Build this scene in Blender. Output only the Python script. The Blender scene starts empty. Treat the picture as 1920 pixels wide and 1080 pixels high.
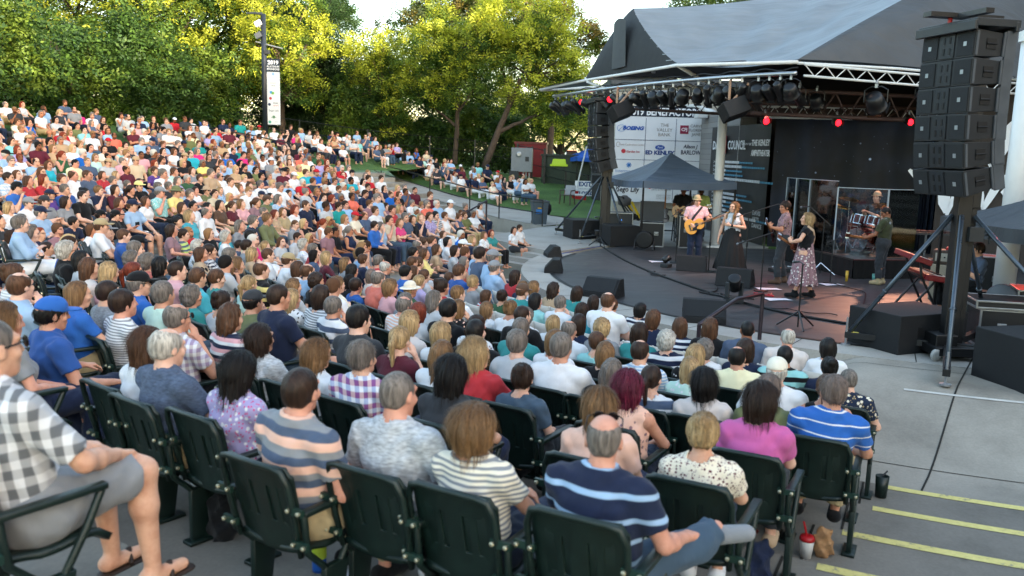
import bpy, bmesh, math, random
import numpy as np
from mathutils import Vector, Matrix
R=math.radians; PI=math.pi
random.seed(7); rng=np.random.default_rng(7)
SCN=bpy.context.scene; COL=SCN.collection
# ---------------------------------------------------------------- camera, sky, sun, exposure
cam=bpy.data.cameras.new('camera'); CAM=bpy.data.objects.new('camera',cam); COL.objects.link(CAM)
cam.sensor_width=36; cam.lens=30; cam.clip_start=.05; cam.clip_end=3000
CAM.matrix_world=Matrix.Translation((0,0,3.2))@Matrix.Rotation(R(90-9.1),4,'X')@Matrix.Rotation(.028,4,'Z')
cam.dof.use_dof=True; cam.dof.focus_distance=13.5; cam.dof.aperture_fstop=2.3
SCN.camera=CAM
SUN_EL,SUN_AZ=12.0,130.0            # sun low over the stage house, azimuth clockwise from +Y
w=bpy.data.worlds.new('World'); SCN.world=w; w.use_nodes=True
nt=w.node_tree; sky=nt.nodes.new('ShaderNodeTexSky'); sky.sky_type='NISHITA'; sky.sun_disc=False
sky.sun_elevation=R(SUN_EL); sky.sun_rotation=R(SUN_AZ); sky.dust_density=1.5; sky.air_density=1.0; sky.ozone_density=1.0
bg=nt.nodes['Background']; bg.inputs[1].default_value=.15; wb=nt.nodes.new('ShaderNodeMixRGB'); wb.blend_type='MULTIPLY'; wb.inputs[0].default_value=1; wb.inputs[2].default_value=(1.08,1.0,.88,1); nt.links.new(sky.outputs[0],wb.inputs[1]); nt.links.new(wb.outputs[0],bg.inputs[0])
sl=bpy.data.lights.new('sun','SUN'); sl.energy=2.5; sl.angle=R(.5); sl.color=(1,.86,.66)
so=bpy.data.objects.new('sun',sl); COL.objects.link(so)
sd=Vector((math.sin(R(SUN_AZ))*math.cos(R(SUN_EL)),math.cos(R(SUN_AZ))*math.cos(R(SUN_EL)),math.sin(R(SUN_EL))))
so.rotation_euler=sd.to_track_quat('Z','Y').to_euler()
SCN.view_settings.view_transform='Standard'; SCN.view_settings.look='None'; SCN.view_settings.gamma=1
SCN.view_settings.exposure=2.75
try:
    SCN.cycles.use_denoising=True; SCN.cycles.max_bounces=6; SCN.cycles.transparent_max_bounces=12
except Exception: pass
# ---------------------------------------------------------------- materials
MATS={}
def lin(c):
    if isinstance(c,str):
        c=[int(c[i:i+2],16)/255 for i in (0,2,4)]
        return tuple(x/12.92 if x<.04045 else ((x+.055)/1.055)**2.4 for x in c)
    return tuple(c)
def nodes(name):
    m=bpy.data.materials.new(name); m.use_nodes=True
    return m,m.node_tree,m.node_tree.nodes['Principled BSDF']
def N(nt,t,**k):
    n=nt.nodes.new('ShaderNode'+t)
    for a,b in k.items():
        if a.startswith('i_'): n.inputs[a[2:].replace('_',' ')].default_value=b
        else: setattr(n,a,b)
    return n
def L(nt,a,b): nt.links.new(a,b)
def coord(nt,scale=(1,1,1),kind='Object',rot=(0,0,0),noise=0):
    tc=N(nt,'TexCoord'); mp=N(nt,'Mapping'); mp.inputs['Scale'].default_value=scale; mp.inputs['Rotation'].default_value=rot
    if noise:
        nz=N(nt,'TexNoise',i_Scale=3.0); L(nt,tc.outputs[kind],nz.inputs[0])
        ad=N(nt,'MixRGB',blend_type='ADD'); ad.inputs[0].default_value=noise
        L(nt,tc.outputs[kind],ad.inputs[1]); L(nt,nz.outputs['Color'],ad.inputs[2]); L(nt,ad.outputs[0],mp.inputs[0])
    else: L(nt,tc.outputs[kind],mp.inputs[0])
    return mp.outputs[0]
def ramp(nt,fac,stops,interp='LINEAR'):
    r=N(nt,'ValToRGB'); cr=r.color_ramp; cr.interpolation=interp
    while len(cr.elements)<len(stops): cr.elements.new(.5)
    for e,(p,c) in zip(cr.elements,stops): e.position=p; e.color=(*c,1)
    L(nt,fac,r.inputs[0]); return r.outputs[0]
def sc(c,k): return tuple(min(1,x*k) for x in c)
def M(name,col,rough=.65,metal=0,var=.18,vs=6,bump=0,bs=40,spec=.4,coords='Object',detail=4):
    key=(name,str(col),rough)
    if key in MATS: return MATS[key]
    m,nt,b=nodes(name); c=lin(col)
    b.inputs['Roughness'].default_value=rough; b.inputs['Metallic'].default_value=metal
    b.inputs['Specular IOR Level'].default_value=spec
    if var:
        nz=N(nt,'TexNoise',i_Scale=vs,i_Detail=detail); L(nt,coord(nt,kind=coords),nz.inputs[0])
        L(nt,ramp(nt,nz.outputs[0],[(.25,sc(c,1-var)),(.75,sc(c,1+var))]),b.inputs['Base Color'])
        mr=N(nt,'MapRange'); mr.inputs[3].default_value=max(.02,rough-.1); mr.inputs[4].default_value=min(1,rough+.1)
        L(nt,nz.outputs[0],mr.inputs[0]); L(nt,mr.outputs[0],b.inputs['Roughness'])
    else: b.inputs['Base Color'].default_value=(*c,1)
    if bump:
        n2=N(nt,'TexNoise',i_Scale=bs,i_Detail=3.0); L(nt,coord(nt,kind=coords),n2.inputs[0])
        bp=N(nt,'Bump',i_Strength=min(1,bump)); bp.inputs['Distance'].default_value=.01
        L(nt,n2.outputs[0],bp.inputs['Height']); L(nt,bp.outputs[0],b.inputs['Normal'])
    MATS[key]=m; return m
def emis(name,col,s):
    key=(name,str(col),s)
    if key in MATS: return MATS[key]
    m,nt,b=nodes(name); b.inputs['Base Color'].default_value=(*lin(col),1)
    b.inputs['Emission Color'].default_value=(*lin(col),1); b.inputs['Emission Strength'].default_value=s
    MATS[key]=m; return m
# ---------------------------------------------------------------- mesh helpers
class MB:
    def __init__(s): s.v=[]; s.f=[]; s.m=[]; s.n=0
    def add(s,v,f,mi=0):
        v=np.asarray(v,float).reshape(-1,3); s.v.append(v)
        s.f+= [tuple(int(i)+s.n for i in q) for q in f]; s.m+=[mi]*len(f); s.n+=len(v); return s
    def box(s,c,d,rot=0,mi=0,M4=None):
        x,y,z=d[0]/2,d[1]/2,d[2]/2
        v=np.array([(-x,-y,-z),(x,-y,-z),(x,y,-z),(-x,y,-z),(-x,-y,z),(x,-y,z),(x,y,z),(-x,y,z)])
        if M4 is not None: v=v@np.array(M4)[:3,:3].T
        elif rot: cs,sn=math.cos(rot),math.sin(rot); v=v@np.array([[cs,sn,0],[-sn,cs,0],[0,0,1]])
        return s.add(v+np.array(c),[(0,3,2,1),(4,5,6,7),(0,1,5,4),(1,2,6,5),(2,3,7,6),(3,0,4,7)],mi)
    def tube(s,pts,r,n=8,mi=0,cap=True):
        pts=[np.array(p,float) for p in pts]; rs=r if isinstance(r,(list,tuple)) else [r]*len(pts)
        rings=[]; up=np.array([.123,.245,.96])
        for i,p in enumerate(pts):
            t=pts[min(i+1,len(pts)-1)]-pts[max(i-1,0)]; t/=np.linalg.norm(t)+1e-9
            if i==0:
                a=np.cross(t,up); 
                if np.linalg.norm(a)<.1: a=np.cross(t,[1,0,0])
            else: a=a-t*(a@t)
            a/=np.linalg.norm(a)+1e-9; b=np.cross(t,a)
            an=np.arange(n)*2*PI/n; rings.append(p+rs[i]*(np.cos(an)[:,None]*a+np.sin(an)[:,None]*b))
        f=[]
        for i in range(len(pts)-1):
            for j in range(n): k=(j+1)%n; f.append((i*n+j,i*n+k,(i+1)*n+k,(i+1)*n+j))
        if cap: f.append(tuple(range(n-1,-1,-1))); f.append(tuple((len(pts)-1)*n+j for j in range(n)))
        return s.add(np.concatenate(rings),f,mi)
    def lathe(s,prof,c=(0,0,0),n=20,mi=0,axis=None):
        v=[];f=[]
        for r,z in prof:
            for j in range(n): a=2*PI*j/n; v.append((r*math.cos(a),r*math.sin(a),z))
        for i in range(len(prof)-1):
            for j in range(n): k=(j+1)%n; f.append((i*n+j,i*n+k,(i+1)*n+k,(i+1)*n+j))
        v=np.array(v)
        if axis is not None: v=v@np.array(Vector((0,0,1)).rotation_difference(Vector(axis)).to_matrix()).T
        f.append(tuple(range(n-1,-1,-1))); f.append(tuple((len(prof)-1)*n+j for j in range(n)))
        return s.add(v+np.array(c),f,mi)
    def grid(s,P,mi=0):
        P=np.asarray(P); a,b=P.shape[:2]
        f=[(i*b+j,i*b+j+1,(i+1)*b+j+1,(i+1)*b+j) for i in range(a-1) for j in range(b-1)]
        return s.add(P.reshape(-1,3),f,mi)
    def prism(s,poly,z0,z1,mi=0):
        n=len(poly); v=[(*p,z0) for p in poly]+[(*p,z1) for p in poly]
        return s.add(v,[tuple(range(n-1,-1,-1)),tuple(range(n,2*n))]+[(i,(i+1)%n,n+(i+1)%n,n+i) for i in range(n)],mi)
    def mesh(s,name,mats=(),smooth=False):
        me=bpy.data.meshes.new(name); V=np.concatenate(s.v) if s.v else np.zeros((0,3))
        return fastmesh(name,V,s.f,s.m,mats,smooth)
    def obj(s,name,mats,parent=None,smooth=False,bevel=0):
        return link(name,s.mesh(name,mats if isinstance(mats,(list,tuple)) else [mats],smooth),parent,bevel)
def fastmesh(name,V,F,mi=None,mats=(),smooth=True):
    me=bpy.data.meshes.new(name); V=np.asarray(V,np.float32)
    if isinstance(F,np.ndarray):
        k=F.shape[1]; nf=len(F); loops=F.reshape(-1); st=np.arange(nf)*k; tot=np.full(nf,k)
    else:
        nf=len(F); tot=np.array([len(q) for q in F],int); st=np.concatenate([[0],np.cumsum(tot)[:-1]]) if nf else np.zeros(0,int)
        loops=np.array([i for q in F for i in q],int)
    me.vertices.add(len(V)); me.vertices.foreach_set('co',V.reshape(-1))
    me.loops.add(len(loops)); me.loops.foreach_set('vertex_index',loops.astype(np.int32))
    me.polygons.add(nf); me.polygons.foreach_set('loop_start',st.astype(np.int32)); me.polygons.foreach_set('loop_total',tot.astype(np.int32))
    if mi is not None and len(mi): me.polygons.foreach_set('material_index',np.asarray(mi,np.int32))
    me.polygons.foreach_set('use_smooth',np.full(nf,bool(smooth)))
    for m in mats: me.materials.append(m)
    me.update(calc_edges=True); me.validate(); return me
def link(name,me,parent=None,bevel=0):
    o=bpy.data.objects.new(name,me); COL.objects.link(o)
    if parent is not None: o.parent=parent
    if bevel:
        b=o.modifiers.new('bevel','BEVEL'); b.width=bevel; b.segments=2; b.limit_method='ANGLE'
    return o
def tag(o,label,cat,group=None,kind=None):
    if label: o['label']=label
    if cat: o['category']=cat
    if group: o['group']=group
    if kind: o['kind']=kind
    return o
def thing(name,label,cat,loc=(0,0,0),rz=0,group=None):
    o=bpy.data.objects.new(name,None); COL.objects.link(o); o.location=loc; o.rotation_euler=(0,0,rz)
    return tag(o,label,cat,group)
def struct(o): o['kind']='structure'; return o
def copy_thing(o,loc,rz,label=None):
    r=o.copy(); COL.objects.link(r); r.location=loc; r.rotation_euler=(0,0,rz)
    if label: r['label']=label
    for ch in list(o.children):
        c=ch.copy(); COL.objects.link(c); c.parent=r
        for g in list(ch.children):
            d=g.copy(); COL.objects.link(d); d.parent=c
    return r
def text_mesh(body,size,mat,parent,loc,rx=R(90),rz=0,align='CENTER',shear=0,space=1.0,sx=1.0,bold=0,name='lettering'):
    cu=bpy.data.curves.new('lettering','FONT'); cu.body=body; cu.size=size; cu.align_x=align; cu.align_y='CENTER'; cu.shear=shear
    cu.space_character=space; cu.extrude=.002; cu.offset=bold; cu.resolution_u=2
    t=bpy.data.objects.new('tmp',cu); COL.objects.link(t)
    dg=bpy.context.evaluated_depsgraph_get(); me=bpy.data.meshes.new_from_object(t.evaluated_get(dg))
    bpy.data.objects.remove(t); me.materials.clear(); me.materials.append(mat)
    o=link(name,me,parent); o.location=loc; o.rotation_euler=(rx,0,rz); o.scale=(sx,1,1)
    return o
# ---------------------------------------------------------------- people: implicit surfaces meshed as one continuous skin
def surface_nets(Fd,o,h):
    s=Fd<0; nx,ny,nz=Fd.shape
    cs=[(i,j,k) for i in (0,1) for j in (0,1) for k in (0,1)]
    sub=lambda A,c:A[c[0]:nx-1+c[0],c[1]:ny-1+c[1],c[2]:nz-1+c[2]]
    cnt=np.zeros((nx-1,ny-1,nz-1),np.int8)
    for c in cs: cnt+=sub(s,c)
    act=(cnt>0)&(cnt<8); I=np.argwhere(act)
    if not len(I): return np.zeros((0,3)),np.zeros((0,4),int)
    idx=np.full(act.shape,-1,np.int64); idx[act]=np.arange(len(I))
    acc=np.zeros((len(I),3)); num=np.zeros(len(I))
    val={c:Fd[I[:,0]+c[0],I[:,1]+c[1],I[:,2]+c[2]] for c in cs}
    for c in cs:
        for ax in range(3):
            if c[ax]: continue
            e=list(c); e[ax]=1; a,b=val[c],val[tuple(e)]; m=(a<0)!=(b<0)
            t=np.where(m,a/(a-b+1e-12*(a==b)),0); p=np.array(c,float)[None].repeat(len(I),0); p[:,ax]+=t
            acc+=p*m[:,None]; num+=m
    V=(I+acc/num[:,None])*h+o
    Q=[]
    for ax in range(3):
        a1,a2=(ax+1)%3,(ax+2)%3
        A=np.take(s,range(Fd.shape[ax]-1),ax); B=np.take(s,range(1,Fd.shape[ax]),ax)
        E=np.argwhere(A!=B); E=E[(E[:,a1]>0)&(E[:,a2]>0)&(E[:,a1]<Fd.shape[a1]-1)&(E[:,a2]<Fd.shape[a2]-1)]
        fl=A[E[:,0],E[:,1],E[:,2]]
        def cell(d1,d2):
            q=E.copy(); q[:,a1]-=d1; q[:,a2]-=d2; return idx[q[:,0],q[:,1],q[:,2]]
        q=np.stack([cell(1,1),cell(0,1),cell(0,0),cell(1,0)],1); q[~fl]=q[~fl][:,::-1]; Q.append(q)
    return V,np.concatenate(Q)
def vec(*a): return np.array(a,float)
class SDF:
    """prims: dict(a,b,ra,rb,s=(sx,sy,sz) squash, k smooth, cut=[(point,normal)], sub=bool, T=(R,t) frame)"""
    def __init__(s): s.p=[]
    def cap(s,a,b,ra,rb=None,sq=(1,1,1),k=.03,cut=(),sub=False,T=None):
        s.p.append((vec(*a),vec(*b),ra,ra if rb is None else rb,vec(*sq),k,cut,sub,T)); return s
    def ell(s,c,r,k=.03,cut=(),sub=False,T=None):
        m=min(r); return s.cap(c,c,m,m,tuple(x/m for x in r),k,cut,sub,T)
    def mesh(s,h,inflate=0,post=None,pad=.05):
        lo=[];hi=[]
        for a,b,ra,rb,sq,k,cut,sub,T in s.p:
            if sub: lo.append(None);hi.append(None);continue
            r=max(ra,rb)*sq+inflate
            l,u=np.minimum(a,b)-r,np.maximum(a,b)+r
            if T is not None:
                cn=np.array([[ (l,u)[i][0],(l,u)[j][1],(l,u)[q][2]] for i in (0,1) for j in (0,1) for q in (0,1)])@T[0].T+T[1]
                l,u=cn.min(0),cn.max(0)
            lo.append(l);hi.append(u)
        LO=np.min([l for l in lo if l is not None],0)-pad; HI=np.max([u for u in hi if u is not None],0)+pad
        n=np.ceil((HI-LO)/h).astype(int)+1; D=np.full(n,.2,np.float32)
        ax=[LO[i]+np.arange(n[i])*h for i in range(3)]
        for (a,b,ra,rb,sq,k,cut,sub,T),l,u in zip(s.p,lo,hi):
            if sub:
                r=max(ra,rb)*sq
                l,u=np.minimum(a,b)-r,np.maximum(a,b)+r
                if T is not None:
                    cn=np.array([[ (l,u)[i][0],(l,u)[j][1],(l,u)[q][2]] for i in (0,1) for j in (0,1) for q in (0,1)])@T[0].T+T[1]
                    l,u=cn.min(0),cn.max(0)
            mg=k+.05+inflate
            i0=np.clip(np.floor((l-mg-LO)/h).astype(int),0,n-1); i1=np.clip(np.ceil((u+mg-LO)/h).astype(int)+1,1,n)
            if (i1<=i0).any(): continue
            X,Y,Z=np.meshgrid(*[ax[i][i0[i]:i1[i]] for i in range(3)],indexing='ij'); P=np.stack([X,Y,Z],-1)
            if T is not None: P=(P-T[1])@T[0]
            pa=(P-a)/sq; ba=(b-a)/sq; L2=ba@ba
            t=np.clip(pa@ba/L2,0,1) if L2>1e-12 else np.zeros(pa.shape[:3])
            q=pa-t[...,None]*ba; ln=np.sqrt((q**2).sum(-1))+1e-9
            g=np.sqrt(((q/sq)**2).sum(-1))/ln       # gradient length keeps squashed shapes near true distance
            d=(ln-(ra+(rb-ra)*t))/np.maximum(g,.2)-(0 if sub else inflate)
            for c,nn in cut: d=np.maximum(d,(P-np.array(c))@np.array(nn))
            S=D[i0[0]:i1[0],i0[1]:i1[1],i0[2]:i1[2]]
            if sub:
                S[...]=np.maximum(S,-d)
            else:
                hh=np.clip(.5+.5*(S-d)/k,0,1); S[...]=S*(1-hh)+d*hh-k*hh*(1-hh)
        if post is not None:
            X,Y,Z=np.meshgrid(*ax,indexing='ij'); D=post(D,X,Y,Z)
        return surface_nets(D,LO,h)
def rotz(a): c,s_=math.cos(a),math.sin(a); return np.array([[c,-s_,0],[s_,c,0],[0,0,1]])
def rotx(a): c,s_=math.cos(a),math.sin(a); return np.array([[1,0,0],[0,c,-s_],[0,s_,c]])
def lerp(a,b,t): return np.array(a)*(1-t)+np.array(b)*t
def joints(sex='m',pose='lap',yaw=0,pitch=0):
    """seated figure facing +Y, floor at z=0, chair seat at .44"""
    f=sex=='f'; sw=.165 if f else .195
    J=dict(pel=vec(0,.02,.53),wst=vec(0,-.015,.68),ch=vec(0,-.04,.86),nk=vec(0,-.05,1.0))
    if pose=='lean': J.update(wst=vec(0,.05,.67),ch=vec(0,.13,.83),nk=vec(0,.19,.95))
    if f:
        for q in ('wst','ch','nk'): J[q]=J[q]-vec(0,0,.035)
    nk=J['nk']; shz=nk[2]-.045
    J['hd']=nk+vec(0,.035 if pose!='lean' else .06,.174)
    for s_,k in ((-1,'l'),(1,'r')):
        J['sh'+k]=vec(s_*sw,nk[1]+.01,shz)
        J['hip'+k]=vec(s_*.09,.04,.53); J['kn'+k]=vec(s_*(.1 if f else .14),.47,.53); J['an'+k]=vec(s_*(.09 if f else .14),.47,.09)
        if pose=='lap': e,wv=vec(s_*(sw+.07),.02,.70),vec(s_*.09,.27,.64)
        elif pose=='cross': e,wv=vec(s_*(sw+.06),.09,.74),vec(-s_*.07,.2,.78+.03*s_)
        elif pose=='knee': e,wv=vec(s_*(sw+.09),.12,.72),vec(s_*.14,.36,.645)
        elif pose=='phone': e,wv=vec(s_*(sw+.05),.08,.72),vec(s_*.06,.33,.86)
        elif pose=='chin': e,wv=(vec(sw+.04,.13,.72),vec(.06,.12,.99)) if s_>0 else (vec(-sw-.05,.03,.70),vec(-.02,.27,.68))
        elif pose=='lean': e,wv=vec(s_*(sw+.05),.28,.66),vec(s_*.06,.45,.66)
        elif pose=='rest': e,wv=vec(s_*(sw+.12),.02,.71),vec(s_*(sw+.1),.27,.68)
        J['el'+k],J['wr'+k]=e,wv
    J['yaw'],J['pitch']=yaw,pitch; J['sex']=sex; return J
def headT(J): return (rotz(J.get('yaw',0))@rotx(J.get('pitch',0)),J['hd'])
def head_prims(S,T,f=False):
    j=.92 if f else 1
    S.ell((0,-.012,.022),(.077,.099,.093),k=.02,T=T)
    S.ell((0,.03,-.04),(.062*j,.066,.074),k=.03,T=T)
    S.cap((-.014*j,.062,-.097),(.014*j,.062,-.097),.024,k=.03,T=T)
    S.cap((0,.093,.012),(0,.112,-.03),.008,.0135,k=.014,T=T)
    S.cap((-.045,.078,.028),(.045,.078,.028),.013,k=.02,T=T)
    for s_ in (-1,1):
        S.ell((s_*.078,-.008,-.012),(.011,.021,.033),k=.008,T=T)
        S.ell((s_*.048,.062,-.03),(.022,.022,.018),k=.025,T=T)
    S.cap((-.02,.088,-.064),(.02,.088,-.064),.0085,k=.012,T=T)
    for s_ in (-1,1): S.cap((s_*.031,.108,.006),(s_*.031,.108,.006),.0125,sub=True,k=.01,T=T)
def hand_prims(S,wr,el,J,key,fine=True):
    d=wr-el; d/=np.linalg.norm(d); hd=J.get('hd'+key)
    hd=d if hd is None else vec(*hd)/np.linalg.norm(hd)
    nrm=J.get('pn'+key); nrm=vec(*nrm) if nrm is not None else vec(0,0,-1)   # palm normal
    nrm=nrm-hd*(nrm@hd)
    if np.linalg.norm(nrm)<.05: nrm=vec(0,-1,0)-hd*(-hd[1])
    nrm/=np.linalg.norm(nrm); sd_=np.cross(nrm,hd)*(1 if key=='r' else -1)      # towards the little finger
    curl=J.get('curl',.55)
    for o_ in (-.026,-.009,.009,.026): S.cap(wr+hd*.012+sd_*o_*.6,wr+hd*.085+sd_*o_,.0135,.0115,k=.014)
    if not fine:
        for o_ in (-.02,0,.02): S.cap(wr+hd*.085+sd_*o_,wr+hd*.15+nrm*.03+sd_*o_,.012,.009,k=.01)
    else:
        for i,(o_,ln) in enumerate(((-.028,.07),(-.0095,.08),(.0095,.074),(.028,.058))):
            p=wr+hd*.088+sd_*o_; an=.25+curl*(.5+.12*i)
            q=p+(hd*math.cos(an)+nrm*math.sin(an)+sd_*o_*1.5)*ln*.55; an2=an+curl*1.1
            S.cap(p,q,.0095,.0088,k=.006); S.cap(q,q+(hd*math.cos(an2)+nrm*math.sin(an2))*ln*.5,.0088,.0072,k=.006)
    th=wr+hd*.03-sd_*.028; t2=th+(hd*.7-sd_*.6+nrm*.35)*.045
    S.cap(wr+hd*.02-sd_*.012,t2,.015,.011,k=.012); S.cap(t2,t2+(hd*.9+nrm*.35)*.033,.0105,.0085,k=.006)
def body_prims(S,J,fine=True,skip=()):
    f=J.get('sex')=='f'; fat=J.get('fat',1.0); T=headT(J)
    sw=abs(J['shr'][0]-J['shl'][0])/2
    wx=(1.32 if f else 1.42)
    hw=(1.42 if f else 1.28)
    S.cap(J['hipl'],J['hipr'],.115*fat,k=.05,sq=(1,1,.95))
    S.cap(J['pel'],J['wst'],.122*fat,.105*fat*(.93 if f else 1.03),sq=(hw,1,1),k=.05)
    S.cap(J['wst'],J['ch'],.105*fat*(.93 if f else 1.03),.118*fat,sq=(wx,1,1),k=.06)
    S.cap(J['ch'],lerp(J['ch'],J['nk'],.6),.116,.085,sq=(wx,1,1),k=.06)
    S.cap(J['shl'],J['shr'],.05 if f else .058,k=.05)
    for k in 'lr': S.cap(lerp(J['sh'+k],J['nk'],.15),J['nk']+vec(0,.0,.035),.042,.045,k=.05)
    if f:
        for s_ in (-1,1): S.ell(J['ch']+vec(s_*.075,.1,-.03),(.062,.055,.06),k=.04)
    S.cap(J['nk']-vec(0,0,.02),T[1]+T[0]@vec(0,-.022,-.07),.06 if not f else .05,.056 if not f else .048,k=.03)
    head_prims(S,T,f)
    g=.86 if f else 1
    for k in 'lr':
        S.cap(J['sh'+k],J['el'+k],.055*g,.041*g,k=.03); S.cap(J['el'+k],lerp(J['el'+k],J['wr'+k],.35),.041*g,.042*g,k=.02)
        S.cap(lerp(J['el'+k],J['wr'+k],.35),J['wr'+k],.042*g,.026*g,k=.02)
        hand_prims(S,J['wr'+k],J['el'+k],J,k,fine)
        S.cap(J['hip'+k],J['kn'+k],.088*fat,.058,k=.05); 
        mid=lerp(J['kn'+k],J['an'+k],.35)+vec(0,-.012,0)
        S.cap(J['kn'+k],mid,.057,.056*(.95 if f else 1.05),k=.03); S.cap(mid,J['an'+k],.056,.035,k=.03)
        ft=J.get('ft'+k); ft=vec(.02*(1 if k=='r' else -1),1,0) if ft is None else vec(*ft)
        S.cap(J['an'+k]+vec(0,0,-.045)-ft*.035,J['an'+k]+vec(0,0,-.06)+ft*.15,.036,.027,sq=(1.15,1,1),k=.025)
def wrinkle(amp):
    def post(D,X,Y,Z):
        w=np.sin(38*Z+9*np.sin(9*X+2)+7*np.sin(8*Y))*.6+np.sin(27*X+31*Z+6*np.sin(12*Y+1))*.5+np.sin(71*Z+40*X*np.sin(6*Y+.5)+3)*.3
        return D-amp*(w*.5+.5)
    return post
def shirt_prims(S,J,sleeve=.62,length=.0,loose=0,neck=.066,collar=False):
    f=J.get('sex')=='f'; fat=J.get('fat',1.0)
    wx=(1.32 if f else 1.42); hw=(1.42 if f else 1.28)
    bot=J['pel']+vec(0,0,-.02-length); cut=[(bot,(0,0,-1))]
    S.cap(J['pel']-vec(0,0,length),J['wst'],.127*fat,.112*fat,sq=(hw,1,1),k=.05,cut=cut)
    S.cap(J['wst'],J['ch'],.112*fat,.121*fat,sq=(wx,1,1),k=.06,cut=cut)
    S.cap(J['ch'],lerp(J['ch'],J['nk'],.6),.118,.087,sq=(wx,1,1),k=.06)
    if f:
        for s_ in (-1,1): S.ell(J['ch']+vec(s_*.075,.1,-.03),(.064,.057,.062),k=.05)
    g=.86 if f else 1
    if sleeve<=0:
        for k in 'lr': S.cap(lerp(J['sh'+k],J['nk'],.35),J['nk']+vec(0,0,.01),.045,.05,k=.04)
        S.cap(lerp(J['shl'],J['nk'],.3),lerp(J['shr'],J['nk'],.3),.05,k=.05)
    else:
        S.cap(J['shl'],J['shr'],.052 if f else .06,k=.05)
        for k in 'lr':
            S.cap(lerp(J['sh'+k],J['nk'],.15),J['nk']+vec(0,0,.025),.044,.05,k=.05)
            a,b=J['sh'+k],J['el'+k]; t=min(sleeve,1.0); e=lerp(a,b,t); d=(b-a)/np.linalg.norm(b-a)
            S.cap(a,lerp(a,b,min(1,t+.12)),.06*g,.053*g,k=.03,cut=[(e,tuple(d))] if sleeve<1 else ())
            if sleeve>1:
                c=J['wr'+k]; t2=min(.97,sleeve-1); e=lerp(b,c,t2); d=(c-b)/np.linalg.norm(c-b)
                S.cap(b,lerp(b,c,min(1,t2+.1)),.05*g,.037*g,k=.025,cut=[(e,tuple(d))])
    T=headT(J); up=T[1]+T[0]@vec(0,-.022,-.05)
    if collar:
        c0=J['nk']+vec(0,0,-.0); d=(up-c0)/np.linalg.norm(up-c0)
        S.cap(c0,c0+d*.07,.074,.066,k=.02,cut=[(c0+d*.062,tuple(d))])
    S.cap(J['nk']+vec(0,.004,-.005 if not collar else .03),up+vec(0,0,.1),neck,neck,sub=True,k=.01)
def pants_prims(S,J,leg=.93,loose=0):
    fat=J.get('fat',1.0)
    S.cap(J['hipl'],J['hipr'],.118*fat,k=.05)
    S.cap(J['pel']-vec(0,0,.02),lerp(J['pel'],J['wst'],.45),.124*fat,.116*fat,sq=(1.34,1,1),k=.05,cut=[(lerp(J['pel'],J['wst'],.5),(0,0,1))])
    for k in 'lr':
        h,kn,an=J['hip'+k],J['kn'+k],J['an'+k]
        if leg<.5:
            t=leg*2; e=lerp(h,kn,t); d=(kn-h)/np.linalg.norm(kn-h)
            S.cap(h,lerp(h,kn,min(1,t+.1)),.1*fat,.079+loose,k=.05,cut=[(e,tuple(d))])
        else:
            t=(leg-.5)*2; e=lerp(kn,an,t); d=(an-kn)/np.linalg.norm(an-kn)
            S.cap(h,kn,.096*fat,.07+loose,k=.05); S.cap(kn,lerp(kn,an,min(1,t+.1)),.07+loose,.056+loose,k=.03,cut=[(e,tuple(d))])
def skirt_prims(S,J,hem):
    S.cap(J['hipl'],J['hipr'],.13,k=.05)
    for k in 'lr': S.cap(J['hip'+k],lerp(J['hip'+k],J['kn'+k],hem),.105,.1,k=.08)
    S.cap(lerp(J['hipl'],J['hipr'],.5),lerp(lerp(J['knl'],J['knr'],.5),lerp(J['hipl'],J['hipr'],.5),1-hem),.1,.1,k=.08)
def shoe_prims(S,J,high=False,ks='lr'):
    for k in ks:
        ft=J.get('ft'+k); ft=vec(.02*(1 if k=='r' else -1),1,0) if ft is None else vec(*ft); an=J['an'+k]
        S.cap(an+vec(0,0,-.04)-ft*.04,an+vec(0,0,-.052)+ft*.155,.043,.035,sq=(1.12,1,1),k=.03,cut=[(an+vec(0,0,-.088),(0,0,-1))])
        if high: S.cap(an+vec(0,0,-.04),an+vec(0,0,.07),.045,.048,k=.03,cut=[(an+vec(0,0,.06),(0,0,1))])
HAIR_CACHE={}
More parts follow.
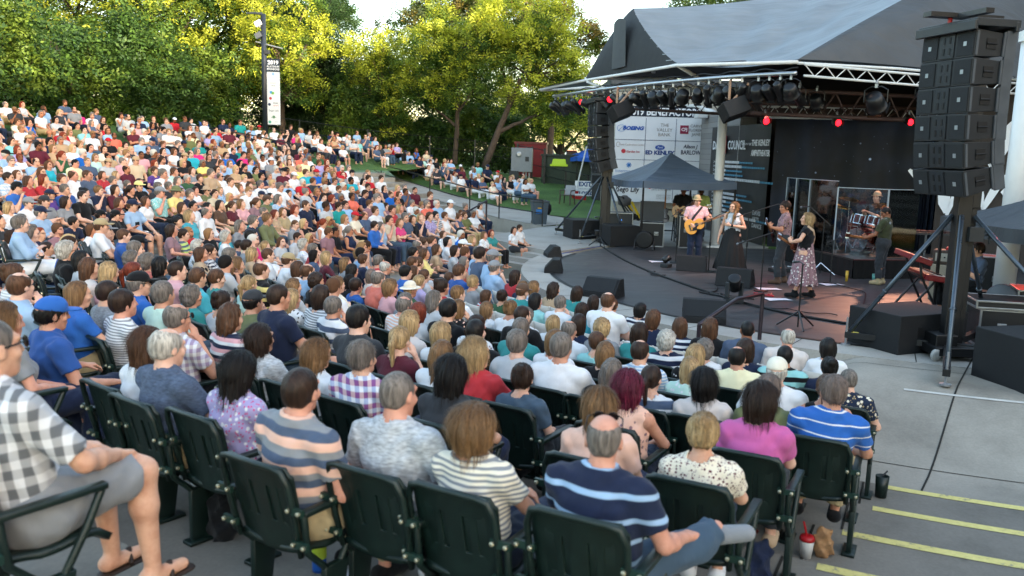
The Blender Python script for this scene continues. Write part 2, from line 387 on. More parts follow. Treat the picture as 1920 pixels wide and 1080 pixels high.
def hair_mesh(style,fine,seed=0):
    """hair or headwear in head space; returns list of (part name, V, Q)"""
    key=(style,fine,seed)
    if key in HAIR_CACHE: return HAIR_CACHE[key]
    h=.0075 if fine else .013
    rg=np.random.default_rng(hash((style,seed))%1000+seed)
    fc=((0,.075,.062),(0,.86,-.51)); nape=((0,-.06,-.068),(0,-.45,-.89))
    S=SDF(); ph=rg.uniform(0,6,4); st='S' if style in 'KHG' else style
    def cranium(t,cut,k=.02): S.ell((0,-.014,.022),(.077+t,.099+t,.093+t),k=k,cut=cut)
    amp=.003
    def ears():
        pass
    kcut=[((0,0,.045),(0,-.1,1))]
    if style in ('K','H','G'): cranium(.010,[fc,nape]+kcut); S.ell((0,-.055,-.015),(.063,.052,.06),k=.02,cut=[fc,nape]+kcut)
    elif st in 'S': cranium(.011,[fc,nape]); S.ell((0,-.02,.06),(.08,.092,.075),k=.02,cut=[fc]); S.ell((0,-.055,-.015),(.063,.052,.06),k=.02,cut=[fc,nape]); ears()
    elif st=='V': ears(); cranium(.006,[fc,nape]); S.ell((0,-.055,-.02),(.063,.05,.06),k=.02,cut=[fc,nape]); amp=.001
    elif st=='Z': cranium(.003,[fc,nape]); S.ell((0,-.055,-.02),(.06,.047,.06),k=.02,cut=[fc,nape]); amp=0
    elif st=='B':
        cranium(.009,[fc,nape]); S.ell((0,-.055,-.02),(.066,.052,.06),k=.02,cut=[fc,nape]); S.ell((0,.035,.12),(.062,.1,.075),sub=True); amp=.001
    elif st=='O':
        c=((0,.05,.07),(0,.93,-.36)); cranium(.018,[c]); b=((0,0,-.14),(0,.15,-1))
        S.ell((0,-.03,-.045),(.096,.086,.125),k=.03,cut=[c,b]); amp=.0035
    elif st=='W':
        c=((0,.055,.07),(0,.93,-.36)); cranium(.018,[c]); S.ell((0,-.03,-.04),(.098,.088,.12),k=.03,cut=[c]); S.cap((0,-.06,-.06),(0,-.085,-.33),.042,.024,sq=(2.2,1,1),k=.04)
        for s_ in (-1,1): S.cap((s_*.082,.0,-.05),(s_*.1,.075,-.2),.026,.028,k=.03); S.cap((s_*.1,.075,-.2),(s_*.09,.1,-.36),.028,.014,k=.02)
    elif st in 'LM':
        c=((0,.05,.07),(0,.93,-.36)); cranium(.017,[c]); ln=-.27-.1*rg.random() if st=='L' else -.2
        wd=.09 if st=='L' else .104
        S.ell((0,-.03,-.04),(.094 if st=='L' else .102,.088,.12),k=.03,cut=[c])
        S.cap((0,-.06,-.06),(0,-.088,ln),.042,.026,sq=(wd/.042,1,1),k=.04); amp=.005 if st=='L' else .007
    elif st=='P':
        cranium(.012,[fc,nape]); S.ell((0,-.06,-.015),(.062,.055,.07),k=.02,cut=[fc,nape])
        S.cap((0,-.11,.025),(0,-.15,-.02),.022,.03,k=.015); S.cap((0,-.15,-.02),(0,-.13,-.2),.032,.018,k=.02); amp=.003
    elif st=='U':
        cranium(.014,[fc,nape]); S.ell((0,-.06,-.015),(.064,.055,.07),k=.02,cut=[fc,nape]); S.ell((0,-.095,.085),(.048,.042,.045),k=.015); amp=.004
    elif st=='C':
        c=((0,.06,.066),(0,.9,-.43)); cranium(.026,[c,nape]); S.ell((0,-.05,-.03),(.092,.075,.085),k=.02,cut=[c]); amp=.006
    elif st=='X': cranium(.0035,[fc,nape]); S.ell((0,-.055,-.02),(.061,.048,.055),k=.02,cut=[fc,nape]); S.ell((0,.0,.12),(.075,.12,.1),sub=True); amp=0
    def post(D,X,Y,Z):
        if st=='C': return D+amp*(np.sin(95*X+ph[0])*np.sin(90*Y+ph[1])*np.sin(88*Z+ph[2])*2+np.sin(160*X+60*Z)*.4)
        an=np.arctan2(X,-Y-.01)
        wv=.5*np.sin(18*Z+ph[3])*(1 if st in 'LM' else .4)
        return D+amp*(np.sin(13*an+wv*2+ph[0])+.7*np.sin(29*an+3*wv+ph[1]+10*Z)+.5*np.sin(47*an+ph[2]+24*Z))
    V,Q=S.mesh(h,post=post if amp else None,pad=.03)
    if fine and st in 'SOLMPUCBW' : V,Q=add_locks(V,Q,st,rg)
    parts=[('hair',V,Q)]
    if style=='K':
        C=SDF(); cut=[((0,0,.03),(0,-.12,-1))]
        C.ell((0,-.012,.03),(.089,.11,.1),k=.01,cut=cut); C.ell((0,.03,.055),(.084,.07,.07),k=.02,cut=cut)
        C.ell((0,.12,.03),(.075,.085,.012),k=.012,cut=[((0,.09,0),(0,-1,0))]); C.ell((0,-.012,.131),(.008,.008,.006),k=.004)
        parts.append(('cap',)+C.mesh(h,pad=.03))
    if style=='H':
        C=SDF(); C.ell((0,-.008,.075),(.088,.108,.085),k=.012,cut=[((0,0,.03),(0,0,-1))]); C.ell((0,-.005,.04),(.165,.185,.012),k=.012)
        C.ell((0,0,.175),(.02,.075,.03),sub=True); parts.append(('sun_hat',)+C.mesh(h,pad=.03))
    if style=='G':
        C=SDF(); C.ell((0,-.008,.075),(.086,.106,.09),k=.012,cut=[((0,0,.03),(0,0,-1))]); C.ell((0,-.005,.042),(.135,.152,.01),k=.012)
        C.ell((0,0,.18),(.018,.075,.035),sub=True); parts.append(('felt_hat',)+C.mesh(h,pad=.03))
    HAIR_CACHE[key]=parts; return parts
def add_locks(V,Q,st,rg):
    """loose tapered strands laid over the hair surface so its outline is not a smooth shell"""
    V=np.asarray(V); n={'S':700,'B':200,'C':700,'U':800,'P':700}.get(st,1300)
    long=st in 'LMOW'
    pick=V[rg.integers(0,len(V),n)]; cen=vec(0,-.02,.0)
    nv=[V];nq=[Q];off=len(V)
    for p in pick:
        o=p-cen; o/=np.linalg.norm(o)
        dn=vec(0,-.25,-1) if p[2]<.07 else vec(p[0]*6,-.6-2*p[1],-.5)
        if st in 'PU': dn=vec(-p[0]*3,-1,.3 if st=='U' else 0)
        if st in 'C': dn=rg.normal(size=3)
        t=dn-o*(dn@o)*(1 if p[2]>-.06 else 0); t/=np.linalg.norm(t)+1e-6
        sdv=np.cross(o,t); ln=rg.uniform(.05,.12)*(1.3 if long else .45); w=rg.uniform(.0008,.0022)
        k=4; q0=p-o*.004+rg.normal(size=3)*.002; pts=[]
        for i in range(k):
            u=i/(k-1); pts.append(q0+t*ln*u+o*(.004*math.sin(PI*u)+.002-(ln*u)**2*(3.2 if p[2]>-.05 else .6))+sdv*.008*math.sin(3*u+p[2]*40)*(1 if st in 'MC' else .3))
        vs=[]
        for i,q in enumerate(pts):
            ww=w*(1-(i/(k-1))**2*.85); vs+= [q-sdv*ww,q+o*ww*.6,q+sdv*ww]
        nv.append(np.array(vs)); fs=[]
        for i in range(k-1):
            for j in (0,1): fs.append((off+i*3+j,off+i*3+j+1,off+(i+1)*3+j+1,off+(i+1)*3+j))
        nq.append(np.array(fs)); off+=len(vs)
    return np.concatenate(nv),np.concatenate(nq)
# ---------------------------------------------------------------- cloth, skin and hair materials
PAL=dict(white='dcdde0',cream='e2d8c2',pale='d4c8c2',black='16171a',charcoal='33363b',grey='85888d',lgrey='b4b8bd',navy='1d2742',slate='4a5a74',
 blue='1c62b8',polo='24539c',lblue='93b4d6',aqua='86c8c8',teal='1f8d8c',turq='2aa5b8',mint='b5d9cd',green='2f5a3c',olive='6b7148',lime='b8cf63',khaki='a8946b',
 red='b8202c',coral='e0705c',maroon='5b1f2e',pink='dca0a6',hot='d8307a',peach='e8b49c',magenta='c9559c',lilac='a79bc9',purple='5a3a8c',yellow='ead577',pyellow='ece3b4',
 orange='dd8038',tan='b89a78',beige='c8b79c',brown='5a4334',mauve='8d6a72',denim='3f5468',indigo='1f2b42',army='3c4028')
WORD=dict(white='white',cream='cream',pale='pale',black='black',charcoal='charcoal',grey='grey',lgrey='light grey',navy='navy',slate='slate blue',blue='bright blue',polo='royal blue',
 lblue='light blue',aqua='aqua',teal='teal',turq='turquoise',mint='mint green',green='dark green',olive='olive green',lime='lime green',khaki='khaki',red='red',coral='coral',
 maroon='maroon',pink='pink',hot='hot pink',peach='peach',magenta='magenta pink',lilac='lilac',purple='purple',yellow='yellow',pyellow='pale yellow',orange='orange',tan='tan',
 beige='beige',brown='brown',mauve='mauve',denim='denim blue',indigo='indigo',army='olive')
def cloth_bump(nt,b,s=15,d=.014):
    n2=N(nt,'TexNoise',i_Scale=s,i_Detail=2.0); L(nt,coord(nt,(1,1,.6)),n2.inputs[0])
    n3=N(nt,'TexNoise',i_Scale=420.0); L(nt,coord(nt),n3.inputs[0])
    ad=N(nt,'Math',operation='MULTIPLY_ADD'); ad.inputs[1].default_value=.12; L(nt,n3.outputs[0],ad.inputs[0]); L(nt,n2.outputs[0],ad.inputs[2])
    bp=N(nt,'Bump',i_Strength=.6); bp.inputs['Distance'].default_value=d; L(nt,ad.outputs[0],bp.inputs['Height']); L(nt,bp.outputs[0],b.inputs['Normal'])
def cloth(spec):
    """'white' plain, 's:navy/white:22' stripes, 'p:..' plaid, 'f:ground/flower' floral, 'd:..' dots, 'h:grey' heather"""
    if ('cloth',spec) in MATS: return MATS[('cloth',spec)]
    kind,cs,par,fr2=('',spec,'','') if ':' not in spec else (spec.split(':')+['',''])[:4]
    cols=[tuple(.86*q+.14*(.3*k_[0]+.6*k_[1]+.1*k_[2]) for q in k_) for k_ in (lin(PAL[c]) for c in cs.split('/'))]; m,nt,b=nodes('cloth_'+cs.replace('/','_'))
    b.inputs['Roughness'].default_value=.88; b.inputs['Specular IOR Level'].default_value=.15; b.inputs['Sheen Weight'].default_value=.1
    base=cols[0]; out=None
    if kind=='s':
        fr=float(par or 22); sp=N(nt,'SeparateXYZ'); L(nt,coord(nt,noise=.03),sp.inputs[0])
        mu=N(nt,'Math',operation='MULTIPLY'); mu.inputs[1].default_value=fr; L(nt,sp.outputs[2],mu.inputs[0])
        fr_=N(nt,'Math',operation='FRACT'); L(nt,mu.outputs[0],fr_.inputs[0])
        f2=1-float(fr2 or .5)
        if len(cols)==2: out=ramp(nt,fr_.outputs[0],[(0,cols[0]),(f2,cols[0]),(f2+.05,cols[1]),(.95,cols[1]),(1,cols[0])])
        else: out=ramp(nt,fr_.outputs[0],[(0,cols[0]),(.3,cols[0]),(.34,cols[1]),(.6,cols[1]),(.64,cols[2]),(.95,cols[2]),(1,cols[0])])
    elif kind=='p':
        fr=float(par or 9); sp=N(nt,'SeparateXYZ'); L(nt,coord(nt,noise=.05),sp.inputs[0]); fs=[]
        ax=N(nt,'Math',operation='MULTIPLY_ADD'); ax.inputs[1].default_value=.75; L(nt,sp.outputs[1],ax.inputs[0]); L(nt,sp.outputs[0],ax.inputs[2])
        for o_ in (ax.outputs[0],sp.outputs[2]):
            mu=N(nt,'Math',operation='MULTIPLY'); mu.inputs[1].default_value=fr; L(nt,o_,mu.inputs[0])
            fr_=N(nt,'Math',operation='FRACT'); L(nt,mu.outputs[0],fr_.inputs[0]); fs.append(fr_.outputs[0])
        A=ramp(nt,fs[0],[(0,cols[0]),(.42,cols[0]),(.48,cols[1]),(.93,cols[1]),(1,cols[0])])
        B=ramp(nt,fs[1],[(0,cols[0]),(.42,cols[0]),(.48,cols[-1]),(.93,cols[-1]),(1,cols[0])])
        mx=N(nt,'MixRGB'); mx.inputs[0].default_value=.5; L(nt,A,mx.inputs[1]); L(nt,B,mx.inputs[2]); out=mx.outputs[0]
    elif kind in 'fd' and kind:
        v=N(nt,'TexVoronoi',i_Scale=float(par or 24)); L(nt,coord(nt,noise=0 if kind=='d' else .06),v.inputs[0])
        out=ramp(nt,v.outputs['Distance'],[(0,cols[1]),(.26,cols[1]),(.34,cols[0]),(1,cols[0])])
        if len(cols)>2:
            v2=N(nt,'TexVoronoi',i_Scale=float(par or 24)*1.6); L(nt,coord(nt,noise=.1,rot=(.4,.3,1)),v2.inputs[0])
            f2=ramp(nt,v2.outputs['Distance'],[(0,(1,1,1)),(.22,(1,1,1)),(.3,(0,0,0)),(1,(0,0,0))])
            mx=N(nt,'MixRGB'); L(nt,f2,mx.inputs[0]); L(nt,out,mx.inputs[1]); mx.inputs[2].default_value=(*cols[2],1); out=mx.outputs[0]
    elif kind=='h':
        n2=N(nt,'TexNoise',i_Scale=30.0,i_Detail=6.0); L(nt,coord(nt,(1,1,3)),n2.inputs[0])
        out=ramp(nt,n2.outputs[0],[(.3,sc(base,.6)),(.7,sc(base,1.25))])
    if out is None:
        n2=N(nt,'TexNoise',i_Scale=5.0); L(nt,coord(nt),n2.inputs[0]); out=ramp(nt,n2.outputs[0],[(.2,sc(base,.88)),(.8,sc(base,1.08))])
    L(nt,out,b.inputs['Base Color']); cloth_bump(nt,b); MATS[('cloth',spec)]=m; return m
SKIN=[lin(c) for c in ('d3a48a','c8937a','dcb09a','b97f62','8a5a41','5f3d2d','cf9680')]
def skin(i):
    if ('skin',i) in MATS: return MATS[('skin',i)]
    m,nt,b=nodes('skin'); c=SKIN[i]; b.inputs['Roughness'].default_value=.52; b.inputs['Subsurface Weight'].default_value=.08
    b.inputs['Subsurface Radius'].default_value=(.02,.008,.004); b.inputs['Specular IOR Level'].default_value=.35
    nz=N(nt,'TexNoise',i_Scale=11.0,i_Detail=8.0,i_Roughness=.65); L(nt,coord(nt),nz.inputs[0])
    L(nt,ramp(nt,nz.outputs[0],[(.28,(c[0]*.78,c[1]*.64,c[2]*.58)),(.55,c),(.8,sc(c,1.1))]),b.inputs['Base Color'])
    n2=N(nt,'TexNoise',i_Scale=260.0); L(nt,coord(nt),n2.inputs[0])
    bp=N(nt,'Bump',i_Strength=.15); bp.inputs['Distance'].default_value=.002; L(nt,n2.outputs[0],bp.inputs['Height']); L(nt,bp.outputs[0],b.inputs['Normal'])
    MATS[('skin',i)]=m; return m
HAIRC=dict(bk='191412',db='33231a',br='5a3d2a',lb='8a6846',bl='bb9c70',gy='786f68',wh='c2bcb2',rd='7a3522',bu='6a2038',pk='7a6a62')
HWORD=dict(bk='black',db='dark brown',br='brown',lb='light brown',bl='blonde',gy='grey',wh='white',rd='auburn',bu='burgundy',pk='greying')
def hairmat(c):
    if ('hair',c) in MATS: return MATS[('hair',c)]
    m,nt,b=nodes('hair_'+HWORD[c].replace(' ','_')); k=lin(HAIRC[c]); b.inputs['Roughness'].default_value=.5; b.inputs['Specular IOR Level'].default_value=.25
    nz=N(nt,'TexNoise',i_Scale=1.0,i_Detail=5.0); L(nt,coord(nt,(75,75,7),noise=.03),nz.inputs[0])
    dk=.38 if c in ('bl','lb','gy','wh') else .5
    n0=N(nt,'TexNoise',i_Scale=9.0); L(nt,coord(nt,(1,1,.4)),n0.inputs[0])
    a=ramp(nt,nz.outputs[0],[(.28,sc(k,dk)),(.5,sc(k,.95)),(.72,sc(k,1.45))])
    bb=ramp(nt,n0.outputs[0],[(.35,(.62,.6,.58)),(.65,(1.0,1.0,1.0))])
    mx=N(nt,'MixRGB',blend_type='MULTIPLY'); mx.inputs[0].default_value=1; L(nt,a,mx.inputs[1]); L(nt,bb,mx.inputs[2])
    sz=N(nt,'SeparateXYZ'); L(nt,coord(nt,noise=.04),sz.inputs[0]); rz_=ramp(nt,sz.outputs[2],[(0,(1,1,1)),(.075,(1,1,1)),(.125,(.62,.58,.55) if c in('bl','lb') else (.85,.84,.83))]); m3=N(nt,'MixRGB',blend_type='MULTIPLY'); m3.inputs[0].default_value=1; L(nt,mx.outputs[0],m3.inputs[1]); L(nt,rz_,m3.inputs[2]); L(nt,m3.outputs[0],b.inputs['Base Color'])
    bp=N(nt,'Bump',i_Strength=.9); bp.inputs['Distance'].default_value=.005; L(nt,nz.outputs[0],bp.inputs['Height']); L(nt,bp.outputs[0],b.inputs['Normal'])
    MATS[('hair',c)]=m; return m
EYE=M('dark_eye','3a2a24',.25,var=0); LIP=M('lip','a8685a',.45,var=.1); GLASSM=M('dark_plastic','0d0d0f',.25,var=0)
BODY={}
def body_mesh(key,J,res):
    if key in BODY: return BODY[key]
    S=SDF(); body_prims(S,J,fine=res<.013); V,Q=S.mesh(res)
    T=headT(J); C=V[Q].mean(1); loc=(C-T[1])@T[0]; mi=np.zeros(len(Q),int)
    for s_ in (-1,1): mi[(((loc[:,0]-s_*.031)/.014)**2+((loc[:,2]-.006)/.0085)**2<1)&(loc[:,1]>.07)]=1
    mi[((loc[:,0]/.026)**2+((loc[:,2]+.064)/.0085)**2<1)&(loc[:,1]>.07)]=2
    me=fastmesh('body',V,Q,mi,[skin(0),EYE,LIP]); BODY[key]=me; return me
def part_mesh(key,fn,J,res,amp=.0,**kw):
    if key in BODY: return BODY[key]
    S=SDF(); fn(S,J,**kw); V,Q=S.mesh(res,inflate=.007,post=wrinkle(amp) if amp else None); me=fastmesh(key[0],V,Q,None,[cloth('white')]); BODY[key]=me; return me
def put(name,me,parent,mat,slots=None):
    o=link(name,me,parent); o.material_slots[0].link='OBJECT'; o.material_slots[0].material=mat; return o
def glasses_mesh(sun=True,top=False):
    key=('glasses',sun,top)
    if key in BODY: return BODY[key]
    b=MB(); dz,dy=(.085,-.03) if top else (0,0)
    for s_ in (-1,1):
        b.lathe([(.001,-.002),(.024,-.002),(.026,0),(.024,.003),(.001,.003)],(s_*.033,.115+dy,.006+dz),14,axis=(s_*.15,1,.5 if top else 0))
        b.tube([(s_*.058,.106+dy,.012+dz),(s_*.08,.05+dy,.012+dz),(s_*.083,-.02+dy,.004+dz*.6)],.003,6)
    b.tube([(-.012,.119+dy,.01+dz),(0,.121+dy,.013+dz),(.012,.119+dy,.01+dz)],.003,6)
    me=b.mesh('sunglasses',[GLASSM],True); BODY[key]=me; return me
def dress(root,J,key,res,a):
    """children of a person: hair, headwear, shirt, trousers or skirt, shoes"""
    fine=res<.012; T=headT(J); T4=Matrix.Translation(Vector(T[1]))@Matrix([list(r) for r in T[0]]).to_4x4()
    st=a.get('hair','S'); hs=a.get('seed',0)%2 if fine else 0
    for nm,V,Q in hair_mesh(st,fine,hs):
        k2=('hm',nm,st,fine,hs)
        if k2 not in BODY: BODY[k2]=fastmesh(nm,V,Q,None,[hairmat('br')])
        o=put(nm,BODY[k2],root,hairmat(a.get('hc','br')) if nm=='hair' else cloth(a.get('cap','navy'))); q=random.Random(a.get('seed',0)*7+1); o.matrix_local=T4@(Matrix.Diagonal((q.uniform(.97,1.07)*(1 if q.random()<.5 else -1),q.uniform(.97,1.07),q.uniform(.95,1.08) if st in 'LMO' else 1,1)) if nm=='hair' and st not in 'KHGBXZV' else Matrix())
    if a.get('glass'):
        o=link('sunglasses',glasses_mesh(True,a['glass']=='top'),root); o.matrix_local=T4
    sl=a.get('sleeve',.62); nk=a.get('neck',.066); cl=bool(a.get('collar'))
    amp=.010 if fine else .005
    if a.get('shirt'): put('shirt',part_mesh(('shirt',key,res,sl,nk,cl,a.get('slen',0)),shirt_prims,J,res,amp,sleeve=sl,neck=nk,collar=cl,length=a.get('slen',0)),root,cloth(a['shirt']))
    leg=a.get('leg',.93)
    if 'skirt' in a: put('skirt',part_mesh(('skirt',key,res),skirt_prims,J,res,amp,hem=a['skirt']),root,cloth(a.get('pants','black')))
    elif leg: put('shorts' if leg<.6 else 'trousers',part_mesh(('shorts' if leg<.6 else 'trousers',key,res,leg),pants_prims,J,res,amp,leg=leg),root,cloth(a.get('pants','indigo')))
    for k in ('lr' if a.get('shoes','charcoal') else ''): put('shoe',part_mesh(('shoe',key,res,a.get('boot',0),k),shoe_prims,J,min(res,.016),0,high=bool(a.get('boot',0)),ks=k),root,cloth(a.get('shoes','charcoal')))
def person(loc,rz,J,key,res,a,label,scale=1.0,group=None):
    o=link('person',body_mesh(('body',key,res),J,res)); o.material_slots[0].link='OBJECT'; o.material_slots[0].material=skin(a.get('skin',0))
    o.location=loc; o.rotation_euler=(0,0,rz); o.scale=(scale,)*3
    tag(o,label,'person',group); dress(o,J,key,res,a); return o
# ---------------------------------------------------------------- ground shapes
SC=np.array([9.,19.5]); P0=np.array([-3.4,22.]); UV=np.array([.38,.92])/np.hypot(.38,.92); NV=np.array([-UV[1],UV[0]])
ROW=.97; RIS=.14; R0=12.25
def cone(x,y): return np.maximum(0,(np.hypot(x-SC[0],y-SC[1])-R0)*RIS/ROW)
def hill(x,y):
    s=(x-P0[0])*NV[0]+(y-P0[1])*NV[1]
    return np.clip(.1+.19*s,-.4,3.7+.02*s)
def pol(r,a): return (SC[0]+r*math.cos(R(a)),SC[1]+r*math.sin(R(a)))
def concrete(name,col,joint=0,dirt=.25):
    m,nt,b=nodes(name); c=lin(col); b.inputs['Roughness'].default_value=.85; b.inputs['Specular IOR Level'].default_value=.25
    n1=N(nt,'TexNoise',i_Scale=.9,i_Detail=7.0,i_Roughness=.62); L(nt,coord(nt),n1.inputs[0])
    n2=N(nt,'TexNoise',i_Scale=38.0,i_Detail=3.0); L(nt,coord(nt),n2.inputs[0])
    a=ramp(nt,n1.outputs[0],[(.25,sc(c,1-dirt)),(.5,c),(.72,sc(c,1+dirt*.55))]); d=ramp(nt,n2.outputs[0],[(.3,(.86,.86,.86)),(.7,(1,1,1))])
    mx=N(nt,'MixRGB',blend_type='MULTIPLY'); mx.inputs[0].default_value=1; L(nt,a,mx.inputs[1]); L(nt,d,mx.inputs[2])
    v=N(nt,'TexVoronoi',i_Scale=.8); L(nt,coord(nt,noise=.4),v.inputs[0])
    st=ramp(nt,v.outputs['Distance'],[(0,(.5,.48,.46)),(.02,(.62,.6,.58)),(.05,(.93,.92,.91)),(.3,(1,1,1)),(.8,(.9,.9,.9))]); m2=N(nt,'MixRGB',blend_type='MULTIPLY'); m2.inputs[0].default_value=.7
    L(nt,mx.outputs[0],m2.inputs[1]); L(nt,st,m2.inputs[2]); L(nt,m2.outputs[0],b.inputs['Base Color'])
    bp=N(nt,'Bump',i_Strength=.25); bp.inputs['Distance'].default_value=.006; L(nt,n2.outputs[0],bp.inputs['Height']); L(nt,bp.outputs[0],b.inputs['Normal'])
    return m
CONC=concrete('concrete','9c958a',dirt=.38); CONC2=concrete('pale_concrete','a5a19a'); CONC3=concrete('terrace_concrete','7d7870',dirt=.42)
JOINT=M('dark_joint','26241f',.95,var=.1); YEL=M('yellow_paint','d9c75c',.7,var=.22,vs=14)  # plain dark line colour of the concrete joints
def worn_yellow():
    m,nt,b=nodes('worn_yellow_paint'); n=N(nt,'TexNoise',i_Scale=22.0,i_Detail=8.0,i_Roughness=.7); L(nt,coord(nt),n.inputs[0]); n2=N(nt,'TexNoise',i_Scale=2.2); L(nt,coord(nt),n2.inputs[0])
    ad=N(nt,'Math',operation='MULTIPLY_ADD'); ad.inputs[1].default_value=.5; L(nt,n2.outputs[0],ad.inputs[0]); L(nt,n.outputs[0],ad.inputs[2])
    L(nt,ramp(nt,ad.outputs[0],[(.52,lin('d9cd84')),(.84,lin('c9bb72')),(.9,lin('9f966f')),(.96,lin('8b8780'))]),b.inputs['Base Color']); b.inputs['Roughness'].default_value=.8; return m
YELW=worn_yellow()
WHITE=M('white_paint','d4d4d2',.4,var=.06,vs=3); STEEL=M('steel_tube','9a9da1',.35,metal=.7,var=.1); BLK=M('black_metal','0d0e10',.42,var=.2,spec=.5)
BLKM=M('black_cabinet','0e0f11',.62,var=.25,vs=20,bump=.25,bs=220); DKG=M('dark_grey_plastic','24272a',.5,var=.15); GREYP=M('grey_plastic','45494e',.5,var=.15)
RUBB=M('black_rubber','08080a',.6,var=.2); CHROME=M('chrome','c9ccd0',.16,metal=1,var=.05); ALU=M('aluminium','9fa3a6',.32,metal=.85,var=.1)
BROWN=M('brown_steel','4a3733',.6,var=.15); REDM=M('red_plastic','a3161d',.4,var=.12); WOOD=M('pale_wood','b98a4e',.5,var=.2,vs=9)
def grassmat():
    m,nt,b=nodes('grass'); b.inputs['Roughness'].default_value=.8
    n1=N(nt,'TexNoise',i_Scale=.7,i_Detail=6.0); L(nt,coord(nt),n1.inputs[0]); n2=N(nt,'TexNoise',i_Scale=26.0,i_Detail=4.0); L(nt,coord(nt),n2.inputs[0])
    a=ramp(nt,n1.outputs[0],[(.3,(.05,.12,.02)),(.6,(.095,.2,.036)),(.8,(.15,.24,.055))]); d=ramp(nt,n2.outputs[0],[(.3,(.5,.5,.5)),(.7,(1.1,1.1,1.1))])
    mx=N(nt,'MixRGB',blend_type='MULTIPLY'); mx.inputs[0].default_value=1; L(nt,a,mx.inputs[1]); L(nt,d,mx.inputs[2]); L(nt,mx.outputs[0],b.inputs['Base Color'])
    bp=N(nt,'Bump',i_Strength=1.0); bp.inputs['Distance'].default_value=.05; L(nt,n2.outputs[0],bp.inputs['Height']); L(nt,bp.outputs[0],b.inputs['Normal']); return m
GRASS=grassmat()
# far ground to the horizon
g=MB(); xs=np.concatenate([np.linspace(-1500,-60,8),np.linspace(-50,50,11),np.linspace(60,1500,8)])
ys=np.concatenate([[-800,-200,-60],np.linspace(-40,60,11),[80,130,200,400,900,2000]])
def parkz(x,y): return np.where(y>34,np.clip(-.7+(y-34)*.08,-.7,1.2)+np.clip((y-60)*.01,0,.7),-.7)
X,Y=np.meshgrid(xs,ys,indexing='ij'); g.grid(np.stack([X,Y,parkz(X,Y)],-1)); struct(g.obj('ground',GRASS))
# parking lot beyond the park
g=MB(); X,Y=np.meshgrid(np.linspace(-30,70,6),np.linspace(95,180,6),indexing='ij'); g.grid(np.stack([X,Y,parkz(X,Y)+.03],-1)); struct(g.obj('parking_lot',M('asphalt','4a4a4c',.85)))
# pit floor, plaza and the ramp up to stage level on the near side
g=MB(); rr=np.linspace(8.82,12.93,22); aa=np.linspace(-192,-40,153); A,RR=np.meshgrid(aa,rr,indexing='ij')
t=np.clip((A+124)/7,0,1); t=t*t*(3-2*t); f=np.clip((12.1-RR)/2.4,0,1); f=f*f*(3-2*f); Z=.496*t*f
X=SC[0]+RR*np.cos(np.radians(A)); Y=SC[1]+RR*np.sin(np.radians(A)); g.grid(np.stack([X,Y,Z],-1)); struct(g.obj('plaza',CONC,smooth=True))
# joints and the pale worn arc across the plaza
def plz(x,y):
    a=math.degrees(math.atan2(y-SC[1],x-SC[0])); a=a-360 if a>0 else a; r=math.hypot(x-SC[0],y-SC[1])
    t=min(1,max(0,(a+124)/7)); t=t*t*(3-2*t); f=min(1,max(0,(12.1-r)/2.4)); f=f*f*(3-2*f); return .496*t*f
def strip(name,pts,wd,m,dz=.005,zf=plz):
    g=MB(); V=[]
    for i,p in enumerate(pts):
        a=np.array(pts[max(0,i-1)]);b=np.array(pts[min(len(pts)-1,i+1)]); d=(b-a)/np.linalg.norm(b-a); n=np.array([-d[1],d[0]])*wd/2
        V.append([(*(np.array(p)-n),zf(*(np.array(p)-n))+dz),(*(np.array(p)+n),zf(*(np.array(p)+n))+dz)])
    g.grid(np.array(V)); return struct(g.obj(name,m))
strip('plaza_joint',[(4.02+2.5*t,7.9+3.85*t) for t in np.linspace(0,1,24)],.02,JOINT,.006)
for a in (-101,-90): strip('plaza_joint',[pol(r,a) for r in np.linspace(8.9,12.8,24)],.018,JOINT,.006)
strip('plaza_joint',[pol(11.85,a) for a in np.linspace(-116,-80,40)],.014,JOINT,.006)
strip('plaza_joint',[pol(9.2,a) for a in np.linspace(-119,-80,40)],.012,JOINT,.006)
strip('plaza_markings',[pol(10.2,a) for a in np.linspace(-114,-80,40)],.05,M('pale_wear','bdb9b2',.8),.007)
# terraces of the front block and the wide stair beside it
g=MB(); na=150
for k in range(1,13):
    r0=R0+ROW*k-.34; r1=r0+ROW; z=RIS*k; a=np.linspace(-205,-40,na); P=np.array([[pol(r0,q),pol(r1,q)] for q in a])
    top=np.concatenate([P,np.full((na,2,1),z)],-1); g.grid(top)
    lo=np.stack([np.concatenate([P[:,0],np.full((na,1),z-RIS)],-1),np.concatenate([P[:,0],np.full((na,1),z)],-1)],1); g.grid(lo)
a=np.linspace(-205,-40,na); r1=R0+ROW*13-.34; P=np.array([[pol(r1,q),pol(r1+14,q)] for q in a]); z=np.full((na,2,1),RIS*12); z[:,1]+=1.2; g.grid(np.concatenate([P,z],-1))
struct(g.obj('seating_terrace',CONC3))
for k in range(1,9):
    r=R0+ROW*k-.34+.055; a0=[-114.7,-115.0,-115.7,-116.0,-117,-118,-119,-120][k-1]
    g=MB(); a=np.linspace(a0,-70,40); P=np.array([[pol(r-.05,q),pol(r+.05,q)] for q in a]); g.grid(np.concatenate([P,np.full((40,2,1),RIS*k+.005)],-1)); struct(g.obj('stair_markings',YELW))
    for a in (a0-.8,):
        strip('terrace_joint',[pol(q,a) for q in (R0+ROW*k-.32,R0+ROW*(k+1)-.36)],.02,JOINT,.005,lambda x,y,z=RIS*k:z)
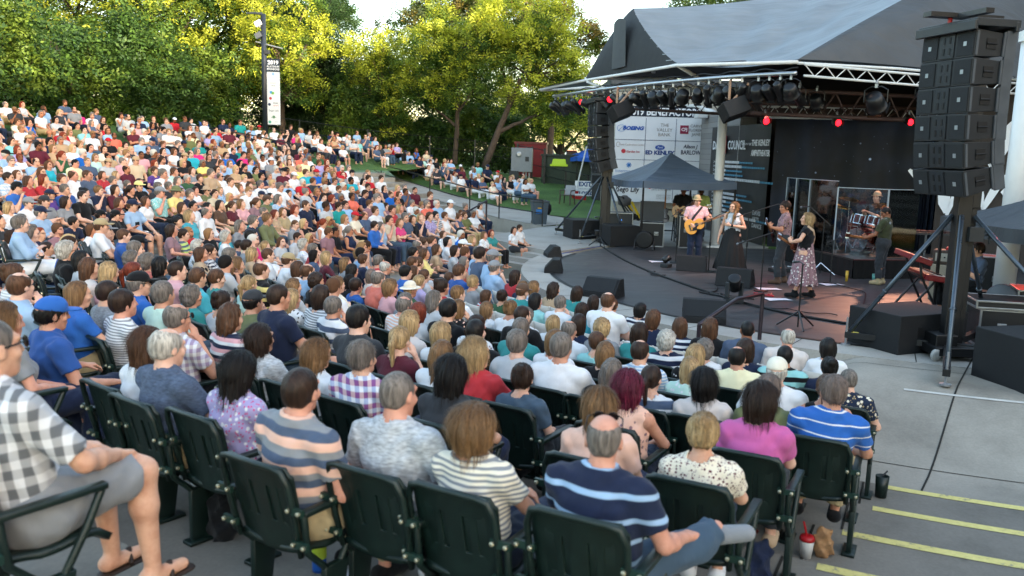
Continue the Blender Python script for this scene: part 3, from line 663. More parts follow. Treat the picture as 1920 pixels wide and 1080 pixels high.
# straight terraces of the far block, cut by its aisle
g=MB(); SEG=14
def bpt(s,t): return P0+NV*s+UV*t
for j in range(12):
    s0=-.5+.92*j; z=.1+.19*(.92*j); t0,t1=-19,9.2+.72*max(0,s0)
    p=[bpt(s0,t0),bpt(s0,t1),bpt(s0+.92,t1),bpt(s0+.92,t0)]
    g.add([(*p[0],z),(*p[1],z),(*p[2],z),(*p[3],z)],[(0,1,2,3)]); g.add([(*p[0],z-.3),(*p[1],z-.3),(*p[1],z),(*p[0],z)],[(0,1,2,3)])
    g.add([(*p[1],z-1.2),(*p[2],z-1.2),(*p[2],z),(*p[1],z)],[(0,1,2,3)])
struct(g.obj('rear_terrace',CONC))
# grassy hill
def lawnz(x,y):
    return hill(x,y)
g=MB(); S,T=np.meshgrid(np.concatenate([np.linspace(10.6,20,20),np.linspace(21,60,14)]),np.linspace(-30,34,60),indexing='ij')
X=P0[0]+NV[0]*S+UV[0]*T; Y=P0[1]+NV[1]*S+UV[1]*T; g.grid(np.stack([X,Y,lawnz(X,Y)+.08*np.sin(X*.9)*np.sin(Y*.7)],-1))
# strip of lawn falling to the park on the right
LU=[(3.2,33.6,.62),(1.6,35.0,.66),(-1.2,39.2,.8),(-3.0,42.0,1.0),(-6.6,47.5,1.6)]
UP=[]
for i,(x,y,z) in enumerate(LU):
    row=[]
    for q in np.linspace(0,1,14):
        px,py=x+(.8-4.5*i/4)*q*1.6+2*q*(i<2),y+13*q; zz=z+(2.1-.38*(4-i))*q**.85*(1 if i else .7); row.append((px,py,zz))
    UP.append(row)
g.grid(np.array(UP)); o=struct(g.obj('lawn',GRASS,smooth=True)); 
# walkway with its low wall
WK=[((1.1,31.5,.5),(3.0,33.4,.56)),((-.6,34.2,.54),(1.5,35.1,.62)),((-1.9,36.6,.67),(-1.3,39.3,.78)),((-3.9,39.6,.95),(-3.1,42.1,.98)),((-7.2,44.5,1.4),(-6.7,47.6,1.6))]
g=MB(); g.grid(np.array(WK)+np.array([0,0,.012])); lo=np.array([[ (a[0]-.05,a[1]-.03,a[2]-.9),(a[0]-.05,a[1]-.03,a[2]+.012)] for a,b in WK]); g.grid(lo); struct(g.obj('walkway',CONC2))
# stage-level apron left of the stage, with steps down into the pit
AP=[(.35,24.6),(1.15,23.4),(1.5,23.9),(2.4,25.1),(3.2,25.62),(7.6,25.62),(7.9,26.3),(7.15,32.3),(7.9,35.4),(3.6,35.4),(3.0,33.35),(1.1,31.4),(-1.0,27.0)]
MB().prism(AP,-.5,.494).obj('apron',CONC2)['kind']='structure'
for i in range(3):
    MB().prism([(.35-.3*(i+1),24.55-.12*(i+1)),(1.12-.02*i,23.38-.3*(i+1)),(1.2,23.5),(.4,24.7)],-.5,.494-.125*(i+1)+.001).obj('apron_step',CONC2)['kind']='structure'
# stage: concrete rim and dark floor
g=MB(); a=np.linspace(-206,-40,140); 
P=np.array([[pol(8.02,q),pol(8.8,q)] for q in a]); g.grid(np.concatenate([P,np.full((140,2,1),.5)],-1)); 
lo=np.array([[(*pol(8.8,q),.5),(*pol(8.8,q),-.3)] for q in a]); g.grid(lo); struct(g.obj('stage_rim',CONC2))
for q in range(-190,-60,11): strip('rim_joint',[pol(r,q) for r in np.linspace(8.15,8.79,4)],.014,JOINT,.004,lambda x,y:.5)
def stagefloor():
    m,nt,b=nodes('stage_floor'); n1=N(nt,'TexNoise',i_Scale=1.3,i_Detail=8.0,i_Roughness=.7); L(nt,coord(nt,(1,3,1)),n1.inputs[0])
    L(nt,ramp(nt,n1.outputs[0],[(.3,(.028,.027,.029)),(.55,(.042,.041,.043)),(.75,(.075,.072,.07))]),b.inputs['Base Color'])
    L(nt,ramp(nt,n1.outputs[0],[(.3,(.42,)*3),(.7,(.62,)*3)]),b.inputs['Roughness']); b.inputs['Specular IOR Level'].default_value=.35; return m
poly=[pol(8.12,q) for q in np.linspace(-229,-40,150) if pol(8.12,q)[1]<25.62]; poly+=[(17,14.2),(17,25.6)]; poly=[p for p in poly if p[1]<25.62]
poly=[pol(8.12,q) for q in np.linspace(-228.6,-40,150)]+[(17.5,25.6)]
MB().prism(poly,.2,.506).obj('stage_floor',stagefloor())['kind']='structure'
strip('stage_edge',[pol(8.12,q) for q in np.linspace(-206,-40,150)],.09,RUBB,.014,lambda x,y:.5)
for y0,x0,x1 in ((18.2,4.2,5.6),(17.4,3.9,5.0),(19.6,3.3,4.4)): strip('floor_seam',[(x0,y0),(x1,y0+.25)],.04,RUBB,.010,lambda x,y:.5)
# ---------------------------------------------------------------- stage house, banners, canopy
def frame_of(p0,p1,z0,z1):
    """vertical panel frame: origin at lower left p0, along, width, height, outward rz"""
    d=np.array(p1,float)-np.array(p0,float); w=np.linalg.norm(d); return w,math.atan2(d[1],d[0])
BANW=M('white_vinyl','d5d8dc',.45,var=.05,vs=2); BNAVY=M('navy_vinyl','1c2636',.45,var=.1); LNV=M('banner_line','4b5570',.5,var=0)
def tcol(c): return M('print_'+c,c,.5,var=0)
# block building behind the left of the stage
def blockmat():
    m,nt,b=nodes('grey_block'); bt=N(nt,'TexBrick',i_Scale=1.0); bt.inputs['Brick Width'].default_value=.4; bt.inputs['Row Height'].default_value=.2; bt.inputs['Mortar Size'].default_value=.008
    bt.inputs[1].default_value=(.17,.165,.16,1); bt.inputs[2].default_value=(.23,.22,.21,1); bt.inputs[3].default_value=(.12,.115,.11,1)
    tc=coord(nt,rot=(R(90),0,0)); L(nt,tc,bt.inputs[0]); L(nt,bt.outputs[0],b.inputs['Base Color']); b.inputs['Roughness'].default_value=.9
    bp=N(nt,'Bump',i_Strength=.5); bp.inputs['Distance'].default_value=.01; L(nt,bt.outputs[1],bp.inputs['Height']); bp.invert=True; L(nt,bp.outputs[0],b.inputs['Normal']); return m
BLOCK=blockmat(); PLAST=M('cream_plaster','b4aea2',.85,var=.08,vs=2)
h=thing('stage_house','grey block building with pale side wall behind the stage','building',(8,35.6,.3))
MB().box((.9,4.25,2.9),(9.6,8,5.6)).obj('wall',PLAST,h); MB().box((-.22,-3.1,2.2),(.55,6.6,4.6)).obj('wall',BLOCK,h)
MB().box((0.9,4.25,5.85),(10.2,8.6,.25)).obj('roof',M('roof_metal','4c4f52',.5),h); MB().box((-.51,-.0,2.35),(.06,.1,4.3)).obj('trim',PLAST,h)
MB().tube([(-1.3,.15,4.9),(-.6,-.3,4.9),(-.45,-.6,4.75),(-.4,-2,4.6)],.09,10).obj('duct',WHITE,h,smooth=True)
MB().box((-.75,-1.3,4.5),(.4,.7,.22)).obj('wall_light',WHITE,h,bevel=.02)
# sponsor wall
x0,x1,y=4.03,7.72,35.36; W=x1-x0; z0,z1=1.28,5.12
sp=thing('sponsor_banner','large white sponsor banner with a grid of logos under a navy 2019 header','banner',(x0,y,z0),-.03)
H=z1-z0; MB().box((W/2,.03,H/2-.15),(W,.02,H-.3)).obj('panel',BANW,sp); MB().box((W/2,.03,H-.17),(W,.026,.42)).obj('header',BNAVY,sp)
b=MB(); rows=[.02,.93,1.72,2.52,3.4]
for r in rows[1:4]: b.box((W/2,.015,r),(W,.008,.02))
for i in (1,2): b.box((W*i/3,.0145,1.72),(.02,.008,3.36))
b.obj('grid_lines',LNV,sp); 
def T(s,size,c,x,z,sx=1,bold=0,par=sp,yy=.012,**k): return text_mesh(s,size,tcol(c),par,(x,yy,z),sx=sx,bold=bold,**k)
T('2019 BENEFACTORS',.42,'e4e6ea',W/2+.1,H-.19,.78,.012)
c=W/3
T('BOEING',.2,'1f4fa0',c*.58,2.98,1.15,.012,shear=.25); b=MB(); b.tube([(c*.2+.16*math.cos(a)*1.1,.012,2.98+.13*math.sin(a)) for a in np.linspace(.6,5.6,14)],.008,6); b.tube([(c*.1,.012,2.86),(c*.2,.012,3.0),(c*.34,.012,3.1)],.01,6); b.obj('emblem',tcol('3f74b8'),sp)
for i,s in enumerate(('THE','VALLEY','BANK')): T(s,.19,'8a8480',c*1.62,3.13-.19*i)
for i,s in enumerate(('CARVER','FLOREK &','JAMES')): T(s,.16,'6e6a6a',c*2.7,3.13-.17*i,align='CENTER')
b=MB(); b.box((c*2.27,.012,2.98),(.34,.01,.34)); b.obj('emblem',tcol('8a2340'),sp); T('CFJ',.17,'e8dce0',c*2.27,2.98,1,.006,yy=.004)
T('Davis Conference Center',.1,'a08d8d',c*.56,2.32); T('Garden Inn',.12,'b05a66',c*.62,2.04,1,.004); b=MB(); b.lathe([(.09,0),(.09,.01)],(c*.3,.012,2.06),18,axis=(0,-1,0)); b.obj('emblem',tcol('b8323f'),sp); b=MB(); b.tube([(c*.12+.08*math.cos(a),.012,2.32+.1*math.sin(a)) for a in np.linspace(0,5.4,14)],.009,6); b.obj('emblem',tcol('9a9494'),sp)
T('ED KENLEY',.22,'1f3f7c',c*1.5,2.02,1.05,.012); b=MB(); v=[]; b.lathe([(.001,-.006),(.2,-.006),(.2,0)],(0,0,0),24,axis=(0,-1,0)); b.v[0]=b.v[0]*np.array([1,1,.5])+np.array([c*1.5,.012,2.24]); b.obj('emblem',tcol('1c4a9a'),sp); T('Ford',.11,'e6eaf2',c*1.5,2.24,yy=.003,shear=.3)
T('Alison J',.2,'3a3f52',c*2.5,2.3,.9,.006,shear=.2); T('BARLOW',.24,'3a3f52',c*2.52,2.06,.8,.006)
T('Intermountain',.19,'5f86b8',c*.5,1.25,1); T('LAYTON HOSPITAL',.08,'8fa3bd',c*.5,1.1); b=MB()
for k in range(4): a=k*PI/4; b.box((c*.5,.012,1.5),(.22,.008,.035),M4=Matrix.Rotation(a,3,'Y').to_4x4())
b.obj('emblem',tcol('2f78c0'),sp)
T('Sego Lily',.3,'2c2c38',c*.5,.5,.85,.008,shear=.15); T('ARTS & MUSEUMS',.1,'6b6f78',c*1.62,.52); b=MB(); b.box((c*1.2,.012,.6),(.16,.008,.07),M4=Matrix.Rotation(.3,3,'Y').to_4x4()); b.obj('emblem',tcol('c0283a'),sp)
for i in range(3): T('NATIONAL ENDOWMENT',.05,'7d7f86',c*1.7,.3-.07*i)
T('WEBER STATE',.13,'4b4f60',c*2.45,.33); b=MB(); b.lathe([(.09,0),(.09,.01)],(c*2.5,.012,.58),6,axis=(0,-1,0)); b.obj('emblem',tcol('4a3a80'),sp)
# schedule banner on the side wall
p0,p1=np.array([7.22,32.0]),np.array([7.78,26.45]); w,az=frame_of(p0,p1,0,0); z0=.52
DARKV=M('charcoal_vinyl','15181c',.5,var=.12,vs=1.5)
sb=thing('schedule_banner','tall charcoal season schedule banner with white and blue lines of text','banner',(*p0,z0),az)
def curtain(w,h,amp,fold,taper=0,n=90,seed=0):
    u=np.linspace(0,1,n); v=np.linspace(0,1,14); rg=np.random.default_rng(seed); ph=rg.uniform(0,6,5); P=np.zeros((n,14,3))
    for j,t in enumerate(v):
        k=amp*(.55+.45*(1-t)); P[:,j,0]=u*w; P[:,j,2]=t*h
        P[:,j,1]=k*(np.sin(u*fold+ph[0]+.5*(1-t))+.5*np.sin(u*fold*2.3+ph[1])+.35*np.sin(u*fold*.6+ph[2]+t))
    return P
MB().grid(curtain(w,3.75,.02,7)).obj('cloth',DARKV,sb,smooth=True)
def B(s,size,c,x,z,sx=2.2,bold=0,**k): return text_mesh(s,size,tcol(c),sb,(x,-.06,z),sx=sx,bold=bold,align='LEFT',**k)
MB().box((w*.27,-.06,3.12),(.5,.01,.62)).obj('red_block',tcol('a01f30'),sb); B('DAVIS',.42,'d8dadd',w*.06,3.08,1.0,.008); B('COUNCIL',.42,'d8dadd',w*.345,3.08,.9,.008); B('ARTS',.2,'f0f0f0',w*.24,3.05,.9)
B('P R E S E N T S',.1,'c8ccd0',w*.575,3.12,1.2); B('at',.16,'d8dadd',w*.71,3.13,1.3,shear=.2); B('THE KENLEY',.26,'e2e4e7',w*.745,3.15,1.0,.008); B('AMPHITHEATER',.26,'e2e4e7',w*.745,2.83,.82,.008)
ln=[('Jun 17',.34,.2),('Jun 19',.4,.33),('Jun 22',.12,.28),('Jun 29',.1,.3),('Jul 6',.68,.17),('Jul 8',.1,.2),('Jul 13',.12,.16),('Jul 20',.3,.2),('Jul 22',.36,.2),('Jul 27',.16,.22),('Aug 3',.1,.24),('Aug 5',.16,.1),('Aug 10',.66,.2),('Aug 17',.22,.1),('Aug 24',.2,.06)]
for i,(d,a,c_) in enumerate(ln):
    z=2.52-.145*i-.07*(i>6); B(d,.105,'c9cdd2',w*.1,z,1.6); b=MB(); x=w*.21; rg=random.Random(i)
    while x<w*(.21+a): q=rg.uniform(.05,.16); b.box((x+q/2,-.06,z),(q,.006,.085)); x+=q+.03
    b.obj('text_line',tcol('c9cdd2'),sb); b=MB(); xe=x+w*c_
    while x<xe: q=rg.uniform(.08,.2); b.box((x+q/2,-.06,z-.008),(q,.006,.06)); x+=q+.035
    b.obj('text_line',tcol('3f7f9c'),sb)
for i,s in enumerate(('DAVIS','ARTS','DANCE')): B(s,.2,'b9bcc0',w*.83,.95-.2*i,1.2,.004)
# star curtain
def starmat():
    m,nt,b=nodes('star_cloth'); tc=coord(nt); v=N(nt,'TexVoronoi',i_Scale=5.5); L(nt,tc,v.inputs[0]); v2=N(nt,'TexVoronoi',i_Scale=1.7); L(nt,tc,v2.inputs[0])
    n1=N(nt,'TexNoise',i_Scale=.7,i_Detail=6.0); L(nt,tc,n1.inputs[0])
    a=ramp(nt,v.outputs['Distance'],[(0,(.35,.45,.65)),(.035,(.12,.18,.3)),(.07,(0,0,0))]); d=ramp(nt,v2.outputs['Distance'],[(0,(.75,.85,1)),(.04,(.3,.42,.7)),(.075,(0,0,0))])
    neb=ramp(nt,n1.outputs[0],[(.38,(.003,.004,.007)),(.6,(.008,.014,.032)),(.8,(.02,.034,.075))])
    a1=N(nt,'MixRGB',blend_type='ADD'); a1.inputs[0].default_value=1; L(nt,neb,a1.inputs[1]); L(nt,a,a1.inputs[2]); a2=N(nt,'MixRGB',blend_type='ADD'); a2.inputs[0].default_value=1; L(nt,a1.outputs[0],a2.inputs[1]); L(nt,d,a2.inputs[2])
    L(nt,a2.outputs[0],b.inputs['Base Color']); b.inputs['Roughness'].default_value=.6; b.inputs['Specular IOR Level'].default_value=.3; return m
STAR=starmat()
p0,p1=np.array([7.85,26.35]),np.array([11.6,24.75]); w,az=frame_of(p0,p1,0,0)
o=MB().grid(curtain(w,3.9,.06,17,seed=3)).obj('backdrop_curtain',STAR,smooth=True); o.location=(*p0,.51); o.rotation_euler=(0,0,az); tag(o,'dark starry night sky backdrop curtain behind the band','curtain')
p2=np.array([12.15,24.45]); w2,az2=frame_of(p1,p2,0,0)
o=MB().grid(curtain(w2,3.9,.09,26,seed=5)).obj('side_curtain',STAR,smooth=True); o.location=(*p1,.51); o.rotation_euler=(0,0,az2); tag(o,'black star-speckled drape hanging beside the loudspeaker tower','curtain')
# big script sign on the dark right-hand wall
sw=thing('script_sign','dark wall panel with huge white brush-script letters behind the right tent','sign',(13.2,22.6,.5),-.55)
MB().box((2.6,.1,3),(9,.12,6.2)).obj('panel',M('umber_panel','3a332f',.8,var=.12),sw)
BR=M('white_letters','e8ebf0',.5,var=.03)
def stroke(pts,ws):
    b=MB(); P=np.array(pts,float)-np.array([2.1,0]); n=26; t=np.linspace(0,len(P)-1,n); Q=np.array([P[int(min(len(P)-2,math.floor(q)))]*(1-(q-min(len(P)-2,math.floor(q))))+P[int(min(len(P)-2,math.floor(q)))+1]*(q-min(len(P)-2,math.floor(q))) for q in t])
    for _ in range(2): Q[1:-1]=(Q[:-2]+Q[1:-1]*2+Q[2:])/4
    V=[]
    for i in range(n):
        d=Q[min(i+1,n-1)]-Q[max(i-1,0)]; d/=np.linalg.norm(d)+1e-9; k=ws*(.35+.65*math.sin(PI*min(1,(i+2)/(n*.55))*.5))*(1 if i<n-6 else max(.15,(n-i)/7))*.5; nn=np.array([-d[1],d[0]])*k
        V.append([(Q[i][0]-nn[0],-.03,Q[i][1]-nn[1]),(Q[i][0]-nn[0],.0,Q[i][1]-nn[1]),(Q[i][0]+nn[0],.0,Q[i][1]+nn[1]),(Q[i][0]+nn[0],-.03,Q[i][1]+nn[1]),(Q[i][0]-nn[0],-.03,Q[i][1]-nn[1])])
    b.grid(np.array(V)); b.obj('letter_stroke',BR,sw)
for pts,ws in (([(-.55,2.5),(-.3,2.28),(0,2.35)],.16),([(.3,2.3),(.38,1.9),(.45,1.35)],.3),([(.5,1.3),(.75,2.2),(.95,2.75)],.16),([(.9,2.9),(1.15,2.25),(1.35,1.5)],.2),([(1.45,2.65),(1.7,3.3),(1.95,4.0)],.32),([(1.3,2.9),(1.5,2.62),(1.62,2.6)],.16),([(1.35,1.5),(1.6,2.1),(1.8,2.45)],.2),([(1.75,1.95),(1.95,2.1),(2.2,2.2)],.2),([(2.3,3.2),(2.7,3.5),(3.2,3.6)],.3),([(2.4,2.2),(2.9,2.35),(3.4,2.4)],.32),([(2.3,1.6),(2.8,1.8),(3.2,1.9)],.22)): stroke(pts,ws)
o=MB().box((0,0,0),(12,.25,7.2)).obj('stage_back_wall',M('brown_wall','3a2f2c',.8,var=.15)); o.location=(13.2,27.6,4.1); o.rotation_euler=(0,0,-.42); tag(o,'dark brown back wall of the stage above the starry curtain','wall')
# white columns
def column(x,y,zt,r,label):
    c=thing('canopy_column',label,'column',(x,y,.5)); MB().tube([(0,0,.05),(0,0,zt-.5)],r,24).obj('shaft',WHITE,c,smooth=True); MB().box((0,0,.03),(r*4.6,r*4.6,.06)).obj('base_plate',WHITE,c,bevel=.01); MB().lathe([(r*1.25,zt-.7),(r*1.25,zt-.52)],(0,0,0),24).obj('collar',WHITE,c)
column(6.12,25.84,4.75,.135,'slim white round column beside the standing singer'); column(9.25,15.9,5.6,.19,'thick white round column behind the dark tent at the right')
# fabric canopy
def fabric(name,col,dk):
    m,nt,b=nodes(name); c=lin(col); b.inputs['Roughness'].default_value=.55; n1=N(nt,'TexNoise',i_Scale=1.2,i_Detail=6.0); L(nt,coord(nt),n1.inputs[0])
    L(nt,ramp(nt,n1.outputs[0],[(.3,sc(c,.85)),(.7,sc(c,1.12))]),b.inputs['Base Color'])
    n2=N(nt,'TexNoise',i_Scale=1.6,i_Detail=4.0,i_Distortion=.6); L(nt,coord(nt,(.35,1.5,.6),rot=(0,0,.5)),n2.inputs[0])
    bp=N(nt,'Bump',i_Strength=.6); bp.inputs['Distance'].default_value=.12; L(nt,n2.outputs[0],bp.inputs['Height']); L(nt,bp.outputs[0],b.inputs['Normal']); return m
FAB=fabric('grey_canopy_fabric','737a80',.2); FABD=M('black_mesh','17181b',.7,var=.2); FAB2=fabric('shaded_canopy_fabric','3e4144',.2)  # darker copy for the front panel: its shade painted into the fabric colour
def bez(P,n): 
    P=np.array(P,float); t=np.linspace(0,1,n)[:,None]; k=len(P)-1
    return sum(math.comb(k,i)*(1-t)**(k-i)*t**i*P[i] for i in range(k+1))
def coons(top,bot,lef,rig,sag=0,n=44,m=44,crease=None):
    a,b_=bez(top,n),bez(bot,n); c,d=bez(lef,m),bez(rig,m); u=np.linspace(0,1,n)[:,None,None]; v=np.linspace(0,1,m)[None,:,None]
    S=(1-v)*b_[:,None]+v*a[:,None]+(1-u)*c[None]+u*d[None]-((1-u)*(1-v)*b_[0]+u*v*a[-1]+u*(1-v)*b_[-1]+(1-u)*v*a[0])
    S[...,2]-=sag*(np.sin(PI*u)*np.sin(PI*v))[...,0]
    if crease: S[...,2]+=crease*(.7*np.sin(u*46+v*11+1.5*np.sin(v*5))*np.sin(PI*v)**.7*np.clip(v*1.4-.1,0,1)*np.sin(PI*u)**.5+np.sin(u*17-v*10)*np.sin(PI*u)*np.sin(PI*v)+.4*np.sin(u*90+v*20)*np.clip(v-.5,0,1)*np.sin(PI*u)*(1-v)*3)[...,0]
    return S
cn=thing('stage_canopy','huge grey tensioned fabric roof over the stage on a white steel frame','canopy',(0,0,0))
apex=(3.38,26.4,7.5); e0=(4.1,22.6,5.55); cor=(6.35,20.0,5.44); far=(18,31.5,11.3); fold=(13.5,24.6,9.2)
MB().grid(coons([apex,(7.6,28,7.9),(11.5,29.5,9.0),far],[e0,(4.9,21.6,5.3),(5.7,20.7,5.3),cor],[e0,(3.9,23.4,5.75),(3.35,25.2,6.9),apex],[cor,(8.5,21.6,6.7),(11,23.4,8.0),fold,far],.35,110,110,.06)).obj('fabric',FAB,cn,smooth=True)
MB().grid(coons([cor,(8.5,21.6,6.7),(11,23.4,8.0),fold,(15,25.5,10)],[cor,(8.5,20.8,5.55),(11,21.6,5.4),(16,23.0,5.3)],[cor,cor],[(16,23.0,5.3),(15.6,24.3,7.6),(15,25.5,10)],-.25,50,30,.02)).obj('fabric',FAB2,cn,smooth=True)
g0=(2.15,28.0,5.55)
MB().grid(coons([g0,(2.5,27.5,6.2),(2.95,26.9,7.2),apex],[g0,(2.8,26.2,5.55),(3.5,24.4,5.55),e0],[g0,g0],[e0,(3.9,23.4,5.75),(3.35,25.2,6.9),apex],0,30,30)).obj('gable',FABD,cn,smooth=True)
MB().grid(coons([(2.83,26.5,7.05),(2.9,26.1,7.25),(3.08,25.7,7.05)],[(2.8,26.3,5.7),(2.85,25.9,5.68),(3.1,25.4,5.72)],[(2.8,26.3,5.7),(2.83,26.5,7.05)],[(3.1,25.4,5.72),(3.08,25.7,7.05)],0,14,14,.02))  .obj('side_flap',M('charcoal_flap','3d4043',.7,var=.2),cn,smooth=True)
# dark underside and the low left wing
MB().grid(coons([g0,(8,30,5.9),(14,31,6)],[e0,cor,(11,21.2,5.35),(16,23.0,5.28)],[e0,g0],[(16,23.0,5.28),(15,28,5.8),(14,31,6)],-.5,20,16)).obj('underside',M('umber_deck','2a2220',.8,var=.2),cn,smooth=True)
MB().grid(coons([g0,(1.5,28.8,5.5),(.75,30.4,5.38)],[(2.7,29.6,5.5),(1.9,29.9,5.4),(.8,30.5,5.34)],[(2.7,29.6,5.5),g0],[(.8,30.5,5.34),(.75,30.4,5.38)],0,10,10)).obj('wing',FAB,cn,smooth=True)
b=MB(); eave=[(.8,30.4,5.35),(2.15,28.0,5.5),(4.1,22.6,5.5),(6.35,20.0,5.38)]
b.tube(eave,.045,8); b.tube([(6.35,20.0,5.36),(9,20.8,5.38),(12,21.8,5.33),(16,22.9,5.24)],.035,8); b.tube([(3.75,24.3,5.45),(3.75,24.3,6.05)],.06,8); b.tube([g0,(4.6,26,5.45),(6.1,25.8,4.9)],.05,8)
b.tube([(.8,30.4,5.33),(2.6,30.2,5.45),(6,31,5.4)],.05,8); b.tube([(2.2,27.8,5.45),(2.9,27.2,5.15),(4.4,26.6,5.2)],.05,8); b.tube([(4.1,22.6,5.5),(4.9,23.3,5.2),(5.6,24.5,5.2)],.05,8)
b.obj('frame',WHITE,cn,smooth=True)
b=MB()
for i in range(9):
    t=i/8; p=bez([e0,(3.9,23.4,5.75),(3.35,25.2,6.9),apex],9)[i]; q=np.array([3.3,25.0,5.5])*(1-t)+np.array(apex)*t; b.tube([p,p*.8+q*.2],.01,5)
b.obj('lacing',STEEL,cn)
def truss(name,label,a,b_,h,m,n=14,r=.035,depth=.0,rt=None):
    a,b_=np.array(a,float),np.array(b_,float); t=thing(name,label,'truss',tuple((a+b_)/2)); o_=(a+b_)/2; k=MB(); dn=np.array([0,0,-h])
    k.tube([a-o_,b_-o_],rt or r,8); k.obj('chord',m,t,smooth=True); k=MB(); k.tube([a+dn-o_,b_+dn-o_],r,8); k.obj('chord',m,t,smooth=True); k=MB()
    for i in range(n):
        p,q=a+(b_-a)*i/n,a+(b_-a)*(i+.5)/n; e=a+(b_-a)*(i+1)/n; k.tube([p-o_,q+dn-o_,e-o_],r*.45,6)
    k.obj('web',m,t); return t
truss('roof_truss','white zigzag truss along the front right eave of the canopy',(6.5,19.95,5.33),(13.5,22.1,5.18),.25,WHITE,13,.03)
truss('roof_truss','brown steel truss hung behind the front right lights',(6.0,22.3,4.95),(13.5,23.6,4.9),.62,BROWN,10,.055)
truss('roof_truss','second brown steel truss deeper under the roof',(5.9,24.6,4.75),(13.5,25.0,4.7),.3,BROWN,9,.05)
truss('roof_truss','white truss carrying the starry backdrop curtain',(7.4,26.5,4.75),(13.5,24.0,4.7),.32,WHITE,16,.035)
truss('roof_truss','brown lattice girder under the roof above the slim white column',(3.3,25.6,4.95),(7.5,25.9,4.85),.42,BROWN,7,.045)
# curved lighting bar and its lamps
BAR=bez([(1.25,30.2,5.12),(2.2,27.2,5.1),(3.2,23.6,5.1),(4.9,20.8,5.1),(6.3,19.85,5.12)],60)
o=MB().tube(BAR,.05,10).obj('lighting_bar',ALU,smooth=True); tag(o,'curved silver pipe under the front eave holding the stage lights','pipe')
o=MB().tube(BAR+np.array([.03,.02,.1])+np.array([[0,0,.03*math.sin(i*1.1)] for i in range(60)]),.018,6).obj('light_cable',RUBB,smooth=True); tag(o,'black cable looped along the curved lighting pipe','cable')
def make_light(L_=.42,r=.13,lens=None):
    t=thing('stage_light','x','stage light'); b=MB(); b.lathe([(r*.5,-L_*.55),(r*.85,-L_*.5),(r*.95,-L_*.1),(r,-L_*.05),(r,L_*.42),(r*1.12,L_*.45),(r*1.12,L_*.5),(r*.95,L_*.5),(r*.9,L_*.42),(.001,L_*.4)],(0,0,-.34),16); b.obj('housing',BLK,t,smooth=True)
    b=MB(); b.tube([(-r*1.25,0,-.34),(-r*1.25,0,-.12),(-r*.6,0,-.06),(r*.6,0,-.06),(r*1.25,0,-.12),(r*1.25,0,-.34)],.014,6); b.obj('yoke',BLK,t); b=MB(); b.box((0,0,-.02),(.05,.05,.12)); b.tube([(0,-.05,0),(0,0,.06),(0,.05,0)],.016,6); b.obj('clamp',STEEL,t)
    b=MB(); b.lathe([(.001,0),(r*.9,0),(.001,.012)],(0,0,-.34+L_*.43),16); b.obj('lens',lens or M('dark_glass','2b2f33',.12,var=0,spec=.8),t,smooth=True)
    b=MB()
    for k in range(4): 
        a=k*PI/2; b.box((r*1.15*math.cos(a),r*1.15*math.sin(a),-.34+L_*.58),(.012 if k%2==0 else r*1.5,r*1.5 if k%2==0 else .012,L_*.22))
    b.obj('barn_doors',BLK,t); return t
REDL=emis('red_led','ff1420',1.3)
protos=[make_light(),make_light(.5,.105),make_light(.3,.17)]; red=make_light(.3,.13,REDL)
words_=['nearest the far tip of the bar','beside the tip lamp','aimed at the drums','with a short wide barrel','with a long narrow barrel','tilted sharply down']
lights=[]
for i,u in enumerate(np.linspace(.03,.995,27)):
    p=BAR[int(u*59)]; isred=i in (5,9); o=red if isred else protos[(i*7)%3]; first=not o.get('used'); rz=random.uniform(-.5,.5)+(-.4 if i<14 else .2)
    if not first: o=copy_thing(o,(0,0,0),0)
    o['used']=1; o.location=tuple(p+np.array([0,0,-.06])); o.scale=((.72,)*3 if isred else (.98,)*3)
    for ch in o.children:
        if ch.name.split('.')[0] in ('housing','lens','barn_doors'):
            ch.matrix_local=Matrix.Translation((0,0,-.34))@Matrix.Rotation((PI*.72 if i%3 else PI*.62) if not isred else PI*.55,4,'X')@Matrix.Translation((0,0,.34))
    o.rotation_euler=(0,0,rz+(2.6 if not isred else .35)); tag(o,('lit red lamp on the curved lighting pipe, '+('farther one' if i==5 else 'nearer one')) if isred else 'black stage lamp hanging from the curved lighting pipe under the eave','stage light','black lamps along the curved pipe' if not isred else 'lit red lamps')
for i,(p,lab,l) in enumerate([((6.35,22.3,4.4),'lit red lamp on the brown truss left of the big black lamp',1),((8.3,22.6,4.42),'lit red lamp low behind the brown truss middle',1),((10.3,22.9,4.5),'lit red lamp on the brown truss nearest the big array',1),((12.6,20.4,4.15),'lit red lamp on the dark wall beside the thick column',1),((8.4,20.5,5.0),'big black lamp hanging below the white zigzag truss',0),((6.9,21.4,5.0),'round black lamp with pale glass facing the seats',0),((7.6,22.2,5.0),'black lamp tucked behind the zigzag truss',0),((9.7,21.0,5.05),'wide black lamp high on the zigzag truss',0)]):
    o=copy_thing(red if l else protos[2 if i%2==0 else 0],p,2.4 if not l else .2,lab); o.scale=((1.25,)*3 if i==4 else (.95,)*3) if not l else (.72,)*3; o['group']='lamps deep under the roof'
for i,(p,lab,rz) in enumerate([((2.9,24.3,5.0),'black box speaker hung on a pale bracket above the sponsor banner',.5),((5.15,20.7,4.95),'black box speaker hung on a pale bracket above the schedule banner',.3)]):
    t=thing('hanging_speaker',lab,'speaker',p,rz); o_=.05
    MB().box((0,0,-.62),(.62,.42,.4),M4=Matrix.Rotation(-.35,4,'Y')@Matrix.Rotation(-.4,4,'X')).obj('cabinet',BLKM,t,bevel=.02)
    b=MB(); b.tube([(-.15,0,.05),(-.12,.05,-.4)],.03,8); b.tube([(.35,0,.0),(.0,.1,-.42)],.03,8); b.obj('bracket',M('pale_wood_bracket','9c7d68',.6),t)
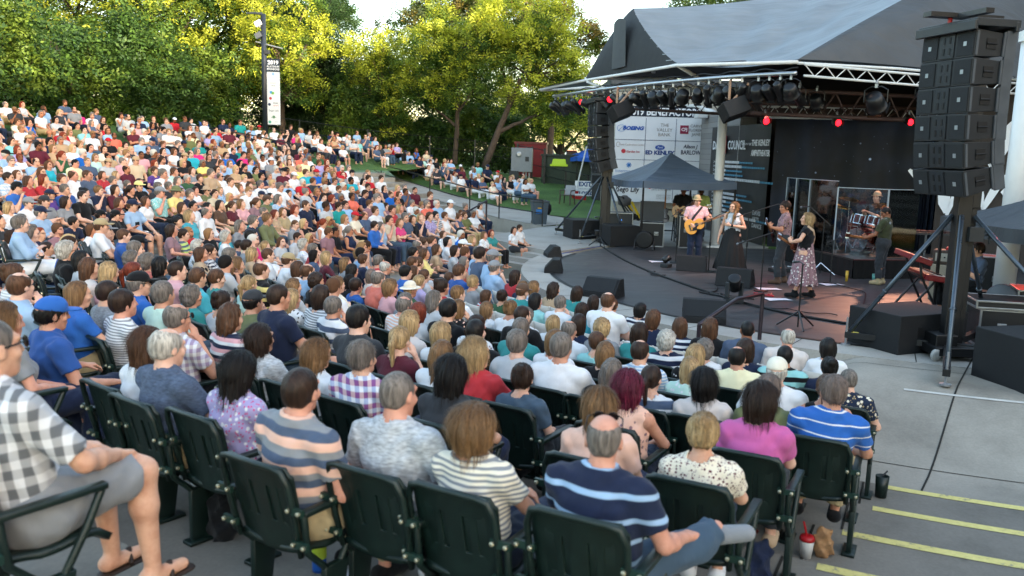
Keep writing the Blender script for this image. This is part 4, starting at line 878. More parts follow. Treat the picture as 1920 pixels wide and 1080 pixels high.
# ---------------------------------------------------------------- loudspeaker towers
GRL=M('speaker_grille','15171a',.75,var=.3,vs=90,bump=.4,bs=500); HORN=M('horn_grey','3a3e43',.45,var=.1); CABG=M('cabinet_grey','1c1e21',.55,var=.15,vs=8); LOGO=M('logo_silver','8e9498',.4,metal=.4,var=0)
def array(parent_label,loc,rz,n,tilt):
    t=thing('line_array',parent_label,'loudspeaker',loc,rz)      # front faces local +Y
    W,H,D=.99,.345,.44; P=np.array([0,0.]); ang=0
    b=MB(); b.box((0,-.05,.06),(W+.12,D+.2,.1)); b.box((0,D/2+.06,.02),(W+.14,.05,.12)); b.box((0,-D/2-.1,.02),(W+.14,.05,.12)); b.obj('rigging_frame',DKG,t,bevel=.01)
    b=MB(); b.box((.1,-.05,.22),(.16,1.1,.06)); b.box((-.3,.1,.2),(.5,.12,.06)); b.obj('hoist_beam',BLK,t); MB().tube([(.1,.15,.1),(.1,.15,.2)],.03,8).obj('shackle',REDM,t); MB().tube([(.1,-.3,.1),(.1,-.3,.2)],.03,8).obj('shackle',REDM,t)
    y,z=0.,-.02
    for i in range(n):
        ang=tilt[i]; c,s=math.cos(ang),math.sin(ang); cy,cz=y-(-H/2)*0-s*(-H/2)*-1*0, z-H/2
        bx=MB(); bx.add([(-W/2,D/2,-H/2),(W/2,D/2,-H/2),(W/2*.96,-D/2,-H/2*.8),(-W/2*.96,-D/2,-H/2*.8),(-W/2,D/2,H/2),(W/2,D/2,H/2),(W/2*.96,-D/2,H/2*.8),(-W/2*.96,-D/2,H/2*.8)],[(0,3,2,1),(4,5,6,7),(0,1,5,4),(1,2,6,5),(2,3,7,6),(3,0,4,7)])
        q=bx.obj('speaker_cabinet',CABG,t,bevel=.006); q.location=(0,cy+.0,cz); q.rotation_euler=(-ang,0,0)
        g=MB()
        for s_ in (-1,1): MB().box((s_*W*.335,D/2+.006,0),(W*.3,.012,H*.86)).obj('grille',GRL,q); MB().box((s_*W*.335,D/2+.013,0),(.055,.006,.055)).obj('badge',LOGO,q); g=MB(); g.box((0,D/2+.004,0),(W*.27,.02,H*.9)); g.obj('horn',HORN,q); g=MB()
        for s_ in (-1,1):
            for r_ in (-1,1): g.box((s_*.055,D/2+.016,r_*.07),(.03,.01,.085))
        g.obj('slot',RUBB,q)
        for s_ in (-1,1):
            g=MB(); g.box((s_*W*.492,-.02,0),(.02,.14,.13)); g.obj('handle_recess',RUBB,q); g=MB(); g.tube([(s_*W*.503,-.09,-.0),(s_*W*.503,.05,-.0)],.013,6); g.obj('handle',RUBB,q)
            for yy in (-.2,.19): MB().box((s_*W*.5,yy,0),(.02,.03,.3)).obj('rigging_bar',GREYP,q)
            MB().box((s_*W*.49,-D/2-.08,0),(.03,.15,H*.985)).obj('rear_plate',GREYP,q)
        y-=H*math.sin(ang); z-=H*math.cos(ang)
    return t
def tower(label,loc,h,feet,bh,mast_r=.11):
    t=thing('lifting_tower',label,'lifting tower',loc); b=MB(); b.box((0,0,h/2+.08),(.2,.16,h)); b.obj('mast',BLK,t,bevel=.01); b=MB(); b.box((.15,.06,h*.32+.1),(.12,.12,h*.64)); b.box((.15,.06,h*.5),(.17,.17,.3)); b.obj('inner_mast',BLK,t,bevel=.01)
    b=MB(); b.box((0,0,.13),(.62,.62,.12)); b.box((-.1,0,.26),(.3,.34,.16)); b.obj('base',BLK,t,bevel=.01)
    for f in feet:
        f=np.array(f,float)-np.array(loc)[:2]; L_=np.hypot(*f); a=math.atan2(f[1],f[0]); b=MB(); b.box((f[0]/2,f[1]/2,.16),(L_,.09,.09),a); b.obj('outrigger',BLK,t,bevel=.004)
        b=MB(); k=f*.95; m=f*.08; b.tube([(*k,.22),(*m,bh)],.032,10); b.tube([(*lerp(k,m,.35),.22+(bh-.22)*.35),(*lerp(k,m,.36),.22+(bh-.22)*.36)],.045,10); b.obj('brace',STEELB,t,smooth=True)
        b=MB(); b.tube([(*(f*.985),.03),(*(f*.985),.42)],.016,8); b.lathe([(.07,0),(.07,.02),(.02,.03)],(*(f*.985),.0),14); b.obj('screw_foot',STEEL,t); b=MB(); b.box((*(f*.9),.206),(.1,.05,.004),a); b.obj('warning_sticker',YEL,t)
    b=MB(); b.box((.16,-.05,1.75),(.2,.2,.2)); b.tube([(.2,-.12,1.75),(.34,-.12,1.75),(.36,-.12,1.62)],.016,8); b.obj('winch',DKG,t,bevel=.02)
    for s_ in ((-.3,-.3),(.3,-.28)): b=MB(); b.lathe([(.03,-.022),(.08,-.022),(.085,0),(.08,.022),(.03,.022)],(s_[0],s_[1],.087),18,axis=(.35,-1,0)); b.obj('castor_wheel',M('pale_rubber','a0a09c',.5),t,smooth=True)
    return t
STEELB=M('dark_steel','4e5761',.3,metal=.7,var=.1)
tower('tall black lifting tower with grey diagonal braces holding the nearer array',(6.17,11.8,.5),4.5,[(4.95,12.4),(5.36,10.2),(7.9,11.0),(7.5,13.2)],2.0)
array('big black line array of six cabinets high on the nearer tower',(5.84,11.62,4.9),R(-168-90),6,[-.02,0,.02,.05,.12,.22])
tower('black lifting tower standing left of the white sponsor banner',(2.78,26.6,.5),4.6,[(1.42,28.6),(2.0,25.75),(4.0,27.6),(3.4,25.9)],2.0)
array('smaller-looking black line array hanging in front of the trees',(2.5,26.5,4.75),R(-172-90),6,[-.02,.02,.06,.12,.2,.3])
SUBW=M('black_textured_paint','101114',.7,var=.3,vs=30,bump=.4,bs=260)
def sub(label,loc,rz,d,hn=True):
    t=thing('subwoofer',label,'subwoofer',loc,rz); w,dp,h=d; MB().box((0,0,h/2),d).obj('cabinet',SUBW,t,bevel=.012)
    MB().box((0,dp/2+.004,h/2),(w*.94,.012,h*.9)).obj('grille',GRL,t)
    if hn:
        for s_ in (-1,1):
            MB().box((w/2+.0,s_*dp*.2,h*.55),(.006,.1,.15)).obj('handle',RUBB,t); 
            MB().box((s_*w*.2,-dp/2,h*.55),(.1,.006,.15)).obj('handle',RUBB,t)
    return t
sub('black subwoofer box nearest the far stage edge',(3.2,25.75,.5),R(15),(.95,.95,.6)); sub('black subwoofer box beside the brace of the far tower',(2.2,27.6,.5),R(15),(.95,.95,.6))
sub('wide black subwoofer under the brace of the nearer tower',(5.9,12.5,.5),R(24),(1.35,.95,.56)); sub('huge black subwoofer at the right edge of the plaza',(6.85,10.45,.42),R(14),(1.5,1.1,.72))
# ---------------------------------------------------------------- road cases, tents, small stage gear
CASE=M('black_laminate','131416',.5,var=.15)
def case(label,loc,rz,d,lid=.0,open_=0,rack=False,latch=2):
    t=thing('road_case',label,'road case',loc,rz); w,dp,h=d; MB().box((0,0,h/2),(w-.02,dp-.02,h-.01)).obj('body',CASE,t); b=MB()
    for sx in (-1,1):
        for sy in (-1,1): b.box((sx*w/2,sy*dp/2,h/2),(.03,.03,h))
    for z in (0.015,h-.015):
        for sx in (-1,1): b.box((sx*w/2,0,z),(.028,dp-.03,.028)); b.box((0,sx*dp/2,z),(w-.03,.028,.028))
    b.obj('edging',ALU,t,bevel=.004)
    for i in range(latch):
        b=MB(); x=(i-(latch-1)/2)*w*.4; b.box((x,-dp/2-.006,h*.55),(.13,.012,.11)); b.obj('latch',ALU,t,bevel=.006); b=MB(); b.tube([(x-.045,-dp/2-.02,h*.57),(x-.045,-dp/2-.035,h*.53),(x+.045,-dp/2-.035,h*.53),(x+.045,-dp/2-.02,h*.57)],.008,6); b.obj('handle',RUBB,t)
    if lid:
        q=thing('x','','') ; bpy.data.objects.remove(q); o=MB().box((0,dp/2+.04,h+lid/2),(w,.06,lid)).obj('lid',M('grey_laminate','2c3034',.5),t,bevel=.006)
    if rack:
        b=MB(); b.box((0,-dp/2-.004,h*.5),(w-.1,.012,h-.12)); b.obj('rack_gear',DKG,t); rg=random.Random(3)
        b=MB()
        for i in range(14): b.box((rg.uniform(-w*.35,w*.35),-dp/2-.012,rg.uniform(h*.15,h*.85)),(.018,.006,.012))
        b.obj('indicator_light',emis('blue_led','3f7fd8',1.2),t)
    return t
case('black flight case with an open grey lid beside the guitar technician',(4.15,25.7,.5),R(-8),(.72,.62,.72),.6); case('tall black flight case behind the hat-wearing guitarist',(5.25,25.55,.5),R(-4),(.62,.6,.95)); case('rack of mixing gear standing behind the front subwoofer',(3.3,27.0,.5),R(-4),(.85,.7,.9),0,0,True)
case('silver-edged flight case with a thick lid right of the nearer tower',(7.55,12.75,.5),R(-12),(1.0,.7,.58)); 
o=case('flat silver-edged case lid stacked on the flight case at the right',(7.5,12.75,1.085),R(-12),(1.06,.74,.13),latch=0); case('black equipment rack with silver frame under the right tent',(8.6,13.6,.5),R(-20),(.9,.7,.75),0,0,True); case('second black equipment rack at the right tent edge',(9.2,12.9,.5),R(-30),(.9,.7,.9))
def tent(label,c,rz,size,ze,zp,col,val=.2,legs=True,logo=False,lean=0):
    t=thing('pop_up_tent',label,'tent',(*c,0.),rz); s=size/2; m=fabric('tent_fabric_'+col,col,.2); b=MB(); n=12
    cs=[(-s,-s),(s,-s),(s,s),(-s,s)]
    for i in range(4):
        a,d=np.array(cs[i]),np.array(cs[(i+1)%4]); G=[]
        for u in np.linspace(0,1,n):
            row=[]
            for v in np.linspace(0,1,10):
                p=(a*(1-u)+d*u)*(1-v); z=ze+(zp-ze)*v-.1*math.sin(PI*v)*(1) -.05*math.sin(PI*u)*(1-v); row.append((*p,z))
            G.append(row)
        b.grid(np.array(G))
    b.obj('roof',m,t,smooth=True); b=MB()
    for i in range(4):
        a,d=np.array(cs[i]),np.array(cs[(i+1)%4]); G=[]
        for u in np.linspace(0,1,16):
            p=a*(1-u)+d*u; nrm=np.array([d[1]-a[1],a[0]-d[0]]); nrm=nrm/np.linalg.norm(nrm); zz=ze-.05*math.sin(PI*u); G.append([(*(p+nrm*.012),zz),(*(p+nrm*(.02+.012*math.sin(u*22))),zz-val)])
        b.grid(np.array(G))
    b.obj('valance',fabric('valance_'+col,col,.2),t,smooth=True)
    if legs:
        for x,y in cs: b=MB(); b.box((x*.985,y*.985,(ze+.5)/2),(.045,.045,ze-.5)); b.obj('leg',BLK,t)
    if logo:
        b=MB(); b.add([(-s+.25,-s-.035,ze-.16),(-s+.45,-s-.035,ze-.16),(-s+.35,-s-.035,ze-.04)],[(0,1,2)]); b.obj('emblem',tcol('c9ccd0'),t)
        text_mesh('CANOPY',.07,tcol('b9bcc0'),t,(-s+.72,-s-.036,ze-.1),sx=1.0) if False else None
    return t
tent('dark blue-grey pop-up tent over the guitar technician',(4.79,26.74),R(14.7),3.0,2.46,3.3,'556376'); tent('dark charcoal pop-up tent at the right edge of the frame',(9.15,13.7),R(2),3.05,2.28,3.05,'2f3338',.22,True,True)
tent('bright blue pop-up tent out in the park',(4.4,46.5),R(10),3.0,3.0,3.75,'1a57b5',.2,True)
# fan, wedges, mics
def wedge(label,loc,rz,k=1,g=None):
    t=thing('floor_monitor',label,'floor monitor',loc,rz,g); t.scale=(k,)*3; b=MB(); pr=[(-.25,0),(.25,0),(.25,.1),(.02,.36),(-.16,.36)]
    v=[(x_,p[0],p[1]) for x_ in (-.35,.35) for p in pr]; b.add(v,[(4,3,2,1,0),(5,6,7,8,9)]+[(i,(i+1)%5,5+(i+1)%5,5+i) for i in range(5)]); b.obj('cabinet',SUBW,t,bevel=.01)
    b=MB(); a=math.atan2(.26,-.23); b.box((0,.139,.236),(.62,.32,.012),M4=Matrix.Rotation(-math.atan2(.26,.23),4,'X')); b.obj('grille',GRL,t); b=MB()
    for s_ in (-1,1): b.box((s_*.352,-.03,.18),(.008,.14,.07))
    b.obj('handle',RUBB,t); return t
wedge('black floor monitor with sloped grille facing the hat-wearing guitarist',(4.28,20.25,.51),R(-15)); wedge('black floor monitor with sloped grille facing the standing singer',(4.75,18.0,.51),R(-28),1.05)
wedge('small black floor monitor on the rim by the apron steps',(1.05,22.3,.5),R(100),.8); wedge('small black floor monitor next along the rim from the steps',(.95,19.4,.5),R(85),.85); wedge('black floor monitor on the rim in front of the bald front-row viewer',(1.75,16.15,.5),R(150),1.0); wedge('black floor monitor on the rim nearest the handrail',(3.2,13.95,.5),R(170),1.0)
t=thing('floor_fan','round black floor fan at the back edge of the stage','fan',(3.75,24.3,.51),R(160)); b=MB(); b.lathe([(.2,-.1),(.25,-.1),(.25,.1),(.2,.1)],(0,0,.3),22,axis=(0,1,0)); b.obj('shroud',RUBB,t,smooth=True); b=MB()
for r_ in (.05,.1,.15,.2): b.tube([(r_*math.cos(a),.1,.3+r_*math.sin(a)) for a in np.linspace(0,2*PI,20)],.006,5)
b.obj('guard',BLK,t); b=MB(); b.tube([(-.27,-.15,.02),(-.27,0,.3),(-.27,.15,.02)],.015,6); b.tube([(.27,-.15,.02),(.27,0,.3),(.27,.15,.02)],.015,6); b.tube([(-.27,0,.3),(.27,0,.3)],.015,6); b.obj('stand',BLK,t)
MESHM=M('mic_mesh','6f7276',.35,metal=.6)
def mic(label,loc,rz,h=1.45,boom=.55,rise=.18,tripod=False,up=True):
    t=thing('microphone_stand',label,'microphone stand',loc,rz,None); b=MB(); 
    if tripod:
        for k in range(3): a=k*2.094+.3; b.tube([(0,0,.28),(.34*math.cos(a),.34*math.sin(a),.02)],.014,6)
    else: b.lathe([(.14,0),(.14,.015),(.03,.03)],(0,0,0),20)
    b.obj('base',CHROME if tripod==2 else BLK,t); b=MB(); b.tube([(0,0,.02),(0,0,h)],.013,8); b.tube([(0,0,h*.5),(0,0,h*.56)],.022,8); b.obj('pole',BLK,t); b=MB(); b.tube([(-.0,-boom*.45,h-rise*.45),(0,boom,h+rise)],.01,8); b.obj('boom',BLK,t)
    b=MB(); e=np.array([0,boom,h+rise]); d=np.array([0,1,-.15 if rise>0 else -.3]); d=d/np.linalg.norm(d); b.tube([e,e+d*.05,e+d*.17],[.012,.017,.023],10); b.obj('microphone',DKG,t,smooth=True); b=MB(); b.lathe([(.001,-.03),(.024,-.015),(.029,0),(.022,.022),(.001,.032)],tuple(e+d*.19),12,axis=tuple(d)); b.obj('mic_head',MESHM,t,smooth=True); return t
mic('boom microphone stand in front of the hat-wearing guitarist',(4.15,21.6,.51),R(-55),1.3,.5,.25); mic('boom microphone stand angled up to the singer in the long black skirt',(4.65,20.1,.51),R(-70),1.25,.6,.28); mic('boom microphone stand right of the singer, arm pointing right',(5.15,18.75,.51),R(-80),1.5,.65,.2); mic('low boom microphone stand in front of the bearded guitarist',(5.1,17.3,.51),R(110),1.15,.45,-.12)
mic('straight black tripod stand at the near edge of the stage',(4.62,13.5,.51),R(10),1.05,.1,.02,True); mic('chrome tripod microphone stand behind the long-haired mandolin player',(7.3,20.1,.51),R(70),1.3,.35,.3,2); mic('boom microphone stand in front of the bowed bass player',(7.05,18.75,.51),R(-100),.95,.3,.1); mic('short tripod stand at the far left edge of the stage floor',(2.55,24.9,.51),R(30),.85,.12,.02,True)
t=thing('moving_head_light','black moving-head stage light standing at the front of the stage','stage light',(4.15,15.75,.51),R(20)); MB().box((0,0,.06),(.3,.24,.12)).obj('base',DKG,t,bevel=.015); b=MB()
for s_ in (-1,1): b.box((s_*.15,0,.25),(.04,.12,.3))
b.obj('yoke',DKG,t,bevel=.015); b=MB(); b.lathe([(.06,-.17),(.1,-.13),(.11,.05),(.115,.16),(.1,.17),(.001,.16)],(0,0,.36),18,axis=(-.4,-.5,.75)); b.obj('head',BLK,t,smooth=True)
t=thing('moving_head_light','small black light left of the guitarist floor monitor','stage light',(3.75,20.7,.51),R(50)); MB().box((0,0,.04),(.24,.2,.08)).obj('base',DKG,t,bevel=.01); b=MB(); b.lathe([(.05,-.1),(.08,-.08),(.08,.1),(.001,.1)],(0,0,.2),14,axis=(.5,-.5,.5)); b.obj('head',BLK,t,smooth=True)
PAPER=M('white_paper','d9d4da',.7,var=.05)
for i,(x,y,a,lab) in enumerate([(3.75,21.7,.2,'white set list sheet on the stage left of the hat-wearing guitarist'),(5.35,17.6,.15,'white set list sheet by the low microphone stand'),(5.15,16.3,.2,'white set list sheet by the front boots of the mandolin player'),(6.2,18.9,.3,'pinkish sheet behind the bearded guitarist'),(7.3,15.0,0,'white sheet by the keyboard player pedals'),(7.0,18.5,.3,'sheet at the foot of the bass player stand')]):
    b=MB(); P=np.array([[(u*.5-.25,v*.3-.15,.004+.008*math.sin(3*u+2*v)) for v in np.linspace(0,1,5)] for u in np.linspace(0,1,7)]); b.grid(P); o=b.obj('set_list',PAPER,smooth=True); o.location=(x,y,.512); o.rotation_euler=(0,0,a); tag(o,lab,'paper')
def cable(pts,label,r=.014,m=RUBB,n=60,wob=.05,seed=0):
    P=bez([(*p,.527) if len(p)==2 else p for p in pts],n); rg=np.random.default_rng(seed); ph=rg.uniform(0,6,4); t=np.linspace(0,1,n); P[:,0]+=wob*np.sin(9*t+ph[0]); P[:,1]+=wob*np.sin(13*t+ph[1]); o=MB().tube(P,r,6).obj('cable',m,smooth=True); return tag(o,label,'cable')
cable([(2.6,24.9),(3.0,22.0),(2.8,19.5),(3.7,17.2),(4.2,15.6),(4.9,14.2),(6.6,13.2)],'thick black cable snaking across the whole stage front',.022); cable([(3.4,19.6),(3.0,19.0),(3.5,18.7),(3.6,19.5),(3.1,19.6)],'loop of black cable by a red connector left of the monitors',.012,wob=.12); cable([(4.2,17.5),(3.7,16.8),(3.9,16.4),(4.3,16.7)],'tangle of black cable behind the moving-head light',.016,wob=.15,seed=3); cable([(4.3,16.6),(3.8,16.5),(4.0,16.9),(4.5,16.3)],'second tangle of black cable behind the moving-head light',.014,wob=.16,seed=5)
cable([(5.0,17.0),(4.8,16.6),(5.3,16.5),(5.2,17.0)],'red and black coiled cable at the low microphone stand',.014,REDM,wob=.1,seed=7); cable([(4.2,15.6),(4.8,15.0),(5.4,15.2),(5.6,14.6)],'thin black cable curling in front of the moving-head light',.009,wob=.1,seed=9); cable([(2.6,24.9),(1.6,23.4),(1.15,22.4)],'blue cable to the small monitor by the steps',.01,M('blue_cable','20408c',.5),wob=.02); cable([(5.9,13.8),(6.4,15.5),(7.4,17),(7.2,18.6)],'thin black cable trailing to the bass player',.009,wob=.15,seed=12)
cable([(6.4,20.6),(6.2,20),(6.6,19.4),(6.2,18.9)],'thin black cable behind the bearded guitarist',.009,wob=.12,seed=14)
# ---------------------------------------------------------------- drum riser and kit
t=thing('drum_riser','low black-skirted riser carrying the drum kit','platform',(0,0,0)); RP=[(7.85,19.55),(10.4,20.05),(10.2,23.6),(7.2,23.2)]
MB().prism(RP,.93,.965).obj('deck',M('riser_top','2c2624',.5,var=.2),t); b=MB()
for i in range(4):
    a,d=np.array(RP[i]),np.array(RP[(i+1)%4]); nn=np.array([d[1]-a[1],a[0]-d[0]]); nn/=np.linalg.norm(nn); G=[]
    for u in np.linspace(0,1,60): p=a*(1-u)+d*u+nn*(.02+.018*math.sin(u*75)); q=a*(1-u)+d*u+nn*.01; G.append([(*p,.505),(*q,.93)])
    b.grid(np.array(G))
b.obj('skirt',M('black_velour','0b0a0b',.95,var=.2),t,smooth=True); b=MB(); b.tube([(*RP[0],.95),(*RP[1],.95)],.018,6); b.obj('edge',M('red_brown_edge','4f2420',.5),t)
DRM=M('drum_shell','5a1218',.25,var=.1,spec=.6); HEADM=M('drum_head','c9b9b6',.5,var=.05); CYM=M('cymbal_bronze','b58a45',.28,metal=1,var=.15,vs=30)
kit=thing('drum_kit','red drum kit with bronze cymbals behind clear panels on the riser','drum kit',(8.95,21.3,.965),R(120))
def drum(nm,c,r,h,axis=(0,0,1)):
    q=MB().lathe([(r,-h/2),(r,h/2)],c,24,axis=axis).obj(nm,DRM,kit,smooth=False); b=MB(); b.lathe([(.001,h/2+.002),(r*.97,h/2+.004)],c,24,axis=axis); b.lathe([(.001,-h/2-.002),(r*.97,-h/2-.004)],c,24,axis=axis); b.obj('drum_head',HEADM,q); b=MB(); b.lathe([(r*1.01,h/2-.012),(r*1.05,h/2-.012),(r*1.05,h/2+.014),(r*1.01,h/2+.014)],c,24,axis=axis); b.lathe([(r*1.01,-h/2-.014),(r*1.05,-h/2-.014),(r*1.05,-h/2+.012),(r*1.01,-h/2+.012)],c,24,axis=axis)
    b.obj('hoop',CHROME,q); b=MB(); A=Vector((0,0,1)).rotation_difference(Vector(axis)).to_matrix()
    for k in range(8): p=np.array(A@Vector((r*1.04*math.cos(k*PI/4),r*1.04*math.sin(k*PI/4),0)))+np.array(c); e=np.array(A@Vector((0,0,1)))*h*.45; b.tube([p-e,p+e],.01,5)
    b.obj('lugs',CHROME,q)
drum('bass_drum',(0,.35,.3),.29,.42,(0,1,0)); drum('tom',(-.2,.3,.78),.17,.2,(0,-.3,1)); drum('tom',(.2,.3,.78),.17,.22,(0,-.3,1)); drum('floor_tom',(.55,-.1,.42),.21,.36); drum('snare',(-.35,-.1,.6),.18,.14,(0,-.1,1))
for x,y,z,r,ax in ((-.75,.15,.85,.19,(.1,-.1,1)),(-.6,.55,1.2,.24,(.2,-.25,1)),(.15,.75,1.3,.25,(0,-.3,1)),(.75,.5,1.15,.27,(-.25,-.25,1)),(.95,.0,1.05,.22,(-.2,0,1))):
    b=MB(); b.lathe([(.001,.02),(.03,.018),(r*.6,.006),(r,-.008),(r*.6,.0),(.001,.012)],(x,y,z),24,axis=ax); b.obj('cymbal',CYM,kit,smooth=True); b=MB(); b.tube([(x,y,.3),(x,y,z-.01)],.012,6)
    for k in range(3): b.tube([(x,y,.32),(x+.26*math.cos(k*2.09+x),y+.26*math.sin(k*2.09+x),.01)],.011,6)
    b.obj('cymbal_stand',CHROME,kit)
b=MB(); b.lathe([(.17,.46),(.18,.48),(.18,.52),(.16,.54)],(0,-.55,0),18); b.tube([(0,-.55,0),(0,-.55,.47)],.025,8); b.obj('drum_stool',RUBB,kit)
def glassmat():
    m,nt,b=nodes('clear_acrylic'); gl=N(nt,'BsdfGlossy'); gl.inputs['Roughness'].default_value=.03; tr=N(nt,'BsdfTransparent'); tr.inputs[0].default_value=(.86,.9,.92,1); fr=N(nt,'Fresnel'); fr.inputs[0].default_value=1.7
    mx=N(nt,'MixShader'); L(nt,fr.outputs[0],mx.inputs[0]); L(nt,tr.outputs[0],mx.inputs[1]); L(nt,gl.outputs[0],mx.inputs[2]); L(nt,mx.outputs[0],nt.nodes['Material Output'].inputs[0]); return m
ACR=glassmat(); ACE=M('acrylic_edge','9aa2a8',.2,var=0)
ds=thing('drum_shield','clear folding acrylic drum shield with pale edges','drum shield',(0,0,.97))
for i,(a,d) in enumerate([((7.25,22.9),(7.3,22.3)),((7.3,22.3),(7.45,21.7)),((7.45,21.7),(7.75,20.6)),((7.75,20.6),(8.75,20.1)),((8.75,20.1),(9.6,20.35))]):
    a,d=np.array(a),np.array(d); ce=(a+d)/2; l=np.linalg.norm(d-a); rz=math.atan2(*(d-a)[::-1]); h=1.75 if i<3 else 1.6; q=MB().box((*ce,h/2),(l-.02,.012,h),rz).obj('panel',ACR,ds); b=MB(); b.box((*a,h/2),(.03,.03,h),rz); b.box((*ce,h-.008),(l,.018,.016),rz); b.obj('edge',ACE,q)
case('low silver case at the left front of the drum riser',(7.7,22.4,.97),R(100),(.7,.4,.3)); 
# percussion table, amps and keyboards
t=thing('keyboard_table','long table of pedals and controllers on the right of the drum riser','table',(10.2,20.9,.5),R(-8)); MB().box((0,0,1.0),(1.75,.5,.05)).obj('tabletop',DKG,t); b=MB()
for i in range(9): b.box((-.75+.19*i,0,1.045),(.16,.3,.045))
b.obj('controllers',M('red_black_gear','35161a',.4),t,bevel=.004)
for x in (-.8,-.15,.8): MB().box((x,0,.49),(.05,.4,.98)).obj('leg',STEELB,t)
def amp(label,loc,rz,h2=True):
    t=thing('guitar_amplifier',label,'amplifier',loc,rz); MB().box((0,0,.36),(.7,.4,.7)).obj('cabinet',M('tan_grille_cloth','8d8474',.8,var=.15,vs=60),t,bevel=.015); MB().box((0,0,.86),(.68,.34,.28)).obj('head',M('brown_tolex','3a2d26',.6),t,bevel=.02); MB().box((0,-.172,.86),(.58,.01,.16)).obj('control_panel',M('amp_panel','8e8a80',.4),t); b=MB()
    for i in range(6): b.lathe([(.016,0),(.016,.02)],(-.2+.08*i,-.178,.86),10,axis=(0,-1,0))
    b.obj('knobs',RUBB,t); MB().box((.22,-.18,.9),(.03,.01,.03)).obj('pilot_light',emis('blue_lamp','3f5fe8',3.0),t); MB().box((.05,.0,1.03),(.35,.2,.05)).obj('effect_unit',REDM,t,bevel=.005); return t
amp('tan fronted guitar amplifier behind the red keyboards',(8.75,16.9,.5),R(-35)); case('black cabinet beside the tan amplifier',(9.35,16.6,.5),R(-35),(.7,.5,.95))
def keyboard(label,loc,rz,tilt):
    t=thing('keyboard',label,'keyboard',loc,rz); m4=Matrix.Rotation(tilt,4,'X'); MB().box((0,0,0),(1.15,.34,.1),M4=m4).obj('body',M('keyboard_red','6a0f18',.3,var=.1),t,bevel=.01); MB().box(tuple(m4@Vector((.0,-.07,.052))),(1.0,.15,.012),M4=m4).obj('white_keys',M('ivory','d8d4cc',.3,var=0),t); b=MB()
    for i in range(36):
        if i%7 not in (2,6): b.box(tuple(m4@Vector((-.48+.0275*i,-.045,.064))),(.013,.09,.016),M4=m4)
    b.obj('black_keys',RUBB,t); MB().box(tuple(m4@Vector((0,.09,.052))),(.9,.11,.01),M4=m4).obj('control_panel',DKG,t); return t
keyboard('red keyboard on the upper tier of its stand',(7.3,15.5,1.5),R(82),.3); keyboard('red keyboard on the lower tier under the player hands',(7.52,15.35,1.2),R(82),.1)
t=thing('keyboard_stand','black two-tier keyboard stand under the red keyboards','stand',(7.42,15.42,.51),R(82)); 
for s_ in (-1,1): b=MB(); b.tube([(s_*.4,-.25,.02),(s_*.4,.1,.7),(s_*.4,.15,1.05)],.022,8); b.tube([(s_*.4,.3,.02),(s_*.4,-.2,.7)],.022,8); b.obj('leg',BLK,t)
b=MB(); b.tube([(-.4,.1,.7),(.4,.1,.7)],.02,8); b.obj('crossbar',BLK,t)
t=thing('foot_stool','black keyboard bench under the seated keyboard player','stool',(8.25,15.0,.51)); MB().box((0,0,.44),(.45,.35,.08)).obj('seat',RUBB,t,bevel=.02); b=MB(); b.tube([(-.2,-.15,.01),(.2,.15,.4)],.02,6); b.tube([(.2,-.15,.01),(-.2,.15,.4)],.02,6); b.obj('leg',BLK,t)
def bottle(label,loc,c,r=.035,h=.2,nm='drink_cup',cat='cup'):
    t=thing(nm,label,cat,loc); MB().lathe([(r*.8,0),(r,h),(r*.93,h),(r*.75,.01)],(0,0,0),18).obj('body',M('cup_'+c,c,.4,var=.05),t,smooth=True); MB().lathe([(r*1.05,h-.005),(r*1.05,h+.012),(r*.8,h+.02)],(0,0,0),18).obj('lid',M('cup_lid_'+c,c,.3,var=0),t,smooth=True); return t
bottle('teal paper cup on the stage by the bass player boots',(8.25,19.3,.51),'5c9c96',.045,.14); bottle('yellow drink bottle standing by the bass player microphone stand',(7.55,19.1,.51),'c8a23c',.035,.22); bottle('yellow drink bottle on the floor by the keyboard player',(7.5,14.6,.51),'b89a3a',.035,.2)
t=thing('pedal_board','chrome pedals and metal boxes on the floor behind the bearded guitarist','pedal board',(6.5,20.4,.51),R(20)); MB().box((0,0,.05),(.6,.3,.08)).obj('board',DKG,t); b=MB()
for i in range(4): b.box((-.22+.15*i,0,.11),(.09,.13,.05))
b.obj('pedals',CHROME,t,bevel=.005)
t=thing('round_stage_drum','pale round disc propped behind the right tower brace','disc',(7.9,13.6,.95),R(-60)); MB().lathe([(.001,-.06),(.24,-.06),(.26,0),(.24,.06),(.001,.06)],(0,0,.1),28,axis=(.2,-1,.1)).obj('disc',GREYP,t,smooth=True); MB().tube([(0,.05,-.44),(0,0,.1)],.03,8).obj('stand',BLK,t)
# handrails down at the pit and the far stair
def rail(label,pts,r=.025,m=None,low=True,posts=None,ph=.95):
    t=thing('handrail',label,'handrail'); m=m or BLK; b=MB(); b.tube(pts,r,8); b.obj('top_rail',m,t,smooth=True)
    if low: b=MB(); b.tube([np.array(p)-np.array([0,0,ph*.5]) for p in pts],r*.8,8); b.obj('lower_rail',m,t,smooth=True)
    for p in (posts if posts is not None else pts): b=MB(); b.tube([(p[0],p[1],p[2]-ph),p],r,8); b.obj('post',m,t)
    return t
rail('dark steel handrail rising from the front rows to the stage rim',[(2.55,11.35,.95),(3.3,12.35,1.15),(3.75,12.6,1.2)],.03,M('brown_rail','3a3238',.35,metal=.5),False,[(3.75,12.6,1.2),(2.55,11.35,.95)],.75)
RL=[(-9.5,50.5,2.9),(-6.9,44.3,2.35),(-3.9,39.4,1.9),(-1.9,36.4,1.62),(-.6,34.0,1.49),(1.05,31.5,1.45)]
rail('long black handrail sloping down beside the walkway',RL,.026)
